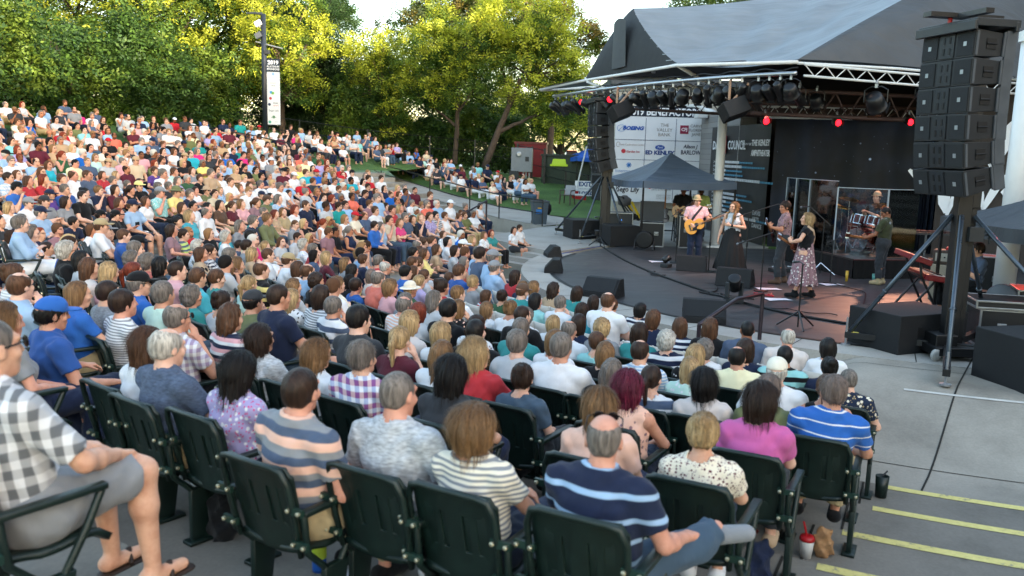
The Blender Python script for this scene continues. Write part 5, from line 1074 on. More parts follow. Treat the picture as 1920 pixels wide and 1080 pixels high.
rail('short dark handrail at the end of the far seating rows',[(-1.7,26.6,1.15),(-.9,27.7,1.6)],.03,M('brown_rail','3a3238',.35),False,[(-.9,27.7,1.6)],1.1)
rail('black handrail running up the aisle below the lamp post',[(-15.5,38.5,4.1),(-11.6,37.6,3.6),(-9.2,36.4,3.2)],.025,None,True)
# ---------------------------------------------------------------- performers
def stand(sex='m',lean=0,yaw=0,pitch=0,**k):
    f=sex=='f'; sw=.165 if f else .195; q=-.05 if f else 0
    J=dict(pel=vec(0,0,.95+q),wst=vec(0,.0,1.1+q),ch=vec(0,-.01,1.27+q),nk=vec(0,-.02,1.42+q),sex=sex,yaw=yaw,pitch=pitch)
    J['hd']=J['nk']+vec(0,.035,.174)
    for s_,c in ((-1,'l'),(1,'r')):
        J['sh'+c]=vec(s_*sw,-.01,1.375+q); J['hip'+c]=vec(s_*.09,0,.93+q); J['kn'+c]=vec(s_*.1,.03,.5+q*.5); J['an'+c]=vec(s_*.11,0,.09)
        J['el'+c]=vec(s_*(sw+.07),-.04,1.1+q); J['wr'+c]=vec(s_*(sw+.06),.08,.86+q)
    for a,b in k.items(): J[a]=vec(*b) if isinstance(b,tuple) else b
    return J
def guitar(label,M4,kind='acoustic',col='c98b35'):
    t=thing('guitar' if kind!='bass' else 'bass_guitar',label,'guitar'); t.matrix_world=M4
    el=kind!='acoustic'; k=.8 if kind=='mandolin' else 1
    an=np.linspace(0,2*PI,48,endpoint=False); y=-.24*np.cos(an)*k; 
    wd=np.where(y<0,.195,.145)*(1-.28*np.exp(-((y-.03*k)/.055)**2)); wd=wd*np.sqrt(np.clip(1-(np.abs(y)/(.245*k))**4,0,1))*k*(.85 if el else 1)
    poly=[(float(np.sign(math.sin(a))*w_),float(yy)) for a,w_,yy in zip(an,wd,y)]; d=.05 if el else .1
    b=MB(); b.prism(poly,-d,0); b.obj('body',M('guitar_'+col,col,.22,var=.12,vs=6,spec=.6),t,bevel=.006)
    if not el: MB().lathe([(.001,.002),(.05,.002),(.052,.001)],(0,.05,0),24).obj('sound_hole',RUBB,t)
    b=MB(); b.box((.02,-.12*k,.006),(.16,.03,.012)); b.obj('bridge',M('dark_rosewood','2c1a12',.5),t); 
    if not el: b=MB(); b.add([(.03,.06,.004),(.13,.02,.004),(.11,-.1,.004),(.05,-.06,.004)],[(0,1,2,3)]); b.obj('pickguard',RUBB,t)
    nl=(.62 if kind!='bass' else .86)*k; b=MB(); b.box((0,.2*k+nl/2,.005),(.045,nl,.03)); b.obj('neck',M('neck_maple','8a5a30',.4),t,bevel=.004); b=MB(); b.box((0,.2*k+nl+.08,.0),(.075,.17,.02)); b.obj('headstock',M('guitar_'+col,col,.22,var=.12),t,bevel=.006); b=MB()
    for s_ in (-1,1):
        for i in range(3): b.box((s_*.05,.2*k+nl+.03+.05*i,0),(.03,.014,.012))
    b.obj('tuning_pegs',CHROME,t); b=MB()
    for i in range(6): b.tube([(-.016+.0064*i,-.12*k,.012),(-.016+.0064*i,.2*k+nl,.022)],.0012,4)
    b.obj('strings',STEEL,t); return t
def basis4(o,Y,Zr):
    Y=np.array(Y,float); Y/=np.linalg.norm(Y); Z=np.array(Zr,float); Z-=Y*(Z@Y); Z/=np.linalg.norm(Z); X=np.cross(Y,Z)
    return Matrix(((X[0],Y[0],Z[0],o[0]),(X[1],Y[1],Z[1],o[1]),(X[2],Y[2],Z[2],o[2]),(0,0,0,1)))
def on(loc,rz,m): return Matrix.Translation(loc)@Matrix.Rotation(rz,4,'Z')@m
def strap(label,loc,rz,pts,col):
    b=MB(); P=np.array([np.array(pts[min(len(pts)-2,int(q))])*(1-(q-min(len(pts)-2,int(q))))+np.array(pts[min(len(pts)-2,int(q))+1])*(q-min(len(pts)-2,int(q))) for q in np.linspace(0,len(pts)-1,20)]); V=[]
    for i,p in enumerate(P): d=P[min(i+1,19)]-P[max(i-1,0)]; d/=np.linalg.norm(d); s_=np.cross(d,[0,1,.2]); s_/=np.linalg.norm(s_); V.append([p-s_*.028,p+s_*.028])
    b.grid(np.array(V)); o=b.obj('guitar_strap',cloth(col)); so_=o.modifiers.new('thick','SOLIDIFY'); so_.thickness=.006; o.location=loc; o.rotation_euler=(0,0,rz); return tag(o,label,'strap')
SP=[(.17,.15,1.04),(.07,.155,1.22),(-.04,.13,1.36),(-.12,.06,1.455),(-.12,-.04,1.46),(-.06,-.13,1.36)]
GP=dict(elr=(.27,-.02,1.14),wrr=(.13,.2,1.03),ell=(-.3,.06,1.15),wrl=(-.34,.27,1.19),hdl=(.2,.2,.6),pnl=(.9,-.2,0),hdr=(-.5,.25,-.5),pnr=(0,-1,0),curl=1.0)
r_=.011
loc,rz=(4.55,21.35,.51),R(176)
person(loc,rz,stand('m',yaw=.1,pitch=-.08,**GP),('perf1',),r_,dict(hair='G',hc='br',cap='khaki',shirt='d:pink/white:60',collar=1,sleeve=.7,pants='indigo',shoes='tan',skin=0),'performer in brown felt hat and pink shirt playing a honey acoustic guitar')
guitar('honey coloured acoustic guitar held by the hat-wearing performer',on(loc,rz,basis4((.06,.22,1.0),(-1,.12,.42),(.05,1,.1))),'acoustic','cf8d2c'); strap('dark guitar strap over the pink shirt',loc,rz,SP,'charcoal')
loc,rz=(5.13,20.0,.51),R(158); J=stand('f',yaw=-.55,pitch=.05,elr=(.25,-.03,1.06),wrr=(.3,.08,.8),ell=(-.28,.03,1.08),wrl=(.03,.2,1.13),hdl=(1,.2,.2),pnl=(0,-1,0),hdr=(.1,.15,-1),pnr=(-1,0,0))
p=person(loc,rz,J,('perf2',),r_,dict(hair='W',hc='lb',shirt='lgrey',sleeve=0,leg=0,shoes='tan',skin=0,neck=.05),'singer in pale sleeveless top and long black skirt with one arm folded')
def long_skirt(top,hem,r0,r1,mat,par,key,fl=.012):
    S=SDF(); S.cap((0,.0,top),(0,.0,hem),r0,r1,sq=(1.18,1,1),k=.02,cut=[((0,0,top),(0,0,1)),((0,0,hem),(0,0,-1))])
    def post(D,X,Y,Z): a=np.arctan2(X,Y); w_=np.clip((top-Z)/(top-hem),0,1); return D+fl*w_*(np.sin(11*a+3*Z)+.6*np.sin(19*a-2*Z+1))
    V,Q=S.mesh(.014,post=post,pad=.06); return link('skirt',fastmesh('skirt',V,Q,None,[mat]),par)
long_skirt(1.08,.1,.135,.33,M('black_chiffon','0b0b0d',.75,var=.3,vs=3),p,'ls')
b=MB(); b.lathe([(.034,-.02),(.034,.02)],tuple(lerp(J['wrl'],J['ell'],.1)),14,axis=tuple(J['wrl']-J['ell'])); b.obj('wristband',cloth('black'),p)
loc,rz=(5.86,18.5,.51),R(74)
person(loc,rz,stand('m',yaw=.5,pitch=-.1,**{**GP,'knl':(-.12,.08,.5),'anl':(-.14,.06,.09),'anr':(.13,-.08,.09)}),('perf3',),r_,dict(hair='S',hc='db',shirt='f:mauve/brown/tan:20',sleeve=.75,pants='charcoal',shoes='brown',skin=3,boot=1),'bearded performer in patterned brown shirt and grey jeans playing a dark guitar',1.04)
guitar('dark red guitar held by the performer in the brown shirt',on(loc,rz,basis4((.08,.22,1.06),(-1,.2,.4),(.05,1,.1))),'electric','34120f'); strap('white patterned guitar strap over the brown shirt',loc,rz,SP,'d:cream/black:40')
loc,rz=(5.72,16.65,.51),R(62); J=stand('f',yaw=.25,pitch=.08,**{**GP,'wrr':(.1,.2,.98),'wrl':(-.3,.24,1.1),'anr':(.14,-.16,.09),'ftr':(.3,.95,0),'anl':(-.1,.12,.09)})
p=person(loc,rz,J,('perf4',),r_,dict(hair='M',hc='bl',shirt='black',sleeve=.3,leg=0,shoes='black',boot=1,skin=0),'performer with long blonde hair in black top and pale printed skirt'); long_skirt(1.13,.27,.13,.27,cloth('f:mauve/pale/charcoal:17'),p,'ps',.02)
guitar('small mandolin held low by the performer in the printed skirt',on(loc,rz,basis4((.06,.22,.98),(-1,.25,.35),(.05,1,.1))),'mandolin','5a2a18'); strap('pale strap across the back of the black top',loc,rz,[(.17,-.12,1.05),(.05,-.15,1.18),(-.08,-.14,1.33),(-.13,-.03,1.42)],'tan')
loc,rz=(8.15,18.75,.51),R(50)
person(loc,rz,stand('m',yaw=.55,pitch=-.5,**{**GP,'wrl':(-.42,.3,1.02),'ell':(-.3,.1,1.12)}),('perf5',),r_,dict(hair='V',hc='bk',shirt='army',sleeve=.75,pants='charcoal',shoes='khaki',boot=1,skin=4),'bowed performer in olive T-shirt playing a bass in front of the riser')
guitar('bass guitar held low by the performer in the olive T-shirt',on(loc,rz,basis4((.08,.22,.98),(-1,.2,.12),(.05,1,.1))),'bass','4a1d12'); strap('grey bass strap over the olive T-shirt',loc,rz,SP,'grey')
Jd=joints('m','phone',yaw=.3,pitch=.1); Jd['hd']=Jd['hd']+vec(0,0,.02); person((9.25,21.95,1.0),R(120),Jd,('perf6',),r_,dict(hair='G',hc='db',cap='tan',shirt='black',pants='black',skin=0),'drummer in tan flat-brimmed hat and black shirt behind the cymbals',1.08)
person((8.2,15.05,.53),R(85),joints('m','phone',yaw=.1,pitch=-.15),('perf7',),r_,dict(hair='S',hc='db',shirt='slate',sleeve=.7,pants='black',skin=0),'seated keyboard player in grey-blue shirt with hands on the lower red keyboard')
loc,rz=(5.25,26.7,.5),R(168)
person(loc,rz,stand('m',yaw=.1,pitch=-.2,**GP),('perf8',),r_,dict(hair='Z',hc='bk',shirt='black',sleeve=.7,pants='charcoal',skin=4),'technician in black T-shirt tuning an acoustic guitar under the blue-grey tent',1.03); guitar('tan acoustic guitar held by the technician under the tent',on(loc,rz,basis4((.08,.22,1.02),(-1,.1,.2),(.05,1,.1))),'acoustic','a9763a')
o=person((6.0,27.6,.5),R(170),stand('m'),('perf9',),r_,dict(hair='Z',hc='bk',shirt='lime',sleeve=.7,pants='charcoal',skin=5),'person in bright yellow-green safety shirt standing behind the guitar technician'); 
b=MB(); b.tube([(0,.19,1.15),(0,.19,.95)],.01,6); b.obj('lanyard',cloth('charcoal'),o)
guitar('spare black guitar standing on a rack under the tent',on((4.75,27.0,1.35),0,basis4((0,0,.0),(.05,.25,1),(0,-1,.2))),'electric','101012'); t=thing('guitar_rack','black guitar rack frame beside the open case','rack',(4.75,27.2,.5)); b=MB()
for x in (-.35,.35): b.tube([(x,-.2,0),(x,0,1.0),(x,.25,0)],.02,6)
b.tube([(-.35,0,1.0),(.35,0,1.0)],.025,6); b.tube([(-.35,-.12,.35),(.35,-.12,.35)],.02,6); b.obj('frame',BLK,t)
# ---------------------------------------------------------------- seats
GREEN=M('dark_green_plastic','0d1f1b',.42,var=.3,vs=9,spec=.5,bump=.2,bs=180)
def scuffs(m):
    nt=m.node_tree; b=nt.nodes['Principled BSDF']; src=b.inputs['Base Color'].links[0].from_socket; n=N(nt,'TexNoise',i_Scale=1.0,i_Detail=6.0,i_Roughness=.75); L(nt,coord(nt,(60,20,9),noise=.3),n.inputs[0])
    f=ramp(nt,n.outputs[0],[(0,(0,0,0)),(.63,(0,0,0)),(.72,(.35,.35,.35)),(1,(.6,.6,.6))]); mx=N(nt,'MixRGB'); L(nt,f,mx.inputs[0]); L(nt,src,mx.inputs[1]); mx.inputs[2].default_value=(.06,.085,.08,1); L(nt,mx.outputs[0],b.inputs['Base Color'])
scuffs(GREEN); BOLT=M('zinc_bolt','b9b39a',.35,metal=.8,var=0); BRKT=M('green_bracket','1a322b',.4,var=.1)
def baked(o):
    dg=bpy.context.evaluated_depsgraph_get(); me=bpy.data.meshes.new_from_object(o.evaluated_get(dg)); bpy.data.objects.remove(o); 
    for p in me.polygons: p.use_smooth=True
    return me
def seat_parts():
    xs=[-.23,-.195,-.148,-.118,-.078,-.046,.046,.078,.118,.148,.195,.23]; vs=[0,.05,.15,.34,.41,.46]; b=MB(); b.v=[];V=[];F=[]
    for i,v in enumerate(vs):
        for x in xs:
            u=v/.46; hx=x*(1-.06*(1-u)); y=-.2-.11*u+.035*(x/.23)**2; z=.42+v
            if i==5 and abs(x)>.22: hx*=.94; z-=.035
            if 0<i<5 and abs(x)<.19: y+=.012
            V.append((hx,y,z))
    n=len(xs)
    for i in range(5):
        for j in range(n-1):
            if i==2 and j in (2,4,6,8): continue
            F.append((i*n+j,i*n+j+1,(i+1)*n+j+1,(i+1)*n+j))
    b.add(V,F); b.grid(np.array([[(x,y0+.026,z0) for x in (-.165,0,.165)] for y0,z0 in ((-.2-.11*.28,.42+.13),(-.2-.11*.78,.42+.36))])); o=b.obj('backrest',GREEN); m=o.modifiers.new('s','SOLIDIFY'); m.thickness=.018; m=o.modifiers.new('b','BEVEL'); m.width=.004; m.segments=2; back=baked(o)
    b=MB(); e=[(-.215,-.2,.42),(-.228,-.25,.62),(-.228,-.29,.8),(-.2,-.312,.872),(-.15,-.318,.884),(0,-.325,.886),(.15,-.318,.884),(.2,-.312,.872),(.228,-.29,.8),(.228,-.25,.62),(.215,-.2,.42)]; b.tube(e,.016,8); rim=b.mesh('rim',[GREEN],True)
    b=MB(); b.grid(np.array([[(x*(1 if y>-.1 else .92),y,.415+.03*(x/.23)**2-.03*math.exp(-((y+.02)/.16)**2)+(.0 if y<.15 else -.04*((y-.15)/.07)**2)) for y in np.linspace(-.2,.23,10)] for x in np.linspace(-.225,.225,8)])); o=b.obj('seat',GREEN); m=o.modifiers.new('s','SOLIDIFY'); m.thickness=.03; seat=baked(o)
    b=MB(); b.box((0,-.01,.655),(.05,.44,.03)); b.tube([(0,-.22,.65),(0,-.2,.45),(0,-.05,.3)],.02,6); b.tube([(0,.19,.645),(0,.12,.5),(0,.0,.3)],.02,6); o=b.obj('armrest',GREEN,bevel=.008); arm=baked(o)
    b=MB(); b.add([(-.018,-.1,.34),(-.018,.06,.34),(-.018,.01,.02),(-.018,-.1,.02),(.018,-.1,.34),(.018,.06,.34),(.018,.01,.02),(.018,-.1,.02)],[(0,3,2,1),(4,5,6,7),(0,1,5,4),(1,2,6,5),(2,3,7,6),(3,0,4,7)]); b.box((0,-.03,.012),(.09,.2,.024)); o=b.obj('leg',GREEN,bevel=.006); leg=baked(o)
    br=[]
    for z in (.5,.68):
        y=-.235-.03*(z>.6); b=MB(); b.box((0,y,z),(.1,.02,.035))
        for s_ in (-1,1): b.lathe([(.011,0),(.011,.012),(.006,.016)],(s_*.034,y-.011,z),10,1,axis=(0,-1,0))
        br.append(b.mesh('bracket',[BRKT,BOLT]))
    return back,rim,seat,arm,leg,br
SEAT=seat_parts()
def make_seat(loc,rz,label,group):
    t=thing('stadium_seat',label,'seat',loc,rz,group); back,rim,seat,arm,leg,br=SEAT
    q=link('backrest',back,t); link('rim',rim,q); link('seat',seat,t)
    for s_ in (-1,1):
        a=link('armrest',arm,t); a.location=(s_*.258,0,0); l=link('leg',leg,t); l.location=(s_*.258,0,0); [setattr(link('bracket',m_,a),'location',(-s_*.01,0,0)) for m_ in br]
    return t
def folding_parts():
    b=MB(); b.grid(np.array([[(x,-.2-.08*v-.03*(1-(x/.22)**2),.46+v*.38) for v in np.linspace(.35,1,4)] for x in np.linspace(-.21,.21,9)])); m_=M('white_resin','c9c6be',.45,var=.05); o=b.obj('backrest',m_); m=o.modifiers.new('s','SOLIDIFY'); m.thickness=.014; back=baked(o)
    b=MB(); b.box((0,0,.44),(.42,.4,.025)); o=b.obj('seat',m_,bevel=.01); seat=baked(o); b=MB(); b.tube([(0,.2,.01),(0,-.12,.5),(0,-.29,.84)],.013,6); b.tube([(0,-.22,.01),(0,.16,.43)],.013,6); return back,seat,b.mesh('leg',[m_],True)
FOLD=folding_parts()
def make_fold(loc,rz,label,group):
    t=thing('folding_chair',label,'chair',loc,rz,group); link('backrest',FOLD[0],t); link('seat',FOLD[1],t)
    for s_ in (-1,1): l=link('leg',FOLD[2],t); l.location=(s_*.22,0,0)
    return t
# ---------------------------------------------------------------- audience: x,y,floor,scale,sex,hair,colour,shirt,extras,block,row
AUD=[
(-2.01, 3.37, 1.12, 1.06, 'm', 'Z', 'gy', 'p:white/charcoal/grey:13', {'g': 1, 'pose': 'knee', 'key': 1}, 'F', 8, 3.4),
(0.43, 3.59, 0.84, 0.96, 'm', 'X', 'gy', 's:navy/lblue:9:.28', {'key2': 1, 'skin': '6', 'top': 1, 'collar': 1}, 'F', 6, 3.7),
(-0.1, 3.82, 0.84, 0.96, 'f', 'O', 'lb', 's:cream/grey:38', {}, 'F', 6, 4.0),
(-0.51, 4.02, 0.84, 0.99, 'm', 'Z', 'gy', 'h:lgrey', {'skin': '6'}, 'F', 6, 4.1),
(-1.04, 4.1, 0.84, 1.0, 'm', 'V', 'db', 's:slate/grey/peach:8', {'collar': 1, 'skin': '6'}, 'F', 6, 4.2),
(1.05, 4.36, 0.7, 0.93, 'f', 'U', 'bl', 'f:cream/maroon/mauve:44', {}, 'F', 5, 4.5),
(0.55, 4.64, 0.7, 0.95, 'f', 'L', 'lb', 'peach', {}, 'F', 5, 4.8),
(-1.58, 4.77, 0.84, 0.94, 'f', 'L', 'bk', 'f:lilac/white/hot:26', {}, 'F', 6, 4.9),
(-2.01, 5.0, 0.84, 0.98, 'm', 'B', 'wh', 'h:slate', {}, 'F', 6, 5.2),
(-2.32, 5.28, 0.84, 0.94, 'f', 'L', 'br', 'white', {}, 'F', 6, 5.3),
(-0.37, 5.2, 0.7, 0.97, 'f', 'L', 'bk', 'charcoal', {}, 'F', 5, 5.3),
(1.57, 5.19, 0.56, 0.99, 'f', 'O', 'db', 'magenta', {}, 'F', 4, 5.3),
(-3.14, 5.25, 0.98, 0.94, 'f', 'O', 'lb', 'grey', {}, 'F', 7, 5.4),
(-0.94, 5.58, 0.7, 0.95, 'm', 'S', 'gy', 'p:white/blue/red:14', {}, 'F', 5, 5.7),
(0.79, 5.63, 0.56, 0.96, 'f', 'M', 'bu', 'f:peach/mauve', {'sl': '0'}, 'F', 4, 5.8),
(-3.2, 5.89, 0.84, 0.98, 'm', 'K', 'bk', 'polo', {'c': 'blue', 'skin': '1', 'collar': 1}, 'F', 6, 6.0),
(-1.39, 5.91, 0.7, 0.92, 'f', 'M', 'lb', 'white', {}, 'F', 5, 6.1),
(2.26, 5.92, 0.42, 0.99, 'm', 'S', 'pk', 's:blue/white:12:.16', {'collar': 1}, 'F', 3, 6.2),
(0.14, 6.01, 0.56, 0.9, 'f', 'U', 'db', 'denim', {}, 'F', 4, 6.2),
(-0.2, 6.25, 0.56, 0.99, 'f', 'O', 'bl', 'red', {}, 'F', 4, 6.4),
(-1.81, 6.25, 0.7, 0.94, 'f', 'L', 'db', 'h:lgrey', {}, 'F', 5, 6.4),
(1.88, 6.1, 0.42, 0.96, 'f', 'S', 'pk', 'olive', {}, 'F', 3, 6.4),
(1.52, 6.32, 0.42, 0.95, 'f', 'O', 'bk', 'pale', {}, 'F', 3, 6.5),
(1.15, 6.51, 0.42, 0.92, 'f', 'P', 'db', 's:white/slate:7', {}, 'F', 3, 6.6),
(-0.55, 6.5, 0.56, 0.94, 'f', 'L', 'lb', 'white', {}, 'F', 4, 6.6),
(-2.59, 6.56, 0.7, 0.98, 'm', 'B', 'gy', 'p:white/mauve/lilac:16', {'g': 1, 'collar': 1}, 'F', 5, 6.7),
(-0.91, 6.77, 0.56, 0.96, 'f', 'P', 'bl', 'maroon', {}, 'F', 4, 6.9),
(0.79, 6.73, 0.42, 0.92, 'f', 'L', 'gy', 'black', {}, 'F', 3, 7.0),
(-4.08, 6.99, 0.84, 0.98, 'm', 'B', 'br', 'lblue', {'collar': 1, 'g': 1}, 'F', 6, 7.0),
(2.64, 6.82, 0.28, 0.95, 'f', 'P', 'br', 'black', {'sl': '0'}, 'F', 2, 7.1),
(-2.37, 6.96, 0.7, 0.94, 'f', 'M', 'br', 's:navy/white/pink:11', {}, 'F', 5, 7.1),
(0.45, 6.97, 0.42, 1.01, 'm', 'S', 'gy', 'white', {'collar': 1, 'fat': 1}, 'F', 3, 7.1),
(2.27, 7.01, 0.28, 0.98, 'm', 'K', 'wh', 'white', {'c': 'cream'}, 'F', 2, 7.1),
(-1.24, 7.04, 0.56, 1.02, 'm', 'S', 'bk', 'charcoal', {'collar': 1}, 'F', 4, 7.1),
(-3.66, 7.04, 0.84, 0.94, 'f', 'O', 'lb', 'blue', {}, 'F', 6, 7.2),
(0.11, 7.22, 0.42, 0.98, 'm', 'S', 'gy', 'lgrey', {}, 'F', 3, 7.2),
(-3.25, 7.12, 0.7, 0.98, 'm', 'S', 'db', 's:white/grey:44', {'skin': '6'}, 'F', 5, 7.3),
(-0.23, 7.47, 0.42, 1.01, 'm', 'V', 'bk', 'black', {}, 'F', 3, 7.6),
(1.6, 7.39, 0.28, 0.92, 'f', 'L', 'bl', 'd:mint/white:22', {}, 'F', 2, 7.6),
(-3.64, 7.53, 0.7, 0.98, 'm', 'V', 'db', 'h:grey', {}, 'F', 5, 7.6),
(-3.11, 7.6, 0.7, 0.98, 'm', 'S', 'gy', 'mint', {}, 'F', 5, 7.7),
(1.24, 7.61, 0.28, 0.97, 'm', 'B', 'db', 's:lblue/white:34', {'collar': 1}, 'F', 2, 7.8),
(3.12, 7.66, 0.14, 0.9, 'm', 'V', 'gy', 'f:indigo/cream/khaki:20', {'collar': 1}, 'F', 1, 7.9),
(-0.58, 7.76, 0.42, 0.96, 'f', 'O', 'bl', 'white', {}, 'F', 3, 7.9),
(0.9, 7.85, 0.28, 0.94, 'f', 'O', 'lb', 'black', {}, 'F', 2, 8.0),
(-2.18, 7.87, 0.56, 1.05, 'm', 'V', 'db', 'navy', {}, 'F', 4, 8.1),
(-4.73, 8.02, 0.84, 0.94, 'f', 'U', 'br', 's:lgrey/white:40', {}, 'F', 6, 8.1),
(-3.52, 8.02, 0.7, 0.98, 'm', 'K', 'gy', 'blue', {'c': 'black', 'collar': 1, 'g': 1}, 'F', 5, 8.1),
(-2.48, 8.16, 0.56, 0.96, 'm', 'K', 'bk', 'olive', {'c': 'charcoal'}, 'F', 4, 8.2),
(-1.03, 8.14, 0.42, 0.97, 'f', 'O', 'bl', 'pale', {}, 'F', 3, 8.3),
(2.26, 8.12, 0.14, 0.97, 'm', 'B', 'bk', 'pyellow', {'collar': 1}, 'F', 1, 8.3),
(0.45, 8.18, 0.28, 0.97, 'f', 'O', 'lb', 'white', {}, 'F', 2, 8.3),
(1.85, 8.38, 0.14, 0.96, 'f', 'L', 'bl', 'd:black/white:26', {}, 'F', 1, 8.6),
(-2.89, 8.47, 0.56, 0.94, 'f', 'U', 'db', 'lgrey', {}, 'F', 4, 8.6),
(0.09, 8.45, 0.28, 0.97, 'm', 'S', 'gy', 'teal', {'fat': 1}, 'F', 2, 8.6),
(-3.27, 8.71, 0.56, 0.94, 'f', 'C', 'gy', 'teal', {}, 'F', 4, 8.8),
(3.28, 8.67, 0.0, 0.95, 'f', 'U', 'bk', 'navy', {}, 'F', 0, 8.9),
(-0.37, 8.85, 0.28, 0.97, 'f', 'P', 'db', 'f:white/mauve', {}, 'F', 2, 9.0),
(-1.85, 8.91, 0.42, 0.94, 'm', 'S', 'gy', 's:white/slate:8', {}, 'F', 3, 9.1),
(2.91, 8.86, 0.0, 0.98, 'm', 'V', 'bk', 's:aqua/black:9', {'skin': '3'}, 'F', 0, 9.1),
(0.96, 9.0, 0.14, 0.93, 'f', 'S', 'br', 'aqua', {}, 'F', 1, 9.2),
(-2.13, 9.21, 0.42, 1.01, 'f', 'O', 'db', 's:grey/white:40', {}, 'F', 3, 9.3),
(-0.68, 9.13, 0.28, 1.01, 'm', 'S', 'bk', 'black', {}, 'F', 2, 9.4),
(-4.41, 9.22, 0.7, 0.94, 'f', 'L', 'bl', 'pink', {}, 'F', 5, 9.4),
(0.63, 9.26, 0.14, 0.95, 'm', 'B', 'gy', 'white', {}, 'F', 1, 9.4),
(2.54, 9.06, 0.0, 1.0, 'f', 'O', 'db', 'navy', {}, 'F', 0, 9.4),
(-0.99, 9.42, 0.28, 0.97, 'f', 'O', 'rd', 'lgrey', {}, 'F', 2, 9.5),
(-4.73, 9.49, 0.7, 0.94, 'f', 'L', 'br', 'pale', {}, 'F', 5, 9.5),
(-3.57, 9.46, 0.56, 0.98, 'm', 'V', 'br', 'turq', {'top': 1}, 'F', 4, 9.6),
(-2.41, 9.53, 0.42, 0.94, 'f', 'L', 'bl', 'f:white/charcoal', {'g': 1}, 'F', 3, 9.6),
(2.19, 9.29, 0.0, 0.96, 'f', 'C', 'gy', 'white', {}, 'F', 0, 9.7),
(3.66, 9.56, 0.0, 0.94, 'f', 'O', 'bk', 'white', {}, 'F', -1, 9.8),
(-1.28, 9.72, 0.28, 0.96, 'm', 'B', 'gy', 's:peach/white:30', {'collar': 1}, 'F', 2, 9.8),
(0.16, 9.68, 0.14, 1.01, 'm', 'V', 'db', 'black', {}, 'F', 1, 9.8),
(1.84, 9.52, 0.0, 0.99, 'f', 'C', 'wh', 's:navy/white:10', {}, 'F', 0, 10.0),
(3.22, 9.81, 0.0, 0.96, 'm', 'B', 'wh', 'pale', {'collar': 1}, 'F', -1, 10.0),
(-3.95, 9.93, 0.56, 0.98, 'm', 'V', 'db', 'pink', {}, 'F', 4, 10.0),
(1.52, 9.8, 0.0, 1.01, 'f', 'L', 'db', 'teal', {}, 'F', 0, 10.2),
(-5.11, 10.14, 0.7, 0.94, 'f', 'L', 'bk', 'lgrey', {}, 'F', 5, 10.3),
(1.17, 10.03, 0.0, 1.0, 'f', 'C', 'bl', 'grey', {}, 'F', 0, 10.3),
(2.81, 10.06, 0.0, 0.99, 'm', 'Z', 'bk', 'slate', {'skin': '4', 'fat': 1}, 'F', -1, 10.3),
(-5.48, 10.34, 0.7, 0.98, 'm', 'C', 'wh', 'black', {'collar': 1, 'g': 1}, 'F', 5, 10.4),
(0.83, 10.27, 0.0, 0.99, 'f', 'O', 'db', 'navy', {}, 'F', 0, 10.5),
(-3.25, 10.4, 0.42, 0.94, 'f', 'P', 'bl', 'mint', {}, 'F', 3, 10.5),
(2.47, 10.31, 0.0, 1.0, 'f', 'L', 'br', 'black', {}, 'F', -1, 10.5),
(0.57, 10.6, 0.0, 0.93, 'f', 'O', 'bl', 'white', {}, 'F', 0, 10.6),
(-0.64, 10.45, 0.14, 0.96, 'f', 'O', 'lb', 'f:black/peach', {}, 'F', 1, 10.6),
(-4.6, 10.4, 0.56, 0.94, 'f', 'P', 'rd', 'black', {'g': 1}, 'F', 4, 10.6),
(2.13, 10.55, 0.0, 0.94, 'f', 'L', 'br', 's:navy/white:14', {}, 'F', -1, 10.8),
(1.8, 10.81, 0.0, 0.99, 'f', 'O', 'br', 'navy', {}, 'F', -1, 10.8),
(0.25, 10.87, 0.0, 0.96, 'f', 'C', 'gy', 'white', {}, 'F', 0, 10.8),
(-4.45, 10.8, 0.56, 0.94, 'f', 'L', 'bk', 'black', {}, 'F', 4, 10.9),
(-3.81, 10.81, 0.42, 0.94, 'f', 'S', 'br', 'teal', {}, 'F', 3, 10.9),
(-0.03, 11.19, 0.0, 0.99, 'f', 'U', 'lb', 'white', {}, 'F', 0, 11.0),
(-1.01, 10.87, 0.14, 0.99, 'f', 'M', 'gy', 'lgrey', {}, 'F', 1, 11.0),
(-3.3, 11.15, 0.42, 0.98, 'm', 'B', 'br', 's:black/yellow:7', {}, 'F', 3, 11.3),
(-2.85, 11.17, 0.28, 0.94, 'f', 'O', 'lb', 'lgrey', {}, 'F', 2, 11.3),
(-5.09, 11.34, 0.56, 0.94, 'f', 'C', 'gy', 'f:white/lblue', {}, 'F', 4, 11.3),
(-0.3, 11.51, 0.0, 0.91, 'f', 'O', 'lb', 'white', {}, 'F', 0, 11.4),
(-4.73, 11.12, 0.56, 0.94, 'f', 'C', 'gy', 'coral', {'g': 1}, 'F', 4, 11.4),
(-5.18, 11.75, 0.56, 0.98, 'm', 'S', 'gy', 'f:white/navy/red', {}, 'F', 4, 11.6),
(1.27, 11.27, 0.0, 1.07, 'm', 'B', 'br', 'white', {}, 'F', -1, 11.6),
(-2.33, 11.43, 0.28, 0.94, 'f', 'C', 'lb', 'cream', {}, 'F', 2, 11.7),
(-2.7, 11.63, 0.28, 0.94, 'f', 'C', 'db', 'black', {}, 'F', 2, 11.7),
(0.97, 11.57, 0.0, 0.93, 'f', 'L', 'db', 'turq', {}, 'F', -1, 11.7),
(-1.41, 11.35, 0.14, 0.9, 'f', 'C', 'gy', 'grey', {}, 'F', 1, 11.7),
(-1.67, 11.69, 0.14, 1.01, 'f', 'O', 'lb', 'pink', {}, 'F', 1, 11.8),
(0.68, 11.87, 0.0, 0.93, 'm', 'S', 'gy', 'white', {}, 'F', -1, 12.0),
(-1.92, 12.03, 0.14, 1.04, 'm', 'B', 'gy', 'coral', {'collar': 1}, 'F', 1, 12.0),
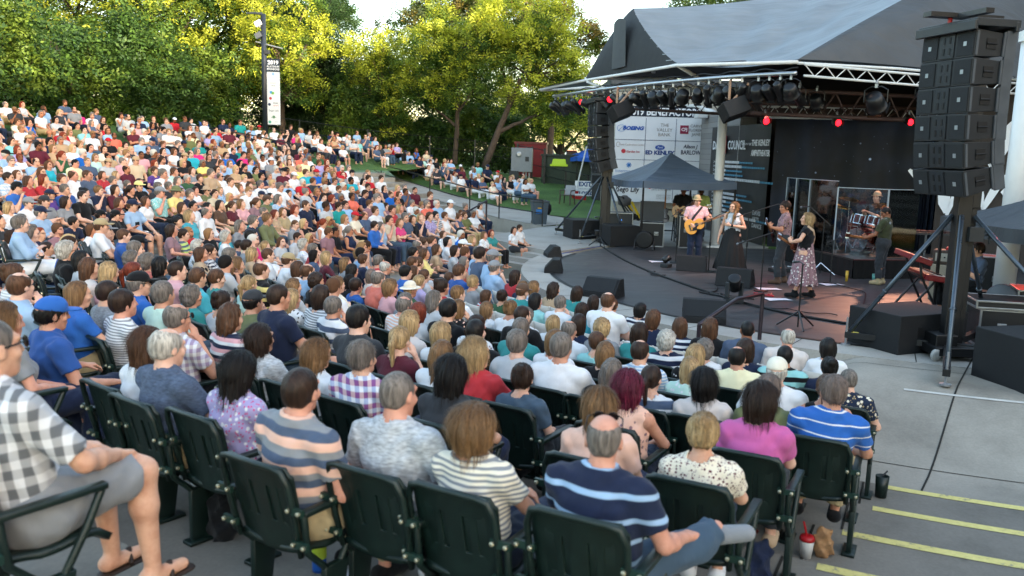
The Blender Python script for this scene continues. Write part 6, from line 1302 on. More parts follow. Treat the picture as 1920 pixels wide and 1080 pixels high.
(-3.94, 12.02, 0.42, 0.94, 'f', 'L', 'lb', 'black', {}, 'F', 3, 12.1),
(-2.84, 12.03, 0.28, 0.98, 'm', 'B', 'br', 'lblue', {}, 'F', 2, 12.1),
(-0.73, 12.07, 0.0, 0.99, 'm', 'S', 'lb', 'white', {}, 'F', 0, 12.2),
(0.4, 12.18, 0.0, 0.93, 'f', 'O', 'bk', 'aqua', {}, 'F', -1, 12.2),
(-6.97, 12.12, 0.84, 0.98, 'm', 'S', 'gy', 'lblue', {}, 'F', 6, 12.3),
(1.82, 12.1, 0.0, 0.88, 'f', 'O', 'bk', 's:navy/white:15', {}, 'F', -2, 12.3),
(-2.25, 12.28, 0.14, 0.94, 'f', 'S', 'db', 'h:blue', {}, 'F', 1, 12.3),
(-4.15, 12.41, 0.42, 0.98, 'm', 'S', 'gy', 'white', {}, 'F', 3, 12.5),
(-1.0, 12.42, 0.0, 1.06, 'f', 'U', 'db', 'red', {}, 'F', 0, 12.6),
(1.52, 12.4, 0.0, 0.88, 'f', 'P', 'br', 'charcoal', {}, 'F', -2, 12.6),
(-7.13, 12.51, 0.7, 0.98, 'f', 'L', 'gy', 'white', {}, 'F', 5, 12.6),
(-7.26, 12.91, 0.7, 0.94, 'f', 'U', 'db', 'pink', {'g': 1, 'pose': 'lap'}, 'F', 5, 12.8),
(-3.26, 12.75, 0.28, 0.94, 'f', 'O', 'br', 'pale', {}, 'F', 2, 12.9),
(-1.5, 12.89, 0.0, 0.94, 'f', 'H', 'bl', 'green', {'c': 'cream'}, 'F', 0, 13.1),
(-3.48, 13.1, 0.28, 0.98, 'm', 'K', 'br', 'white', {'c': 'khaki'}, 'F', 2, 13.1),
(0.12, 12.5, 0.0, 0.98, 'm', 'K', 'br', 'teal', {'c': 'brown'}, 'F', -1, 13.2),
(-4.85, 13.17, 0.42, 0.94, 'f', 'L', 'br', 'tan', {}, 'F', 3, 13.3),
(1.24, 12.71, 0.0, 0.87, 'f', 'L', 'db', 'black', {'pose': 'phone'}, 'F', -2, 13.4),
(-0.13, 12.83, 0.0, 0.89, 'f', 'U', 'db', 'green', {'g': 1}, 'F', -1, 13.4),
(0.95, 13.02, 0.0, 0.94, 'f', 'L', 'db', 'teal', {}, 'F', -2, 13.5),
(-0.61, 13.52, 0.0, 0.98, 'f', 'S', 'bl', 'grey', {}, 'F', -1, 13.5),
(-6.14, 13.41, 0.56, 0.98, 'm', 'V', 'br', 'polo', {'collar': 1}, 'F', 4, 13.5),
(-0.36, 13.19, 0.0, 0.84, 'f', 'O', 'br', 's:red/white:18', {}, 'F', -1, 13.6),
(-6.55, 13.52, 0.7, 0.98, 'm', 'K', 'br', 'white', {'c': 'khaki'}, 'F', 5, 13.7),
(-4.81, 13.62, 0.42, 0.94, 'f', 'S', 'db', 'p:white/navy:20', {}, 'F', 3, 13.7),
(-0.82, 13.88, 0.0, 1.04, 'm', 'S', 'br', 'polo', {}, 'F', -1, 13.8),
(0.68, 13.34, 0.0, 0.93, 'f', 'M', 'db', 'tan', {}, 'F', -2, 13.8),
(-2.59, 13.71, 0.14, 0.94, 'f', 'L', 'bk', 'yellow', {}, 'F', 1, 13.8),
(-4.0, 13.76, 0.28, 0.98, 'm', 'V', 'br', 'white', {}, 'F', 2, 13.9),
(-6.66, 13.93, 0.56, 1.0, 'm', 'K', 'gy', 'white', {'c': 'grey'}, 'F', 4, 14.0),
(-1.49, 13.77, 0.0, 0.94, 'f', 'P', 'bl', 'lilac', {}, 'F', 0, 14.1),
(-6.79, 14.33, 0.56, 0.95, 'f', 'O', 'br', 'white', {}, 'F', 4, 14.1),
(-1.78, 14.06, 0.0, 0.98, 'm', 'S', 'bk', 'blue', {'collar': 1}, 'F', 0, 14.1),
(-7.68, 14.03, 0.27, 0.97, 'm', 'V', 'db', 'pale', {}, 'B', 1, 14.1),
(-5.26, 14.15, 0.42, 0.94, 'f', 'C', 'wh', 'f:white/lblue', {}, 'F', 3, 14.2),
(-2.35, 14.11, 0.0, 0.94, 'f', 'O', 'pk', 'pale', {}, 'F', 0, 14.3),
(-1.44, 14.4, 0.0, 0.94, 'f', 'P', 'br', 'lgrey', {}, 'F', -1, 14.3),
(0.39, 13.64, 0.0, 0.91, 'f', 'O', 'lb', 's:lblue/white:18', {}, 'F', -2, 14.3),
(-1.05, 14.23, 0.0, 0.9, 'm', 'V', 'br', 'white', {}, 'F', -1, 14.3),
(-1.71, 14.72, 0.0, 0.94, 'f', 'L', 'br', 'mauve', {}, 'F', -1, 14.3),
(0.2, 14.02, 0.0, 0.84, 'm', 'S', 'lb', 'navy', {}, 'F', -2, 14.4),
(0.03, 14.4, 0.0, 0.96, 'f', 'L', 'db', 'red', {}, 'F', -2, 14.5),
(-2.84, 14.48, 0.14, 0.94, 'f', 'L', 'lb', 'grey', {}, 'F', 1, 14.6),
(-0.25, 14.71, 0.0, 1.02, 'm', 'K', 'gy', 'lblue', {'c': 'grey'}, 'F', -2, 14.7),
(-4.67, 14.85, 0.28, 0.98, 'm', 'S', 'db', 'grey', {}, 'F', 2, 14.7),
(-4.47, 14.48, 0.28, 0.94, 'f', 'L', 'bl', 'tan', {}, 'F', 2, 14.8),
(-2.17, 14.67, 0.0, 0.98, 'm', 'B', 'wh', 'charcoal', {}, 'F', 0, 14.8),
(-0.38, 15.11, 0.0, 1.13, 'm', 'K', 'gy', 'lblue', {'c': 'grey'}, 'F', -2, 14.9),
(-0.53, 15.5, 0.0, 1.13, 'm', 'S', 'db', 'slate', {}, 'F', -2, 15.0),
(-0.66, 15.9, 0.0, 1.12, 'm', 'B', 'gy', 'lblue', {}, 'F', -2, 15.2),
(-3.32, 15.31, 0.14, 0.94, 'f', 'O', 'bl', 'maroon', {}, 'F', 1, 15.4),
(-6.09, 15.29, 0.56, 0.94, 'f', 'L', 'db', 'mauve', {}, 'F', 4, 15.4),
(-1.83, 15.42, 0.0, 0.98, 'm', 'V', 'br', 'yellow', {}, 'F', -1, 15.5),
(-9.17, 15.25, 0.62, 0.95, 'f', 'L', 'bk', 'charcoal', {}, 'B', 3, 15.5),
(-2.45, 15.49, 0.0, 0.98, 'm', 'S', 'gy', 'red', {}, 'F', 0, 15.6),
(-9.01, 15.64, 0.62, 0.92, 'm', 'S', 'gy', 'navy', {}, 'B', 3, 15.6),
(-6.04, 15.7, 0.42, 0.93, 'm', 'S', 'db', 's:lime/slate:13', {}, 'F', 3, 15.7),
(-8.85, 16.02, 0.62, 1.02, 'm', 'K', 'gy', 'lblue', {'c': 'navy'}, 'B', 3, 15.9),
(-1.77, 15.94, 0.0, 0.94, 'f', 'U', 'br', 'maroon', {}, 'F', -1, 16.1),
(-2.78, 16.12, 0.0, 0.94, 'f', 'S', 'br', 'navy', {}, 'F', 0, 16.2),
(-8.69, 16.41, 0.62, 0.9, 'm', 'S', 'bk', 'navy', {'pose': 'lean'}, 'B', 3, 16.3),
(-3.86, 16.43, 0.14, 0.94, 'f', 'S', 'gy', 'red', {}, 'F', 1, 16.5),
(-5.13, 16.49, 0.28, 0.98, 'm', 'S', 'bk', 'pyellow', {}, 'F', 2, 16.6),
(-7.88, 16.81, 0.7, 0.88, 'm', 'K', 'bk', 'black', {'c': 'black'}, 'F', 5, 16.8),
(-9.7, 16.39, 0.8, 0.94, 'f', 'L', 'bl', 'white', {}, 'B', 4, 16.8),
(-5.55, 16.57, 0.28, 0.98, 'f', 'C', 'wh', 'white', {}, 'F', 2, 16.9),
(-1.98, 16.81, 0.0, 0.98, 'm', 'S', 'bk', 'maroon', {}, 'F', -1, 16.9),
(-0.48, 16.9, 0.0, 1.01, 'f', 'O', 'rd', 'navy', {}, 'F', -2, 17.0),
(-9.54, 16.78, 0.8, 0.97, 'm', 'K', 'gy', 'white', {'c': 'grey'}, 'B', 4, 17.0),
(-9.38, 17.16, 0.8, 0.98, 'm', 'K', 'br', 'grey', {'c': 'charcoal'}, 'B', 4, 17.2),
(-9.22, 17.55, 0.8, 0.98, 'f', 'L', 'db', 'grey', {}, 'B', 4, 17.2),
(-5.47, 16.98, 0.1, 0.93, 'm', 'V', 'db', 'slate', {}, 'B', 0, 17.3),
(-5.32, 17.37, 0.1, 1.07, 'm', 'V', 'bk', 'tan', {}, 'B', 0, 17.3),
(-4.21, 17.29, 0.14, 0.94, 'f', 'C', 'wh', 'f:white/lblue', {}, 'F', 1, 17.4),
(-9.06, 17.94, 0.8, 1.04, 'm', 'V', 'db', 'black', {'leg': '.4', 'pose': 'knee'}, 'B', 4, 17.4),
(-8.33, 17.29, 0.62, 0.91, 'm', 'K', 'bk', 'black', {'c': 'black'}, 'B', 3, 17.5),
(-5.15, 17.76, 0.1, 0.87, 'f', 'C', 'bl', 'white', {}, 'B', 0, 17.5),
(-10.2, 17.59, 0.97, 1.03, 'm', 'K', 'bk', 'blue', {'c': 'black', 'pose': 'chin'}, 'B', 5, 17.5),
(-8.17, 17.67, 0.62, 0.95, 'f', 'L', 'rd', 'black', {'pose': 'phone'}, 'B', 3, 17.7),
(-8.02, 18.06, 0.62, 1.05, 'm', 'K', 'br', 'lblue', {'c': 'navy', 'leg': '.4'}, 'B', 3, 17.9),
(-1.81, 17.43, 0.0, 0.94, 'f', 'L', 'br', 'yellow', {}, 'F', -1, 17.9),
(-1.89, 17.84, 0.0, 0.94, 'f', 'L', 'br', 'charcoal', {}, 'F', -1, 17.9),
(-2.06, 18.23, 0.0, 0.98, 'm', 'B', 'gy', 'white', {}, 'F', -1, 18.0),
(-7.06, 17.94, 0.45, 0.96, 'f', 'U', 'bk', 'grey', {}, 'B', 2, 18.1),
(-1.24, 18.09, 0.0, 0.94, 'f', 'O', 'db', 'lgrey', {}, 'F', -2, 18.2),
(-11.02, 18.03, 1.15, 0.96, 'f', 'L', 'bl', 'white', {}, 'B', 6, 18.3),
(-1.65, 18.32, 0.0, 0.94, 'f', 'L', 'br', 'tan', {}, 'F', -2, 18.4),
(-5.89, 18.38, 0.27, 1.03, 'f', 'L', 'gy', 'grey', {}, 'B', 1, 18.4),
(-6.05, 17.99, 0.27, 0.88, 'f', 'C', 'wh', 'turq', {}, 'B', 1, 18.4),
(-6.91, 18.33, 0.45, 1.04, 'f', 'O', 'bl', 'turq', {'pose': 'lap', 'leg': '.45'}, 'B', 2, 18.4),
(-6.75, 18.72, 0.45, 1.06, 'm', 'B', 'gy', 'white', {}, 'B', 2, 18.5),
(-1.09, 18.51, 0.0, 0.98, 'm', 'K', 'br', 'navy', {'c': 'white'}, 'F', -2, 18.6),
(-9.91, 18.28, 0.97, 0.92, 'f', 'K', 'br', 'purple', {'c': 'navy'}, 'B', 5, 18.7),
(-5.73, 18.77, 0.27, 1.06, 'm', 'S', 'gy', 'navy', {}, 'B', 1, 18.7),
(-10.86, 18.42, 1.15, 1.02, 'm', 'V', 'db', 'p:lblue/white:16', {}, 'B', 6, 18.7),
(-9.76, 18.67, 0.97, 0.97, 'm', 'S', 'gy', 'polo', {'pose': 'chin'}, 'B', 5, 18.8),
(-10.69, 18.8, 1.15, 0.97, 'f', 'L', 'br', 'red', {}, 'B', 6, 18.9),
(-5.57, 19.16, 0.27, 1.09, 'm', 'S', 'lb', 'olive', {}, 'B', 1, 18.9),
(-10.54, 19.19, 1.15, 1.0, 'f', 'L', 'rd', 'red', {}, 'B', 6, 19.1),
(-9.59, 19.05, 0.97, 0.93, 'f', 'U', 'bk', 'lgrey', {}, 'B', 5, 19.1),
(-8.71, 18.77, 0.8, 0.91, 'f', 'L', 'br', 'charcoal', {}, 'B', 4, 19.2),
(-8.55, 19.16, 0.8, 0.64, 'f', 'L', 'lb', 'white', {'kid': 1}, 'B', 4, 19.2),
(-1.76, 19.13, 0.0, 0.98, 'm', 'S', 'br', 'slate', {}, 'F', -2, 19.2),
(-10.38, 19.58, 1.15, 1.0, 'f', 'U', 'br', 'maroon', {'sl': '0'}, 'B', 6, 19.3),
(-9.43, 19.44, 0.97, 0.93, 'm', 'S', 'lb', 'navy', {'pose': 'chin'}, 'B', 5, 19.3),
(-8.39, 19.54, 0.8, 0.91, 'f', 'O', 'br', 'white', {}, 'B', 4, 19.4),
(-10.21, 19.97, 1.15, 1.04, 'm', 'B', 'br', 'white', {}, 'B', 6, 19.5),
(-8.24, 19.93, 0.8, 1.05, 'm', 'K', 'gy', 'f:aqua/white/teal', {'c': 'grey'}, 'B', 4, 19.5),
(-9.27, 19.83, 0.97, 0.96, 'f', 'O', 'db', 'maroon', {}, 'B', 5, 19.6),
(-2.06, 19.65, 0.0, 0.94, 'f', 'U', 'br', 'navy', {}, 'F', -1, 19.7),
(-9.11, 20.22, 0.97, 0.95, 'f', 'P', 'db', 'black', {'sl': '0'}, 'B', 5, 19.8),
(-10.05, 20.35, 1.15, 1.04, 'm', 'V', 'br', 'slate', {}, 'B', 6, 19.8),
(-7.51, 19.28, 0.62, 0.98, 'f', 'O', 'br', 'black', {}, 'B', 3, 20.0),
(-1.47, 19.91, 0.0, 0.94, 'f', 'O', 'bk', 'white', {}, 'F', -2, 20.0),
(-7.35, 19.67, 0.62, 0.97, 'm', 'V', 'bk', 'white', {}, 'B', 3, 20.2),
(-8.07, 20.32, 0.8, 1.04, 'm', 'H', 'gy', 'yellow', {'c': 'olive', 'pose': 'cross'}, 'B', 4, 20.2),
(-7.19, 20.06, 0.62, 0.95, 'f', 'L', 'bk', 'black', {}, 'B', 3, 20.4),
(-0.95, 20.35, 0.0, 0.94, 'f', 'L', 'bl', 'navy', {}, 'F', -2, 20.4),
(-6.18, 20.08, 0.45, 0.87, 'f', 'U', 'db', 'teal', {'top': 1}, 'B', 2, 20.5),
(-6.02, 20.47, 0.45, 0.98, 'm', 'Z', 'gy', 'slate', {'pose': 'cross', 'fat': 1}, 'B', 2, 20.5),
(-7.03, 20.45, 0.62, 0.98, 'f', 'L', 'db', 'brown', {}, 'B', 3, 20.5),
(-7.91, 20.71, 0.8, 1.02, 'f', 'S', 'gy', 'navy', {}, 'B', 4, 20.6),
(-8.95, 20.61, 0.97, 0.99, 'm', 'K', 'bk', 'black', {'c': 'yellow'}, 'B', 5, 20.6),
(-6.87, 20.83, 0.62, 0.95, 'f', 'P', 'br', 'maroon', {}, 'B', 3, 20.8),
(-8.79, 21.0, 0.97, 0.96, 'm', 'S', 'gy', 'charcoal', {}, 'B', 5, 20.9),
(-8.63, 21.39, 0.97, 0.96, 'm', 'S', 'gy', 'charcoal', {}, 'B', 5, 20.9),
(-6.71, 21.22, 0.62, 0.97, 'f', 'L', 'lb', 'pink', {}, 'B', 3, 21.0),
(-5.86, 20.86, 0.45, 0.94, 'f', 'L', 'rd', 'tan', {'leg': '.4'}, 'B', 2, 21.0),
(-9.79, 20.98, 1.15, 0.91, 'm', 'S', 'gy', 'p:lblue/white:14', {}, 'B', 6, 21.0),
(-10.77, 21.03, 1.32, 0.88, 'f', 'L', 'bk', 'charcoal', {}, 'B', 7, 21.1),
(-6.55, 21.61, 0.62, 0.99, 'f', 'P', 'br', 'mauve', {}, 'B', 3, 21.2),
(-5.7, 21.25, 0.45, 0.96, 'f', 'L', 'lb', 'khaki', {'leg': '.4'}, 'B', 2, 21.2),
(-9.63, 21.37, 1.15, 0.85, 'f', 'S', 'gy', 'navy', {}, 'B', 6, 21.3),
(-10.61, 21.41, 1.32, 0.87, 'f', 'O', 'db', 'grey', {'g': 1}, 'B', 7, 21.3),
(-6.39, 22.0, 0.62, 1.0, 'm', 'K', 'br', 'olive', {'c': 'brown'}, 'B', 3, 21.4),
(-5.54, 21.64, 0.45, 1.0, 'f', 'L', 'rd', 'white', {'leg': '.4'}, 'B', 2, 21.4),
(-1.29, 21.43, 0.0, 0.98, 'm', 'S', 'bk', 'white', {}, 'F', -2, 21.5),
(-9.47, 21.76, 1.15, 0.88, 'f', 'O', 'br', 'lblue', {}, 'B', 6, 21.5),
(-10.45, 21.8, 1.32, 0.87, 'f', 'L', 'br', 'red', {}, 'B', 7, 21.6),
(-8.47, 21.77, 0.97, 0.86, 'f', 'L', 'br', 'lblue', {}, 'B', 5, 21.7),
(-5.38, 22.02, 0.45, 1.05, 'm', 'V', 'br', 'navy', {}, 'B', 2, 21.7),
(-6.22, 22.39, 0.62, 1.03, 'f', 'M', 'gy', 'f:lblue/white', {}, 'B', 3, 21.8),
(-3.55, 21.65, 0.1, 0.97, 'm', 'S', 'db', 'blue', {'leg': '.93', 'pose': 'lap'}, 'B', 0, 21.8),
(-10.29, 22.19, 1.32, 0.87, 'f', 'L', 'bl', 'lgrey', {}, 'B', 7, 21.9),
(-3.39, 22.04, 0.1, 0.95, 'f', 'C', 'gy', 'lblue', {'pose': 'chin'}, 'B', 0, 22.0),
(-8.3, 22.2, 0.97, 0.87, 'f', 'O', 'db', 'white', {}, 'B', 5, 22.1),
(-3.22, 22.43, 0.1, 1.04, 'm', 'S', 'db', 'beige', {}, 'B', 0, 22.4),
(-9.17, 22.5, 1.15, 1.04, 'm', 'S', 'gy', 'white', {}, 'B', 6, 22.5),
(-8.11, 22.64, 0.97, 0.86, 'f', 'H', 'br', 'olive', {'c': 'tan', 'g': 1}, 'B', 5, 22.5),
(-1.83, 22.66, 0.0, 0.84, 'f', 'O', 'br', 'f:white/navy', {}, 'F', -1, 22.7),
(-3.06, 22.81, 0.1, 0.99, 'f', 'L', 'lb', 'hot', {}, 'B', 0, 22.9),
(-0.76, 22.83, 0.0, 0.84, 'f', 'L', 'lb', 'f:white/tan', {}, 'F', -2, 22.9),
(-9.0, 22.88, 1.15, 0.9, 'f', 'L', 'gy', 'lilac', {}, 'B', 6, 23.0),
(-2.9, 23.2, 0.1, 1.06, 'm', 'S', 'gy', 'slate', {}, 'B', 0, 23.1),
(-9.8, 23.38, 1.32, 0.95, 'f', 'S', 'br', 'purple', {}, 'B', 7, 23.2),
(-8.85, 23.27, 1.15, 0.91, 'm', 'S', 'wh', 'green', {}, 'B', 6, 23.3),
(-7.93, 23.06, 0.97, 0.85, 'f', 'L', 'bl', 'f:lblue/navy', {}, 'B', 5, 23.3),
(-7.77, 23.45, 0.97, 1.01, 'm', 'S', 'br', 'white', {}, 'B', 5, 23.4),
(-6.87, 23.23, 0.8, 0.89, 'm', 'K', 'gy', 'green', {'c': 'navy'}, 'B', 4, 23.4),
(-5.77, 23.48, 0.62, 0.87, 'f', 'L', 'db', 'white', {}, 'B', 3, 23.4),
(-0.53, 23.43, 0.0, 0.84, 'f', 'L', 'rd', 'teal', {}, 'F', -2, 23.5),
(-3.76, 23.55, 0.27, 1.03, 'm', 'S', 'br', 'white', {}, 'B', 1, 23.5),
(-2.75, 23.59, 0.1, 1.02, 'f', 'O', 'br', 'black', {}, 'B', 0, 23.5),
(-7.62, 23.84, 0.97, 0.88, 'f', 'O', 'lb', 'tan', {}, 'B', 5, 23.6),
(-8.69, 23.66, 1.15, 0.94, 'f', 'S', 'br', 'black', {}, 'B', 6, 23.6),
(-6.71, 23.62, 0.8, 0.86, 'f', 'L', 'db', 'teal', {}, 'B', 4, 23.7),
(-8.53, 24.05, 1.15, 1.03, 'm', 'S', 'gy', 'tan', {}, 'B', 6, 23.7),
(-6.55, 24.01, 0.8, 1.05, 'm', 'S', 'gy', 'white', {}, 'B', 4, 23.8),
(-7.46, 24.23, 0.97, 0.92, 'f', 'O', 'br', 'white', {}, 'B', 5, 23.9),
(-6.39, 24.39, 0.8, 0.91, 'f', 'P', 'db', 'lgrey', {'sl': '0'}, 'B', 4, 23.9),
(-8.37, 24.44, 1.15, 0.95, 'm', 'B', 'gy', 'white', {'g': 1}, 'B', 6, 23.9),
(-9.49, 24.13, 1.32, 0.93, 'f', 'S', 'br', 'mint', {}, 'B', 7, 23.9),
(-2.58, 23.99, 0.1, 1.04, 'f', 'L', 'bl', 'navy', {}, 'B', 0, 24.0),
(-3.44, 24.31, 0.27, 1.05, 'f', 'S', 'db', 'red', {}, 'B', 1, 24.3),
(-7.29, 24.62, 0.97, 0.93, 'm', 'S', 'gy', 'white', {}, 'B', 5, 24.3),
(-2.42, 24.37, 0.1, 1.06, 'f', 'P', 'br', 'f:lilac/purple', {}, 'B', 0, 24.3),
(-8.21, 24.83, 1.15, 0.92, 'f', 'P', 'br', 'white', {}, 'B', 6, 24.4),
(-9.24, 24.73, 1.32, 0.94, 'f', 'O', 'br', 'grey', {}, 'B', 7, 24.5),
(-0.01, 24.5, 0.0, 0.84, 'f', 'L', 'db', 'white', {}, 'F', -2, 24.7),
(-3.25, 24.79, 0.27, 1.05, 'f', 'L', 'bl', 'grey', {}, 'B', 1, 24.7),
(-2.24, 24.81, 0.1, 1.02, 'm', 'S', 'bk', 'p:navy/white:18', {'pose': 'chin'}, 'B', 0, 24.8)]
HD={'S':'short {} hair','V':'cropped {} hair','Z':'shaved head','B':'thinning {} hair','O':'{} bob','L':'long {} hair','M':'wavy {} hair','P':'{} ponytail','U':'pinned-up {} hair','C':'curly {} hair','X':'bald head'}
def shirt_words(sh,ex,sex):
    k,cs=('',sh) if ':' not in sh else sh.split(':')[:2]; c=cs.split('/'); g='sleeveless top' if ex.get('sl')=='0' else ('polo shirt' if 'collar' in ex and k in 's' else 'shirt' if 'collar' in ex else 'T-shirt' if sex=='m' else 'top')
    if k=='s': return WORD[c[0]]+(' and '+WORD[c[-1]] if c[-1]!=c[0] else '')+' striped '+g
    return WORD[c[0]]+{'':'','p':' plaid','f':' floral','d':' dotted','h':' mottled'}[k]+' '+g
def hair_words(a):
    st,hc,ex=a[5],a[6],a[8]
    if st=='K': return WORD[ex.get('c','navy')]+' cap'
    if st=='H': return ('wide grey brim hat' if ex.get('c')=='olive' else 'straw sun hat')
    return HD[st].format(HWORD[hc])
def make_labels(A):
    base=[]
    for a in A: base.append('person with %s in %s'%(hair_words(a),shirt_words(a[7],a[8],a[4])))
    from collections import Counter
    lab=list(base); P=np.array([a[:2] for a in A])
    def fits(s): return len(s.replace('-',' ').split())<=16
    for rnd in range(4):
        cnt=Counter(lab); dup=[i for i,l in enumerate(lab) if cnt[l]>1]
        if not dup: break
        for i in dup:
            if Counter(lab)[lab[i]]<2: continue
            d=np.hypot(*(P-P[i]).T); done=False
            for j in np.argsort(d)[1:12]:
                w=shirt_words(A[j][7],A[j][8],A[j][4]); h=hair_words(A[j]); rel='beside' if d[j]<1.25 else 'near'
                for c in ('%s %s %s'%(base[i],rel,w),'%s %s %s'%(base[i],rel,h),'%s %s %s and %s'%(base[i],rel,h,w)):
                    if fits(c) and c not in lab: lab[i]=c; done=True; break
                if done: break
    return lab,base
LAB,BASE=make_labels(AUD)
FOC=np.array([5.6,19.0])
POSES=['lap']*5+['cross']*3+['knee']*3+['rest']*3+['chin']
for i,a in enumerate(AUD):
    x,y,z,s,sex,st,hc,sh,ex,blk,row,d=a; rg=random.Random(i*13+5)
    face=(SC-np.array([x,y])) if blk=='F' else -NV; base=math.atan2(-face[0],face[1]); look=math.atan2(-(FOC[0]-x),FOC[1]-y); df=(look-base+PI)%(2*PI)-PI
    rz=base+df*.45+rg.uniform(-.1,.1); hy=(look-rz+PI)%(2*PI)-PI+rg.uniform(-.25,.25); hy=max(-.6,min(.6,round(hy/.3)*.3))
    pose=ex.get('pose') or rg.choice(POSES); res=.0095 if d<6.6 else .0145 if d<14 else .022
    fat=1.16 if 'fat' in ex else (rg.choice([1.0,1.08]) if sex=='m' else rg.choice([.98,1.05])); pt=rg.choice([-.08,0,.05]) if d<14 else 0
    if 'key' in ex or 'key2' in ex: fat=1.14
    if 'key' in ex: pose='knee'; hy=.0
    J=joints(sex,pose,hy,pt); J['fat']=fat
    if 'key2' in ex: # reclining viewer with one ankle over the other knee
        J['knr']=vec(.34,.34,.62); J['anr']=vec(.28,.5,.66) ; J['knr']=vec(.36,.36,.6); J['anr']=vec(.42,.02+.45,.66); J['ftr']=(.9,.25,.25); J['elr']=vec(.3,.02,.72); J['wrr']=vec(.33,.24,.68)
    key=(sex,pose,hy,fat,pt,'key' in ex,'key2' in ex)
    leg=float(ex.get('leg',0)) or (rg.choice([.93,.93,.42]) if d>6 else .93); sl=float(ex.get('sl',.62 if rg.random()<.8 or d<6 else 1.6))
    at=dict(hair=st,hc=hc,cap=ex.get('c','navy'),shirt=sh,collar='collar' in ex,sleeve=sl,leg=leg,pants=rg.choice(['indigo','denim','charcoal','khaki','black','navy','white' if d>6 else 'indigo']),skin=int(ex.get('skin',rg.choice([0,0,2,2,1,6]))),seed=i,neck=.066 if sex=='m' else .08,shoes=rg.choice(['charcoal','white','tan','black']))
    if 'g' in ex: at['glass']=1
    if 'top' in ex: at['glass']='top'
    if 'key' in ex: at.update(leg=.44,pants='grey',shoes='tan',sleeve=.8,skin=0)
    if 'key2' in ex: at.update(pants='denim',shoes='grey')
    if d>20: at['shoes']=None
    if 'key' in ex: at['shoes']=None
    o=person((x,y,z),rz,J,key,res,at,LAB[i],s,'audience in the seating rows'); o.rotation_euler=(rg.uniform(-.05,.05),rg.uniform(-.05,.05),rz)
    if 'key' in ex:
        for k_ in 'lr': f_=J['an'+k_]; S_=SDF(); S_.cap(f_+vec(0,-.04,-.09),f_+vec(0,.165,-.09),.04,.042,sq=(1.15,1,.3),k=.01); S_.cap(f_+vec(-.045,.06,-.07),f_+vec(0,.085,-.025),.012,k=.01); S_.cap(f_+vec(.045,.06,-.07),f_+vec(0,.085,-.025),.012,k=.01); V_,Q_=S_.mesh(.008); link('sandal',fastmesh('sandal',V_,Q_,None,[M('sandal_leather','2e211a',.6)]),o)
    if pose=='phone':
        ph=thing('phone','black phone held up by the '+LAB[i].replace('person with ','viewer with '),'phone',(x-.4*s*math.sin(rz),y+.4*s*math.cos(rz),z+.93*s),rz); ph['label']=' '.join(ph['label'].split()[:16]); MB().box((0,0,0),(.15,.01,.075)).obj('body',GLASSM,ph,bevel=.004); MB().box((0,-.0065,0),(.135,.002,.063)).obj('screen',emis('phone_screen','8fb4d8',.5),ph)
    if (blk=='F' and d<15):
        mk=make_seat if row>=0 else make_fold; w=('dark green stadium seat under the ' if row>=0 else 'white folding chair under the ')+LAB[i].replace('person with ','viewer with ')
        if len(w.replace('-',' ').split())>16: w=('green seat under ' if row>=0 else 'white chair under ')+LAB[i].replace('person with ','')
        mk((x,y,z),base,w,'green seats of the front block' if row>=0 else 'white chairs by the stage')
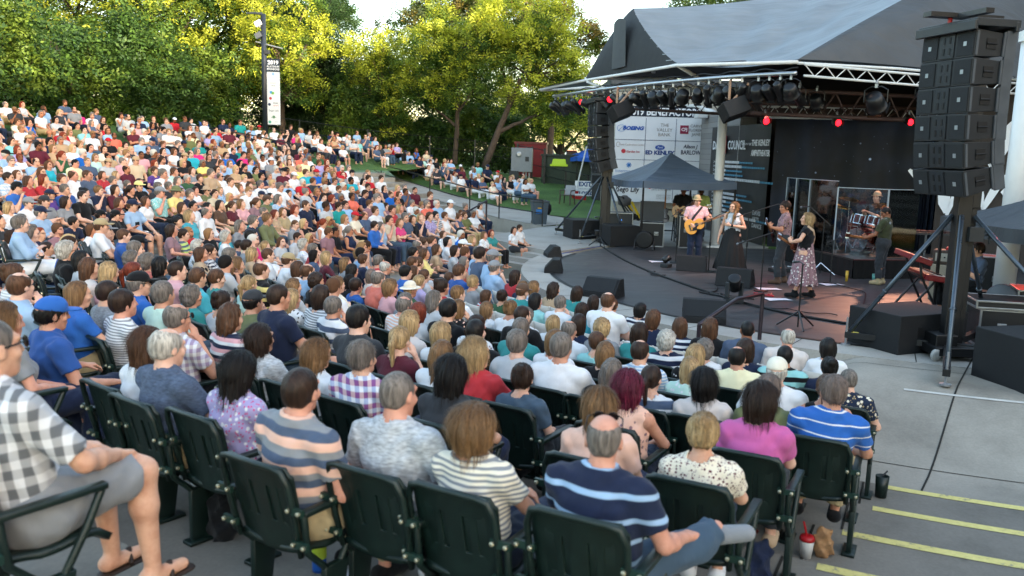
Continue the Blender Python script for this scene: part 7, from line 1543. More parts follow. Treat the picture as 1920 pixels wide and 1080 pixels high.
# ---------------------------------------------------------------- rest of the audience: one mass, far seats and lawn
AUD2=[
(0.19, 24.87, 0.0, 0.84, 'm', 'S', 'db', 'white', 'F'),
(-7.07, 25.17, 0.97, 0.96, 'f', 'S', 'bl', 'white', 'B'),
(-7.97, 25.4, 1.15, 0.92, 'f', 'S', 'bl', 'white', 'B'),
(-8.92, 25.51, 1.32, 0.96, 'f', 'L', 'db', 'mauve', 'B'),
(-2.02, 25.34, 0.1, 1.01, 'f', 'S', 'br', 'white', 'B'),
(-9.86, 25.63, 1.5, 0.95, 'f', 'O', 'bl', 'black', 'B'),
(-3.98, 25.42, 0.45, 1.08, 'm', 'S', 'gy', 'lblue', 'B'),
(-3.82, 25.81, 0.45, 0.88, 'f', 'S', 'db', 'mauve', 'B'),
(-8.75, 25.9, 1.32, 0.96, 'm', 'B', 'wh', 'lblue', 'B'),
(-6.75, 25.95, 0.97, 0.9, 'm', 'B', 'gy', 'lblue', 'B'),
(-7.64, 26.2, 1.15, 0.96, 'f', 'S', 'bk', 'navy', 'B'),
(-8.59, 26.3, 1.32, 0.96, 'f', 'O', 'bl', 'tan', 'B'),
(-2.57, 26.43, 0.27, 1.06, 'm', 'S', 'gy', 'coral', 'B'),
(-7.48, 26.59, 1.15, 0.96, 'f', 'S', 'gy', 'grey', 'B'),
(-8.38, 26.8, 1.32, 0.98, 'm', 'S', 'bk', 'black', 'B'),
(-7.29, 27.05, 1.15, 1.03, 'm', 'K', 'gy', 'maroon', 'B'),
(-4.32, 26.99, 0.62, 0.85, 'f', 'L', 'lb', 'pink', 'B'),
(-2.31, 27.06, 0.27, 1.05, 'm', 'B', 'wh', 'lblue', 'B'),
(-3.25, 27.18, 0.45, 0.88, 'm', 'S', 'gy', 'white', 'B'),
(-8.15, 27.38, 1.32, 0.94, 'f', 'P', 'db', 'olive', 'B'),
(-7.11, 27.48, 1.15, 0.93, 'm', 'K', 'gy', 'white', 'B'),
(-2.06, 27.65, 0.27, 1.05, 'f', 'K', 'br', 'white', 'B'),
(-3.01, 27.76, 0.45, 0.84, 'f', 'S', 'lb', 'white', 'B'),
(-1.84, 28.18, 0.27, 0.75, 'm', 'S', 'br', 'blue', 'B'),
(-2.79, 28.3, 0.45, 1.05, 'm', 'S', 'br', 'maroon', 'B'),
(-4.56, 28.82, 0.8, 0.84, 'f', 'L', 'br', 'grey', 'B'),
(-1.57, 28.83, 0.27, 0.93, 'f', 'U', 'gy', 'charcoal', 'B'),
(-4.39, 29.23, 0.8, 0.9, 'f', 'L', 'db', 'f:navy/white', 'B'),
(-7.28, 29.47, 1.32, 0.97, 'f', 'S', 'bl', 'yellow', 'B'),
(-1.23, 29.67, 0.27, 0.89, 'f', 'L', 'db', 'white', 'B'),
(-4.1, 29.94, 0.8, 0.9, 'f', 'L', 'bl', 'coral', 'B'),
(-3.84, 30.56, 0.8, 0.89, 'm', 'S', 'gy', 'p:white/orange/blue:14', 'B'),
(-4.79, 30.67, 0.97, 0.97, 'm', 'S', 'db', 'white', 'B')]
def col_mat():
    m,nt,b=nodes('crowd_clothes'); at=N(nt,'Attribute'); at.attribute_name='tint'; at.attribute_type='GEOMETRY'; L(nt,at.outputs['Color'],b.inputs['Base Color']); b.inputs['Roughness'].default_value=.75; b.inputs['Specular IOR Level'].default_value=.2; return m
CT={}
def crowd_tpl(sex,pose,yaw,low=0,st=False):
    key=(sex,pose,yaw,low,st)
    if key in CT: return CT[key]
    J=stand(sex,yaw=yaw) if st else joints(sex,pose,yaw); out=[]; h=.032
    for fn,kw,nm in ((body_prims,{'fine':False},'skin'),(shirt_prims,{'sleeve':.62 if low<2 or sex=='m' else 0,'neck':.07},'shirt'),(pants_prims,{'leg':.93 if low%2==0 else .4},'pants')):
        S=SDF(); fn(S,J,**kw); V,Q=S.mesh(h,inflate=0 if nm=='skin' else .014); out.append((nm,V,Q))
    T=headT(J); out.append(('T',T,None)); CT[key]=out; return out
CH={}
def crowd_hair(st):
    if st not in CH:
        CH[st]=[]
        for nm,V,Q in hair_mesh(st,False,0): CH[st].append((nm,V,Q))
    return CH[st]
CV=[];CQ=[];CC=[];CN=0
def crowd_add(x,y,z,rz,s,sex,st,hc,sh,pc,sk,pose,yaw,stnd=False):
    global CN
    tpl=crowd_tpl(sex,pose,yaw,random.choice([0,0,1,2,3]),stnd); Rm=rotz(rz)@rotx(random.uniform(-.1,.12))@np.array([[1,0,q:=random.uniform(-.08,.08)],[0,1,0],[-q,0,1]]); o=np.array([x,y,z]); T=tpl[-1][1]; parts=[(n,V,Q) for n,V,Q in tpl[:-1]]+[(n,V@T[0].T+T[1],Q) for n,V,Q in crowd_hair(st)]
    for n,V,Q in parts:
        if n=='skin':
            lc=(V[Q].mean(1)-T[1])@T[0]; fc_=np.tile((*SKIN[sk],1),(len(Q),1)); fr=lc[:,1]>.055
            ey=fr&(np.abs(np.abs(lc[:,0])-.034)<.02)&(np.abs(lc[:,2]-.012)<.02); mo=fr&(np.abs(lc[:,0])<.028)&(np.abs(lc[:,2]+.068)<.016); fc_[ey,:3]*=.32; fc_[mo,:3]*=(.6,.42,.42)
            if sex=='m' and random.random()<.3: fc_[(lc[:,1]>.03)&(lc[:,2]<-.05)&(lc[:,2]>-.13),:3]*=.45
            CV.append((V*s)@Rm.T+o); CQ.append(Q+CN); CC.append(fc_); CN+=len(V); continue
        c=dict(skin=SKIN[sk],shirt=lin(PAL[sh]),pants=lin(PAL[pc])).get(n) or (lin(HAIRC[hc]) if n=='hair' else lin(PAL[random.choice(['navy','black','white','tan','red'])]))
        CV.append((V*s)@Rm.T+o); CQ.append(Q+CN); CC.append(np.tile((*c,1),(len(Q),1))); CN+=len(V)
SH=['white']*15+['cream']+['lgrey']*6+['grey']*3+['charcoal']*3+['black']*5+['navy']*5+['slate']*4+['lblue']*4+['blue']*2+['teal','turq','aqua','mint','red','red','coral','maroon','pink','lblue','slate','hot','navy','cream','lblue','beige','tan','pyellow','yellow','green','olive','lilac','mauve']
taken=[a[:2] for a in AUD]+[a[:2] for a in AUD2]
grid_={}
for p in taken: grid_.setdefault((int(p[0]//1),int(p[1]//1)),[]).append(p)
def free(x,y,r=.5):
    for i in (-1,0,1):
        for j in (-1,0,1):
            for q in grid_.get((int(x//1)+i,int(y//1)+j),()):
                if math.hypot(q[0]-x,q[1]-y)<r: return False
    return True
def claim(x,y): grid_.setdefault((int(x//1),int(y//1)),[]).append((x,y))
def in_view(x,y,m=1.1): return y>1 and abs(x/y)<.6*m+.02
def rand_person(x,y,z,face,s=1,low=False,rg=random,stnd=False):
    sex=rg.choice('mf'); st=rg.choice('SSSVBKSZ' if sex=='m' else 'OLLMPUCL'); hc=rg.choice(['bk','db','db','br','br','lb','gy','wh'] if sex=='m' else ['db','br','br','lb','bl','bl','rd','gy','bk'])
    pose=rg.choice(['lap','lap','cross','knee','chin']); look=math.atan2(-(FOC[0]-x),FOC[1]-y); yaw=rg.choice([-.3,0,.3])
    crowd_add(x,y,z-(.2 if low else 0),look*.5+face*.5+rg.uniform(-.2,.2),s*(rg.uniform(.92,1.0) if sex=='m' else rg.uniform(.89,.97)),sex,st,hc,rg.choice(SH),rg.choice(['indigo','denim','charcoal','khaki','white','black','navy']),rg.choice([0,0,2,2,1,6,3,4]),pose,yaw,stnd)
fB=math.atan2(NV[0],-NV[1])
for a in AUD2:
    sh=a[7].split(':')[1].split('/')[0] if ':' in a[7] else a[7]; crowd_add(a[0],a[1],a[2],fB*.6+.4*math.atan2(-(FOC[0]-a[0]),FOC[1]-a[1]),a[3],a[4],a[5],a[6],sh,random.choice(['indigo','khaki','black']),random.choice([0,2,1]),random.choice(['lap','cross','knee']),0)
rg=random.Random(5)
for j in range(12):                                   # far block rows
    t=-16
    while t<5.6+.5*.92*j:
        x,y=bpt(.92*j,t); t+=.54
        if in_view(x,y) and free(x,y,.46) and rg.random()<.93 and math.hypot(x,y)>12: claim(x,y); rand_person(x,y,.1+.19*.92*j,fB,1,False,rg)
for k in range(-2,8):                                 # unfilled seats of the front block
    r=R0+ROW*k; n=int(r*R(120)/.55)
    for i in range(n):
        a=R(-200)+i*.55/r; x,y=SC[0]+r*math.cos(a),SC[1]+r*math.sin(a); s=(np.array([x,y])-P0)@NV
        if in_view(x,y) and s<-1.15 and math.hypot(x,y)>8.5 and free(x,y,.5) and a<(R(-138) if k>=0 else R(-160)) and not (k<0 and a<R(-188)) and rg.random()<(.85 if k>=0 else .6): claim(x,y); rand_person(x,y,max(0,RIS*k),math.atan2(-(SC[0]-x),SC[1]-y),1,False,rg)
def lawn_at(i,q):
    i0=min(3,int(i)); f=i-i0; A=np.array(UP[i0]); Bq=np.array(UP[i0+1]); k=q*13; k0=min(12,int(k)); g_=k-k0; a=A[k0]*(1-g_)+A[k0+1]*g_; b=Bq[k0]*(1-g_)+Bq[k0+1]*g_; return a*(1-f)+b*f
for _ in range(1700):                                  # people on the grass
    if rg.random()<.62:
        s=rg.uniform(11.6,19); t=rg.uniform(-12,22); x,y=bpt(s,t); z=float(hill(x,y))
        if rg.random()<(s-11)/9*.25 or s>18.8-.2*max(0,t): continue
    else:
        i=rg.uniform(1.3,3.95); q=rg.uniform(.03,.5)*(i/4+.25); x,y,z=lawn_at(i,q)
    if in_view(x,y) and free(x,y,.62): claim(x,y); rand_person(x,y,z,fB,1,rg.random()<.6,rg)
for s,t in ((18.6,-5),(17.4,1.0),(17.3,1.9),(18.8,-9)): x,y=bpt(s,t); rand_person(x,y,float(hill(x,y)),fB,.97,False,rg,True)
V=np.concatenate(CV); Q=np.concatenate(CQ); me=fastmesh('crowd',V,Q,None,[col_mat()]); at=me.attributes.new('tint','FLOAT_COLOR','FACE'); at.data.foreach_set('color',np.concatenate(CC).astype(np.float32).reshape(-1))
o=link('crowd',me); tag(o,'rest of the seated audience filling the far rows and the grassy hill','crowd',None,'stuff'); print('crowd faces',len(Q)); CV=CQ=CC=None
# camp chairs on the grass
def camp(label,s,t,c,g='folding camp chairs on the grass'):
    x,y=bpt(s,t); r=thing('camp_chair',label,'chair',(x,y,float(hill(x,y))),fB,g); m=cloth(c); b=MB(); b.grid(np.array([[(u,-.25-.15*v,.35+.6*v-.04*math.cos(u*5)) for v in np.linspace(0,1,5)] for u in np.linspace(-.3,.3,7)])); b.obj('backrest',m,r,smooth=True); b=MB(); b.grid(np.array([[(u,v,.4-.06*math.cos(u*4)) for v in np.linspace(-.25,.25,4)] for u in np.linspace(-.3,.3,7)])); b.obj('seat',m,r,smooth=True); b=MB()
    for s_ in (-1,1): b.tube([(s_*.32,-.4,.95),(s_*.3,.28,.02)],.014,6); b.tube([(s_*.32,.28,.6),(s_*.3,-.3,.02)],.014,6); b.tube([(s_*.32,-.3,.6),(s_*.32,.28,.62)],.02,6)
    b.obj('frame',BLK,r)
camp('empty navy folding camp chair high on the grass near the hedge',17.4,1.2,'navy'); camp('navy high-backed camp chair among the seated people at the left',13.4,-4.4,'navy'); camp('bright blue folding camp chair below the hedge',16.3,12.0,'polo'); camp('red camp chair by the people under the yellow trees',14.5,19.5,'red')
# ---------------------------------------------------------------- trees
def leafmat(name,c1,c2,tr=.35):
    m=bpy.data.materials.new(name); m.use_nodes=True; nt=m.node_tree; b=nt.nodes['Principled BSDF']; b.inputs['Roughness'].default_value=.55; b.inputs['Specular IOR Level'].default_value=.3
    nz=N(nt,'TexNoise',i_Scale=1.3,i_Detail=3.0); L(nt,coord(nt),nz.inputs[0]); ge=N(nt,'NewGeometry'); c=ramp(nt,nz.outputs[0],[(.3,c1),(.7,c2)]); rr=ramp(nt,ge.outputs['Random Per Island'],[(0,(.6,.62,.6)),(1,(1.35,1.3,1.2))])
    mx=N(nt,'MixRGB',blend_type='MULTIPLY'); mx.inputs[0].default_value=1; L(nt,c,mx.inputs[1]); L(nt,rr,mx.inputs[2]); L(nt,mx.outputs[0],b.inputs['Base Color'])
    tl=N(nt,'BsdfTranslucent'); L(nt,mx.outputs[0],tl.inputs[0]); ms=N(nt,'MixShader'); ms.inputs[0].default_value=tr; L(nt,b.outputs[0],ms.inputs[1]); L(nt,tl.outputs[0],ms.inputs[2]); L(nt,ms.outputs[0],nt.nodes['Material Output'].inputs[0]); return m
LG=leafmat('leaf_green',(.042,.095,.017),(.09,.165,.032)); LD=leafmat('leaf_dark',(.022,.058,.016),(.05,.1,.027)); LY=leafmat('leaf_golden',(.34,.41,.04),(.54,.56,.07),.45); LM=leafmat('leaf_mid',(.08,.14,.018),(.14,.2,.03)); LN=leafmat('needles',(.026,.062,.026),(.055,.10,.042),.15); LW=leafmat('leaf_grey_green',(.045,.075,.028),(.10,.12,.045)); LO=leafmat('leaf_sunlit_warm',(.12,.10,.025),(.22,.17,.035))  # the warm leaf colour is low sunlight painted into the outer clumps
BARK=M('bark','4d4036',.95,var=.35,vs=5,bump=.9,bs=12); BARKD=M('dark_bark','2a231e',.95,var=.35,vs=5,bump=.9,bs=12)
def leaves(C,mi,n_leaf,size,rng,droop=.5,aspect=.42):
    """compound sprays: each centre gets a rachis with small diamond leaflets"""
    m=len(C); d=rng.normal(size=(m,3)); d[:,2]=d[:,2]*.5-droop; d/=np.linalg.norm(d,axis=1)[:,None]; up=rng.normal(size=(m,3))*.5+np.array([0,0,1]); sd=np.cross(d,up); sd/=np.linalg.norm(sd,axis=1)[:,None]+1e-6; nn=np.cross(sd,d)
    V=[];
    for k in range(n_leaf):
        u=(k//2)/max(1,n_leaf/2); s=1 if k%2 else -1; sz=size*rng.uniform(.7,1.3,(m,1)); base=C+d*(u*size*2.6)+nn*(-.5*u*u*size); ax=sd*s*.8+d*.55+nn*rng.uniform(-.35,.35,(m,1)); ax/=np.linalg.norm(ax,axis=1)[:,None]; w=np.cross(ax,nn); w/=np.linalg.norm(w,axis=1)[:,None]+1e-6
        V.append(np.stack([base,base+ax*sz*.5+w*sz*aspect*.5,base+ax*sz,base+ax*sz*.5-w*sz*aspect*.5],1))
    V=np.stack(V,1).reshape(-1,3); Q=np.arange(len(V)).reshape(-1,4); return V,Q,np.repeat(mi,n_leaf)
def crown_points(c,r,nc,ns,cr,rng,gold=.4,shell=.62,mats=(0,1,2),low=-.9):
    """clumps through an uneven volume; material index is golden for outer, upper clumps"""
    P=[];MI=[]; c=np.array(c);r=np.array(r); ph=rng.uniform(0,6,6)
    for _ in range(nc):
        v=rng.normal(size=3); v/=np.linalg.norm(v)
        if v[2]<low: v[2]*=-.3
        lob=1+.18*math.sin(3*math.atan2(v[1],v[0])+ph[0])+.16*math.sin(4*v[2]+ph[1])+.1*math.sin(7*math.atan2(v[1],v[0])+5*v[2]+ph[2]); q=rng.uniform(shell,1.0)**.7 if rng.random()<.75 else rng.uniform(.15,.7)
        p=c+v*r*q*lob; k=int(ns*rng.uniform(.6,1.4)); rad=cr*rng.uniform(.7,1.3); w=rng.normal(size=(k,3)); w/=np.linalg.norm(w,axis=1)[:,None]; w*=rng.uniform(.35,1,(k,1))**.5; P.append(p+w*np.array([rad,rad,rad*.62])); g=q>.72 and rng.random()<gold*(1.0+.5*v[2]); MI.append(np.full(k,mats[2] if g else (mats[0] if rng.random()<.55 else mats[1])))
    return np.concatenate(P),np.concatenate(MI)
def tree(name,label,base,limbs,crowns,mats,leaf=.2,nl=6,group=None,seed=0,droop=.5,bark=BARK,aspect=.42,cat='tree'):
    rng=np.random.default_rng(seed+100); t=thing(name,label,cat,base,0,group); b=MB()
    for pts,rs in limbs:
        pts=[np.array(p,float) for p in pts]; P=bez(pts,12); P+=rng.normal(size=P.shape)*.03*np.linspace(0,1,12)[:,None]; b.tube(P,list(np.linspace(rs[0],rs[1],12)),9)
    for c,r,nc,ns,cr,gold in crowns:        # twigs running out into the crown
        for _ in range(14):
            v=rng.normal(size=3); v/=np.linalg.norm(v); e=np.array(c)+v*np.array(r)*.8; s_=np.array(c)-np.array([0,0,r[2]*.55]); b.tube(bez([s_,(s_+e)/2+np.array([0,0,.3]),e],7),list(np.linspace(.07,.015,7)),5)
    b.obj('trunk',bark,t,smooth=True); Vs=[];Qs=[];Ms=[];n=0
    for c,r,nc,ns,cr,gold in crowns:
        C,mi=crown_points(c,r,nc,ns,cr,rng,gold); V,Q,m=leaves(C,mi,nl,leaf,rng,droop,aspect); Vs.append(V);Qs.append(Q+n);Ms.append(m);n+=len(V)
    link('crown',fastmesh('crown',np.concatenate(Vs),np.concatenate(Qs),np.concatenate(Ms),mats,False),t); return t
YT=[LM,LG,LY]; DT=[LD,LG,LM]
HL='honey-coloured'
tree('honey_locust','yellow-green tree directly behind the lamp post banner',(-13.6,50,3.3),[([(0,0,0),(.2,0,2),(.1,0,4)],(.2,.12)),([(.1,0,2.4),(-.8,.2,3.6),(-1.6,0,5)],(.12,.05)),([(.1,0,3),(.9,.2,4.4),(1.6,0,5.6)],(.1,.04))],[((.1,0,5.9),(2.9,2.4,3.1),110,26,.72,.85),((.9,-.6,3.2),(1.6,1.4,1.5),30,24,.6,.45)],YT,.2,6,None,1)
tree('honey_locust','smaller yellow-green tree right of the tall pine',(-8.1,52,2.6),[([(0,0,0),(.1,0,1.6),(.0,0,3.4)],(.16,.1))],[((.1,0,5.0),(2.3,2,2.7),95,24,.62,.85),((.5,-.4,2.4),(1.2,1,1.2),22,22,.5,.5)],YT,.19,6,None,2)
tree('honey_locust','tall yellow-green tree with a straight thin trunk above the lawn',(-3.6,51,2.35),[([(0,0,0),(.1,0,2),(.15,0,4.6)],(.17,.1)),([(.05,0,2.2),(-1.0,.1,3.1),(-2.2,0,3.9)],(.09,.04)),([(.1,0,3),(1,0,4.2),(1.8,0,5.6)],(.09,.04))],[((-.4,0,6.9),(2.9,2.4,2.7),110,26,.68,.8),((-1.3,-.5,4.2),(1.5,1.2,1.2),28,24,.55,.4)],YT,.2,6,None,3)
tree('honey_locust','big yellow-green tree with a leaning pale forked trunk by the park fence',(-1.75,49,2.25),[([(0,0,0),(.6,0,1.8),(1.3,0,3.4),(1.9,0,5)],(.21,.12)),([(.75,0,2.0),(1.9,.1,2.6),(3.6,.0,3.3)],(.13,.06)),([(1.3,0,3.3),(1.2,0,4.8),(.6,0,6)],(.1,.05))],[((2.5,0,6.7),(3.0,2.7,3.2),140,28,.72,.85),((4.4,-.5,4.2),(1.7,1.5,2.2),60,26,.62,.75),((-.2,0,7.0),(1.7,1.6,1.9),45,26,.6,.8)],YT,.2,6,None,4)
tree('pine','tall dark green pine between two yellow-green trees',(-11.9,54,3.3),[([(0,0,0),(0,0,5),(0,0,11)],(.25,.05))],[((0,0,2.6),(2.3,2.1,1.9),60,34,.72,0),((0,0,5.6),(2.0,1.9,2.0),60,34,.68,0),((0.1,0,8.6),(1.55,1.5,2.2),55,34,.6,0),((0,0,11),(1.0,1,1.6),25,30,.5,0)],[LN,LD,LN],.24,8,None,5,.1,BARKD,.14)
for i,(x,y,z,h,r,lab,mt,gd) in enumerate([(-30.5,48,3.9,10.5,4.2,'tall dark green tree at the far left edge of the frame',[LD,LG,LY],.3),(-25.5,51,4.0,11.5,4.4,'dark leafy tree second from the left edge behind the crowd',[LG,LM,LY],.32),(-20.6,49,3.9,11,4.2,'dense green tree with arching branches over the left crowd',[LG,LM,LY],.42),(-17.3,53,3.8,11.5,4.0,'dark tree filling the gap left of the lamp post',[LD,LG,LY],.35),(-22.5,60,3.5,13,5,'broad shaded tree deep behind the left crowd',DT,.3),(-32,58,3.5,13.5,5.5,'broad tree far behind the left edge',DT,.4),(-9.4,58,2.8,6.5,3.2,'dark bushy tree behind the small yellow-green tree',[LD,LD,LG],.2),(-4.5,60,2.6,7.5,3.8,'dark shrubby tree behind the thin-trunked tree',[LD,LG,LG],.3),(-15,61,3.4,11,4.2,'dark tree behind the pine',[LD,LD,LG],.3),(-14.6,56,3.2,5.5,3.2,'low dark bushy tree behind the lamp post base',[LD,LD,LG],.15)]):
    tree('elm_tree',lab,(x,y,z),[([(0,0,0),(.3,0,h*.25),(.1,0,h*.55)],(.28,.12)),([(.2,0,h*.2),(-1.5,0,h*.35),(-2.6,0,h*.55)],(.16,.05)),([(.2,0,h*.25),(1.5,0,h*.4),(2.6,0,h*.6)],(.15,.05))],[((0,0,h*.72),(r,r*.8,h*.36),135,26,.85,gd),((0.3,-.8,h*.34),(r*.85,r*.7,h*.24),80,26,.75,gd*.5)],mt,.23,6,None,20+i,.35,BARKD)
tree('cottonwood','tall grey-green tree with warm-tinted top behind the yellow trees',(-5.5,72,2.2),[([(0,0,0),(.3,0,5),(0,0,10)],(.4,.15))],[((-.5,0,11.5),(4.6,4,4.2),120,30,.95,.3),((3.4,0,13.0),(3.8,3.5,3.5),90,30,.95,.75)],[LW,LM,LO],.27,6,None,31)
tree('cottonwood','warm-tinted tree behind the leaning forked tree',(2.4,64,1.9),[([(0,0,0),(.3,0,5),(.2,0,9)],(.3,.1)),([(.2,0,8),(1.6,0,10.2),(3.4,0,10.6)],(.12,.03))],[((-.4,0,9.8),(3.4,3,3.2),95,28,.8,.6),((3.2,0,9.6),(1.6,1.3,1.3),16,18,.5,.3)],[LW,LM,LO],.24,6,None,32)
tree('cottonwood','pale green tree top showing above the canopy ridge',(13.9,62,1.5),[([(0,0,0),(.3,0,5),(0,0,10)],(.4,.15))],[((0,0,11.0),(5,4,3.0),120,30,.9,.25)],[LW,LG,LM],.27,6,None,33)
tree('cottonwood','second pale tree beyond the canopy roof',(22,66,1.5),[([(0,0,0),(.3,0,5),(0,0,10)],(.4,.15))],[((0,0,10.5),(5,4,3.6),110,30,.9,.25)],[LW,LG,LM],.27,6,None,34)
for i,(x,y,r,lab,tr) in enumerate([(3.7,72,2.9,'park tree with a thick dark trunk above the parked cars',.42),(1.3,66,2.4,'slim park tree left of the thick-trunked one',.16),(6.5,80,3.4,'park tree behind the far loudspeaker array',.3),(-1.5,84,3.6,'park tree far behind the electrical cabinet',.3)]):
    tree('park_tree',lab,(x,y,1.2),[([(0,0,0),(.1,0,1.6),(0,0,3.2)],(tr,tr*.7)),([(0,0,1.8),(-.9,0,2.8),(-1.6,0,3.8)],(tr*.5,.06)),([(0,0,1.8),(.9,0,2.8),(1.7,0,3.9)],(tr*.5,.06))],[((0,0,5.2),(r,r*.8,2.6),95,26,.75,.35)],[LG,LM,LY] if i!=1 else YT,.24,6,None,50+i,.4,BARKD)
def hedge(name,label,path,h,w,n,seed,mats=(LD,LG,LM)):
    rng=np.random.default_rng(seed); path=np.array(path,float); seg=np.linalg.norm(np.diff(path[:,:2],axis=0),axis=1); cu=np.concatenate([[0],np.cumsum(seg)]); u=rng.uniform(0,cu[-1],n); k=np.clip(np.searchsorted(cu,u)-1,0,len(seg)-1); f=(u-cu[k])/seg[k]; p=path[k]*(1-f)[:,None]+path[k+1]*f[:,None]
    d=(path[k+1]-path[k])[:,:2]/seg[k][:,None]; nn=np.stack([-d[:,1],d[:,0]],1); hh=h*(1+.22*np.sin(u*.8)+.15*np.sin(u*2.3)); v=rng.uniform(0,1,n); off=rng.normal(size=n)*w*(1-.5*v); C=p.copy(); C[:,:2]+=nn*off[:,None]; C[:,2]+=v*hh
    mi=np.where(np.sin(u*1.7)+np.sin(u*.6+v*3)+rng.normal(size=n)*.6>.9,2,np.where(rng.random(n)<.5,0,1)); V,Q,m=leaves(C,mi,5,.2,rng,.3,.55); t=thing(name,label,'hedge'); link('foliage',fastmesh('foliage',V,Q,m,list(mats),False),t); b=MB()
    for _ in range(60): uu=rng.uniform(0,cu[-1]); kk=min(len(seg)-1,np.searchsorted(cu,uu)-1); ff=(uu-cu[kk])/seg[kk]; q=path[kk]*(1-ff)+path[kk+1]*ff; b.tube([q-[0,0,.3],q+[rng.normal()*.2,rng.normal()*.2,h*.4],q+[rng.normal()*.4,rng.normal()*.3,h*.8]],[.05,.03,.015],5)
    b.obj('stems',BARKD,t); return t
HP=[(*bpt(20.5,t),float(hill(*bpt(20.5,t)))) for t in np.linspace(-14,18,12)]
hedge('ivy_hedge','long dark ivy hedge along the top of the grassy hill',HP,4.0,.9,20000,1); hedge('ivy_hedge','taller shaded ivy bank rising behind the hill-top hedge',[(*bpt(24.5,t),3.6) for t in np.linspace(-16,24,12)],5.0,1.0,15000,7,(LD,LD,LG)); hedge('ivy_hedge','lower ivy hedge behind the people under the yellow trees',[(-11,50.5,3.1),(-8,52,2.7),(-4,53,2.4),(-.5,53.5,2.0),(1.0,54,1.7)],2.9,.6,8000,2,(LD,LG,LM))
# fence before the hedge and the park fence
def fence(label,pts,h,rails,mesh_=False,post=.035):
    t=thing('metal_fence',label,'fence')
    for p in pts: MB().box((p[0],p[1],p[2]+h/2),(post*2,post*2,h)).obj('post',BLK,t)
    for r_ in rails: b=MB(); b.tube([(p[0],p[1],p[2]+r_) for p in pts],.022,6); b.obj('rail',BLK,t)
    if mesh_:
        b=MB()
        for a,d in zip(pts[:-1],pts[1:]):
            a=np.array(a);d=np.array(d); n=int(np.linalg.norm(d-a)/.12)
            for i in range(n): q=a+(d-a)*i/n; b.tube([q,q+[0,0,h*.95]],.006,3,cap=False)
        b.obj('wire_mesh',BLK,t)
    return t
fence('black metal fence running behind the lawn crowd before the hedge',[(-16,46.3,3.5),(-12,48,3.1),(-8.5,49.6,2.7),(-5,50.2,2.45),(-2.4,50.6,2.3),(.1,49.5,1.9)],1.5,(1.45,.8),True)
fence('tall black park fence between the lawn and the dumpster',[(.1,49.5,1.75),(.9,47.6,1.6),(1.55,46.2,1.5)],1.9,(1.8,.9,.2),False,.06); fence('black rail fence in front of the green dumpster',[(1.55,46.0,1.35),(2.6,44.2,1.15),(3.6,42.4,1.0),(4.6,40.6,.9)],1.15,(1.12,.62,.12),True,.04)
# ---------------------------------------------------------------- lamp post, park things, cars
t=thing('lamp_post','tall dark lamp post with a curved arm, floodlights and a sponsor banner','lamp post',(-12.75,44,2.4)); DP=M('dark_blue_paint','20262f',.4,var=.1)
b=MB(); b.tube([(0,0,0),(0,0,7.2)],[.15,.12],14); b.lathe([(.26,0),(.26,.25),(.17,.4)],(0,0,0),14); b.obj('pole',DP,t,smooth=True); b=MB(); b.tube([(0,0,7.0),(-.08,0,7.2),(-.6,-.1,7.22)],[.08,.08,.05],10); b.box((-.5,-.1,7.2),(.5,.22,.07)); b.obj('arm',DP,t); b=MB(); b.tube([(-.4,0,5.85),(.95,0,5.55)],.035,8); b.obj('crossbar',STEEL,t)
for z,m,n in ((6.72,WHITE,0),(6.15,GREYP,1)): b=MB(); b.box((-.22,-.12,z),(.32,.2,.26),M4=Matrix.Rotation(-.5,4,'Y')); b.tube([(-.2,0,z-.1),(0,0,z-.3)],.03,6); q=b.obj('floodlight',m,t)
MB().box((.18,-.08,5.35),(.28,.16,.2)).obj('camera_box',DKG,t,bevel=.02)
b=MB(); b.tube([(0,0,5.02),(.8,0,5.02)],.025,6); b.tube([(0,0,1.78),(.8,0,1.78)],.025,6); b.obj('banner_rod',DP,t)
bn=MB().box((.45,0,3.1),(.66,.02,2.6)).obj('banner',BANW,t); MB().box((.45,-.002,4.71),(.66,.024,.6)).obj('banner_header',BNAVY,t); ax=dict(par=t,yy=-.016)
T('2019',.27,'e0e2e6',.45,4.85,1,.008,**ax); T('PLATINUM',.13,'e0e2e6',.45,4.66,1,.004,**ax); T('SPONSORS',.13,'e0e2e6',.45,4.53,1,.004,**ax)
for s_,z,c,sz in (('LAYTON CITY',4.12,'7f9fc0',.07),('KENLEY',3.85,'a0a4ad',.09),('BANK',3.72,'5c6270',.07),('REAL',2.86,'2c3650',.12),('ESTATE',2.74,'b0364a',.08),('Sego Lily',2.5,'3a3f50',.14),('FOREST',2.15,'5f6f68',.08),('CITY',1.93,'90a0a0',.07)): T(s_,sz,c,.45+(.12 if s_ in('REAL','ESTATE','CITY') else 0),z,**ax)
for z,c,x in ((4.3,'8fb4d8',.45),(3.4,'4f9fd0',.33),(3.36,'7ab648',.42),(3.1,'b83a48',.3),(2.8,'243050',.24),(2.18,'4c7a5a',.45),(1.93,'3fa08a',.25)): b=MB(); b.lathe([(.001,0),(.075,0),(.075,.006),(.001,.006)],(x,-.012,z),8,axis=(0,-1,0)); b.obj('emblem',tcol(c),t)
t=thing('rubbish_bin','grey wheeled rubbish bin with a black liner and blue sticker','bin',(.95,32.2,.5),R(10)); b=MB(); V=[]; 
for z,s_ in ((0,.24),(.88,.3)): V+=[(-s_,-s_*.9,z),(s_,-s_*.9,z),(s_,s_*.9,z),(-s_,s_*.9,z)]
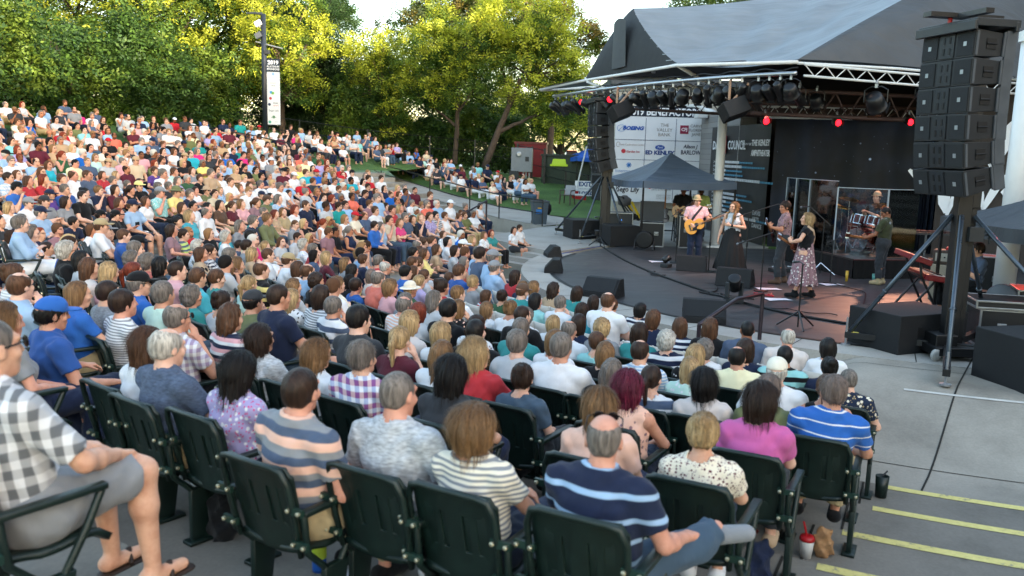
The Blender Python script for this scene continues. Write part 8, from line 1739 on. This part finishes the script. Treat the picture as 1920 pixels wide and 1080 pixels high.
b.add(V,[(0,3,2,1),(0,1,5,4),(1,2,6,5),(2,3,7,6),(3,0,4,7)]); b.obj('body',M('bin_grey','46525c',.55,var=.1),t,bevel=.02); b=MB(); b.tube([(-.31,-.28,.88),(.31,-.28,.88),(.31,.28,.88),(-.31,.28,.88),(-.31,-.28,.88)],.03,8); b.obj('rim',GREYP,t); b=MB(); b.lathe([(.05,-.25),(.13,-.1),(.12,.1),(.04,.2)],(.36,.1,.62),12); b.obj('liner',RUBB,t,smooth=True); b=MB(); b.box((-.05,-.262,.5),(.26,.01,.17)); b.obj('sticker',tcol('2d6fb4'),t); b=MB(); b.box((-.05,-.262,.63),(.14,.01,.04)); b.obj('sticker',tcol('d0a040'),t)
for s_ in (-1,1): b=MB(); b.lathe([(.07,-.02),(.07,.02)],(s_*.22,.27,.07),14,axis=(1,0,0)); b.obj('wheel',RUBB,t)
sg=thing('exit_sign','white sign on the rail reading exit temporarily closed','sign',(3.45,42.3,1.05),-.1); MB().box((0,0,.42),(.98,.02,.78)).obj('board',M('sign_white','e4e6ea',.4,var=0),sg); 
T('EXIT',.3,'2b4a80',0,.64,1,.012,par=sg,yy=-.014); T('TEMPORARILY',.1,'8a93a5',0,.42,1,par=sg,yy=-.014); T('CLOSED',.24,'2b4a80',0,.2,1,.01,par=sg,yy=-.014)
t=thing('plastic_chair','brown plastic armchair alone on the grass edge','chair',(2.35,38.2,.9),R(150)); BRC=M('brown_plastic','463a34',.5,var=.1); b=MB(); b.grid(np.array([[(x,-.22-.1*v,.45+.42*v) for v in np.linspace(0,1,4)] for x in np.linspace(-.25,.25,7)])); o=b.obj('backrest',M('grey_plastic_pale','8e9092',.5),t); o.modifiers.new('s','SOLIDIFY').thickness=.02; MB().box((0,0,.44),(.5,.46,.03)).obj('seat',BRC,t,bevel=.01)
for x,y in ((-.24,-.2),(.24,-.2),(.24,.22),(-.24,.22)): MB().tube([(x*1.1,y*1.1,0),(x,y,.44)],[.025,.035],8).obj('leg',BRC,t)
for s_ in (-1,1): MB().tube([(s_*.27,-.24,.66),(s_*.28,.2,.64),(s_*.25,.22,.44)],.028,8).obj('armrest',BRC,t)
t=thing('dumpster','dark green dumpster with a lime yellow lid panel','dumpster',(3.1,47.0,1.2),R(-8)); DG=M('dumpster_green','1f3326',.5,var=.15); MB().box((0,0,.95),(3.2,1.6,1.7)).obj('body',DG,t,bevel=.03); b=MB(); b.box((0,-.05,1.85),(3.3,1.7,.12)); b.obj('lid',M('lid_green','16241b',.5),t); b=MB()
for x in np.linspace(-1.4,1.4,7): b.box((x,-.82,.95),(.08,.06,1.6))
b.obj('ribs',DG,t); b=MB(); b.add([(-1.05,-.9,1.35),(-.25,-.9,1.35),(-.32,-.88,1.66),(-.98,-.88,1.66)],[(0,1,2,3)]); b.box((-.65,-.9,1.33),(.95,.06,.1)); b.obj('lime_panel',M('lime_plastic','b6d21e',.4,var=.05),t)
t=thing('electrical_cabinet','grey electrical cabinet on pipes before a red container','cabinet',(.35,47.2,1.5),R(-6)); MB().box((0,0,1.25),(1.15,.45,1.3)).obj('box',M('cabinet_grey_paint','777b7e',.45,var=.1),t,bevel=.02); b=MB(); b.lathe([(.14,0),(.14,.04),(.1,.06)],(-.15,-.23,1.55),16,axis=(0,-1,0)); b.obj('meter',STEEL,t); b=MB(); b.box((.3,-.235,1.3),(.2,.02,.25)); b.obj('panel',DKG,t); b=MB(); b.box((-.4,-.1,.3),(.5,.4,.7)); b.obj('lower_box',DKG,t); b=MB()
for x in (.1,.25,.42): b.tube([(x,0,0),(x,0,.7)],.045,8)
b.obj('conduit',STEEL,t)
t=thing('red_container','dark red equipment container behind the electrical cabinet','container',(.9,50.2,1.6),R(-6)); MB().box((0,0,1.1),(1.8,1.2,1.9)).obj('body',M('dull_red','7a1a1e',.6,var=.15),t,bevel=.03); MB().box((0,0,2.1),(1.9,1.3,.12)).obj('lid',M('dark_red','6b1519',.4),t)
for i,(x,y,z,lab,h) in enumerate([(2.75,41.6,.98,'red cool box with a white lid by the fence',.42),(3.05,40.6,.92,'lower red cool box left of the exit sign',.3)]):
    t=thing('cool_box',lab,'cool box',(x,y,z),R(8)); MB().box((0,0,h/2),(.62,.4,h)).obj('body',REDM,t,bevel=.03); MB().box((0,0,h+.03),(.66,.44,.08)).obj('lid',M('cooler_white','d0d2d4',.4,var=0),t,bevel=.02)
t=thing('white_pole','leaning white pole propped by the cool boxes','pole',(2.9,41.9,.95)); MB().tube([(0,0,0),(.55,.3,2.6)],.035,8).obj('pole',WHITE,t); MB().box((.55,.3,2.62),(.1,.1,.06)).obj('end_cap',GREYP,t)
st=thing('pushchair','folded grey and yellow pushchair parked beside the banner wall','pushchair',(4.55,33.9,.6),R(20)); b=MB(); b.tube([(-.3,0,.95),(-.1,0,.6),(.35,0,.12)],.025,8); b.tube([(-.25,.4,.95),(-.05,.4,.6),(.4,.4,.12)],.025,8); b.tube([(-.3,0,.95),(-.28,.4,.95)],.02,6); b.obj('frame',RUBB,st); b=MB(); b.tube([(.1,0,.75),(.35,0,.35),(.5,0,.1)],.05,8); b.tube([(.1,.4,.75),(.35,.4,.35)],.05,8); b.obj('strut',M('yellow_plastic','d8b41e',.4),st); b=MB(); b.lathe([(.05,-.2),(.25,-.12),(.28,.1),(.08,.25)],(-.12,.2,.75),12); b.obj('seat',M('grey_cloth','4f4b48',.9),st,smooth=True)
for x,y in ((-.35,0),(-.35,.4),(.45,0),(.45,.4)): b=MB(); b.lathe([(.05,-.03),(.13,-.03),(.13,.03),(.05,.03)],(x,y,.13),16,axis=(0,1,0)); b.obj('wheel',RUBB,st)
# hand carts and kit behind the far tower
sp2=thing('stacked_speaker','two grey loudspeaker boxes stacked behind the exit sign','loudspeaker',(4.25,41.2,1.0),R(-20))
for i in range(2): q=MB().box((0,0,1.0+.48*i),(1.15,.6,.46)).obj('cabinet',GREYP,sp2,bevel=.015); MB().box((-.25,-.305,1.0+.48*i),(.5,.02,.38)).obj('grille',GRL,q); MB().box((.38,-.305,1.0+.48*i),(.14,.02,.12)).obj('handle',RUBB,q)
MB().box((0,0,.38),(1.0,.5,.76)).obj('stand',DKG,sp2)
def car(label,loc,rz,col,suv=True):
    t=thing('parked_car',label,'car',loc,rz,'cars parked beyond the park'); m=M('car_paint_'+col,col,.25,metal=.2,var=0,spec=.6); W_=1.85; b=MB(); pr=[(-2.3,.35),(2.25,.35),(2.3,.75),(2.1,1.0),(1.0,1.1),(-2.15,1.1),(-2.35,.8)]; n=len(pr)
    v=[(s_*W_/2*(.97 if p[1]>1 else 1),p[0],p[1]) for s_ in (-1,1) for p in pr]; b.add(v,[tuple(range(n-1,-1,-1)),tuple(range(n,2*n))]+[(i,(i+1)%n,n+(i+1)%n,n+i) for i in range(n)]); b.obj('body',m,t,bevel=.06); b=MB(); pr=[(.95,1.08),(.3,1.68),(-1.9 if suv else -1.3,1.7),(-2.2,1.08)]; v=[(s_*(.88 if p[1]<1.2 else .7),p[0],p[1]) for s_ in (-1,1) for p in pr]; n=4; b.add(v,[tuple(range(n-1,-1,-1)),tuple(range(n,2*n))]+[(i,(i+1)%n,n+(i+1)%n,n+i) for i in range(n)]); b.obj('windows',M('car_glass','15191d',.1,var=0,spec=.8),t,bevel=.04); MB().box((0,-.75,1.71),(1.38,2.2,.05)).obj('roof',m,t,bevel=.02)
    for x,y in ((-.85,1.4),(.85,1.4),(-.85,-1.4),(.85,-1.4)): b=MB(); b.lathe([(.2,-.12),(.36,-.12),(.36,.12),(.2,.12)],(x,y,.36),18,axis=(1,0,0)); w_=b.obj('wheel',RUBB,t); b=MB(); b.lathe([(.001,-.1),(.2,-.1),(.2,.1),(.001,.1)],(x,y,.36),12,axis=(1,0,0)); b.obj('rim',ALU,w_)
    for x in (-.75,.75): MB().box((x,-2.34,.85),(.2,.05,.25)).obj('tail_light',REDM,t); MB().box((x,2.28,.75),(.3,.05,.14)).obj('headlight',WHITE,t)
    if suv: b=MB(); b.lathe([(.001,0),(.32,0),(.34,.08),(.3,.14),(.001,.14)],(.1,-2.38,.95),18,axis=(0,-1,0)); b.obj('spare_wheel',GREYP,t)
    return t
for i,(x,y,rz,c,lab,s_) in enumerate([(3.9,112,.1,'2b2d35','dark off-road car with a spare wheel on its tailgate',True),(7.0,113,.15,'7a1f24','dark red car parked right of the off-road car',False),(11.5,116,1.3,'8e9aa8','silver blue car behind the thick park tree',False),(0.5,118,1.4,'b8bcc0','pale car left of the off-road car',False),(17,114,.2,'9c1e20','bright red car behind the blue tent',False),(21,120,1.2,'d0d2d4','white car far behind the array',False)]): car(lab,(x,y,float(parkz(0,y))+.05),rz,c,s_)
# ---------------------------------------------------------------- foreground bits under the seats
def cup(loc):
    t=thing('drink_cup','white foam cup with a red lid and straw at the aisle end','cup',loc); MB().lathe([(.036,0),(.05,.13),(.05,.14),(.03,.135)],(0,0,0),20).obj('cup',M('foam_white','d8d6d2',.6,var=.03),t,smooth=True); MB().lathe([(.053,.132),(.053,.15),(.045,.165),(.02,.17)],(0,0,0),20).obj('lid',REDM,t,smooth=True); MB().tube([(0,0,.15),(-.035,.0,.27)],.007,8).obj('straw',REDM,t)
cx=2.13;cy=5.67; cup((cx,cy,RIS*3))
def crumple(name,label,loc,size,m,seed,cat='bag'):
    rng=np.random.default_rng(seed); S=SDF(); S.cap((0,0,size*.3),(0,0,size),size*.5,size*.42,sq=(1,.7,1)); ph=rng.uniform(0,6,6)
    V,Q=S.mesh(size*.07,post=lambda D,X,Y,Z:D+size*.1*(np.abs(np.sin(X/size*6+Z/size*3.1+ph[0]))+np.abs(np.sin(Z/size*4.3-X/size*5+Y/size*4+ph[1]))+.6*np.abs(np.sin(Y/size*8+Z/size*7+X/size*3+ph[2]))-1.2)); o=link(name,fastmesh(name,V,Q,None,[m],False)); o.location=loc; return tag(o,label,cat)
crumple('paper_bag','crumpled brown paper bag beside the red-lidded cup',(cx+.13,cy+.03,RIS*3),.16,M('brown_paper','96714d',.8,var=.2,vs=30),1); crumple('handbag','shiny dark red bag under the aisle seat',(1.8,6.02,RIS*3),.2,M('red_brown_leather','4a1a12',.3,var=.4,vs=30),2); crumple('denim_jacket','dark blue jacket bundled at the end of the nearest row',(1.6,5.05,RIS*4),.2,cloth('navy'),3,'jacket'); crumple('backpack','black bag under the seats by the bare legs',(-1.7,4.85,RIS*6),.22,cloth('black'),4)
t=thing('water_bottle','blue bottle with a green label standing under the nearest seats','bottle',(-1.04,4.49,RIS*6)); MB().lathe([(.038,0),(.04,.02),(.04,.2),(.02,.24),(.02,.26)],(0,0,0),18).obj('body',M('blue_bottle','1c4f9c',.3,var=.05),t,smooth=True); MB().lathe([(.041,.08),(.041,.16)],(0,0,0),18).obj('label',M('green_label','a6b832',.5),t); MB().lathe([(.022,.255),(.022,.28),(.001,.28)],(0,0,0),14).obj('cap',DKG,t)
o=MB().box((0,0,.004),(.22,.28,.008),.4).obj('programme',PAPER); o.location=(-.86,4.42,RIS*6); tag(o,'white paper programme on the concrete by the blue bottle','paper')
t=thing('cup_holder','dark green mesh cup holder on the aisle end seat','cup holder',(3.46,7.5,.145)); MB().lathe([(.05,0),(.06,.2),(.055,.2),(.045,.01)],(0,0,.0),16).obj('cup',GREEN,t,smooth=True); MB().tube([(0,0,.2),(.05,.02,.24)],.008,6).obj('hook',BLK,t)
# plain hall right of the plaza, unseen, added to shade the seats
hb=thing('added_shade_hall','long plain hall building along the right side of the plaza','building',(33,0,0)); MB().box((0,0,9.2),(8,110,18.4)).obj('wall',BLOCK,hb); MB().box((0,0,18.55),(8.8,111,.3)).obj('roof',M('roof_metal','4c4f52',.5),hb)
for i in range(9): b=MB(); b.box((-4.02,-28+7*i,3),(.06,2.2,2.4)); q=b.obj('window',M('window_glass','20262c',.1,var=0,spec=.8),hb)

# ---------------------------------------------------------------- the lit stage lamps
def spot(loc,to,col,e,ang=40,name='stage_spot'):
    l=bpy.data.lights.new(name,'SPOT'); l.energy=e; l.color=col; l.spot_size=R(ang); l.spot_blend=.6; l.shadow_soft_size=.12; o=bpy.data.objects.new(name,l); COL.objects.link(o); o.location=loc; d=Vector(to)-Vector(loc); o.rotation_euler=d.to_track_quat('-Z','Y').to_euler()
spot((8.3,20.4,4.75),(5.2,18.9,1.4),(1,.55,.42),130,32); spot((6.2,19.6,4.7),(4.8,20.8,1.5),(1,.62,.5),110,60); spot((6.35,22.2,4.3),(7.6,18.2,.5),(1,.15,.13),50,60); spot((10.2,22.7,4.4),(8.6,19.5,1.2),(1,.45,.28),260,55); spot((12.3,20.2,4.1),(8.2,15.4,.9),(1,.1,.07),60,50)
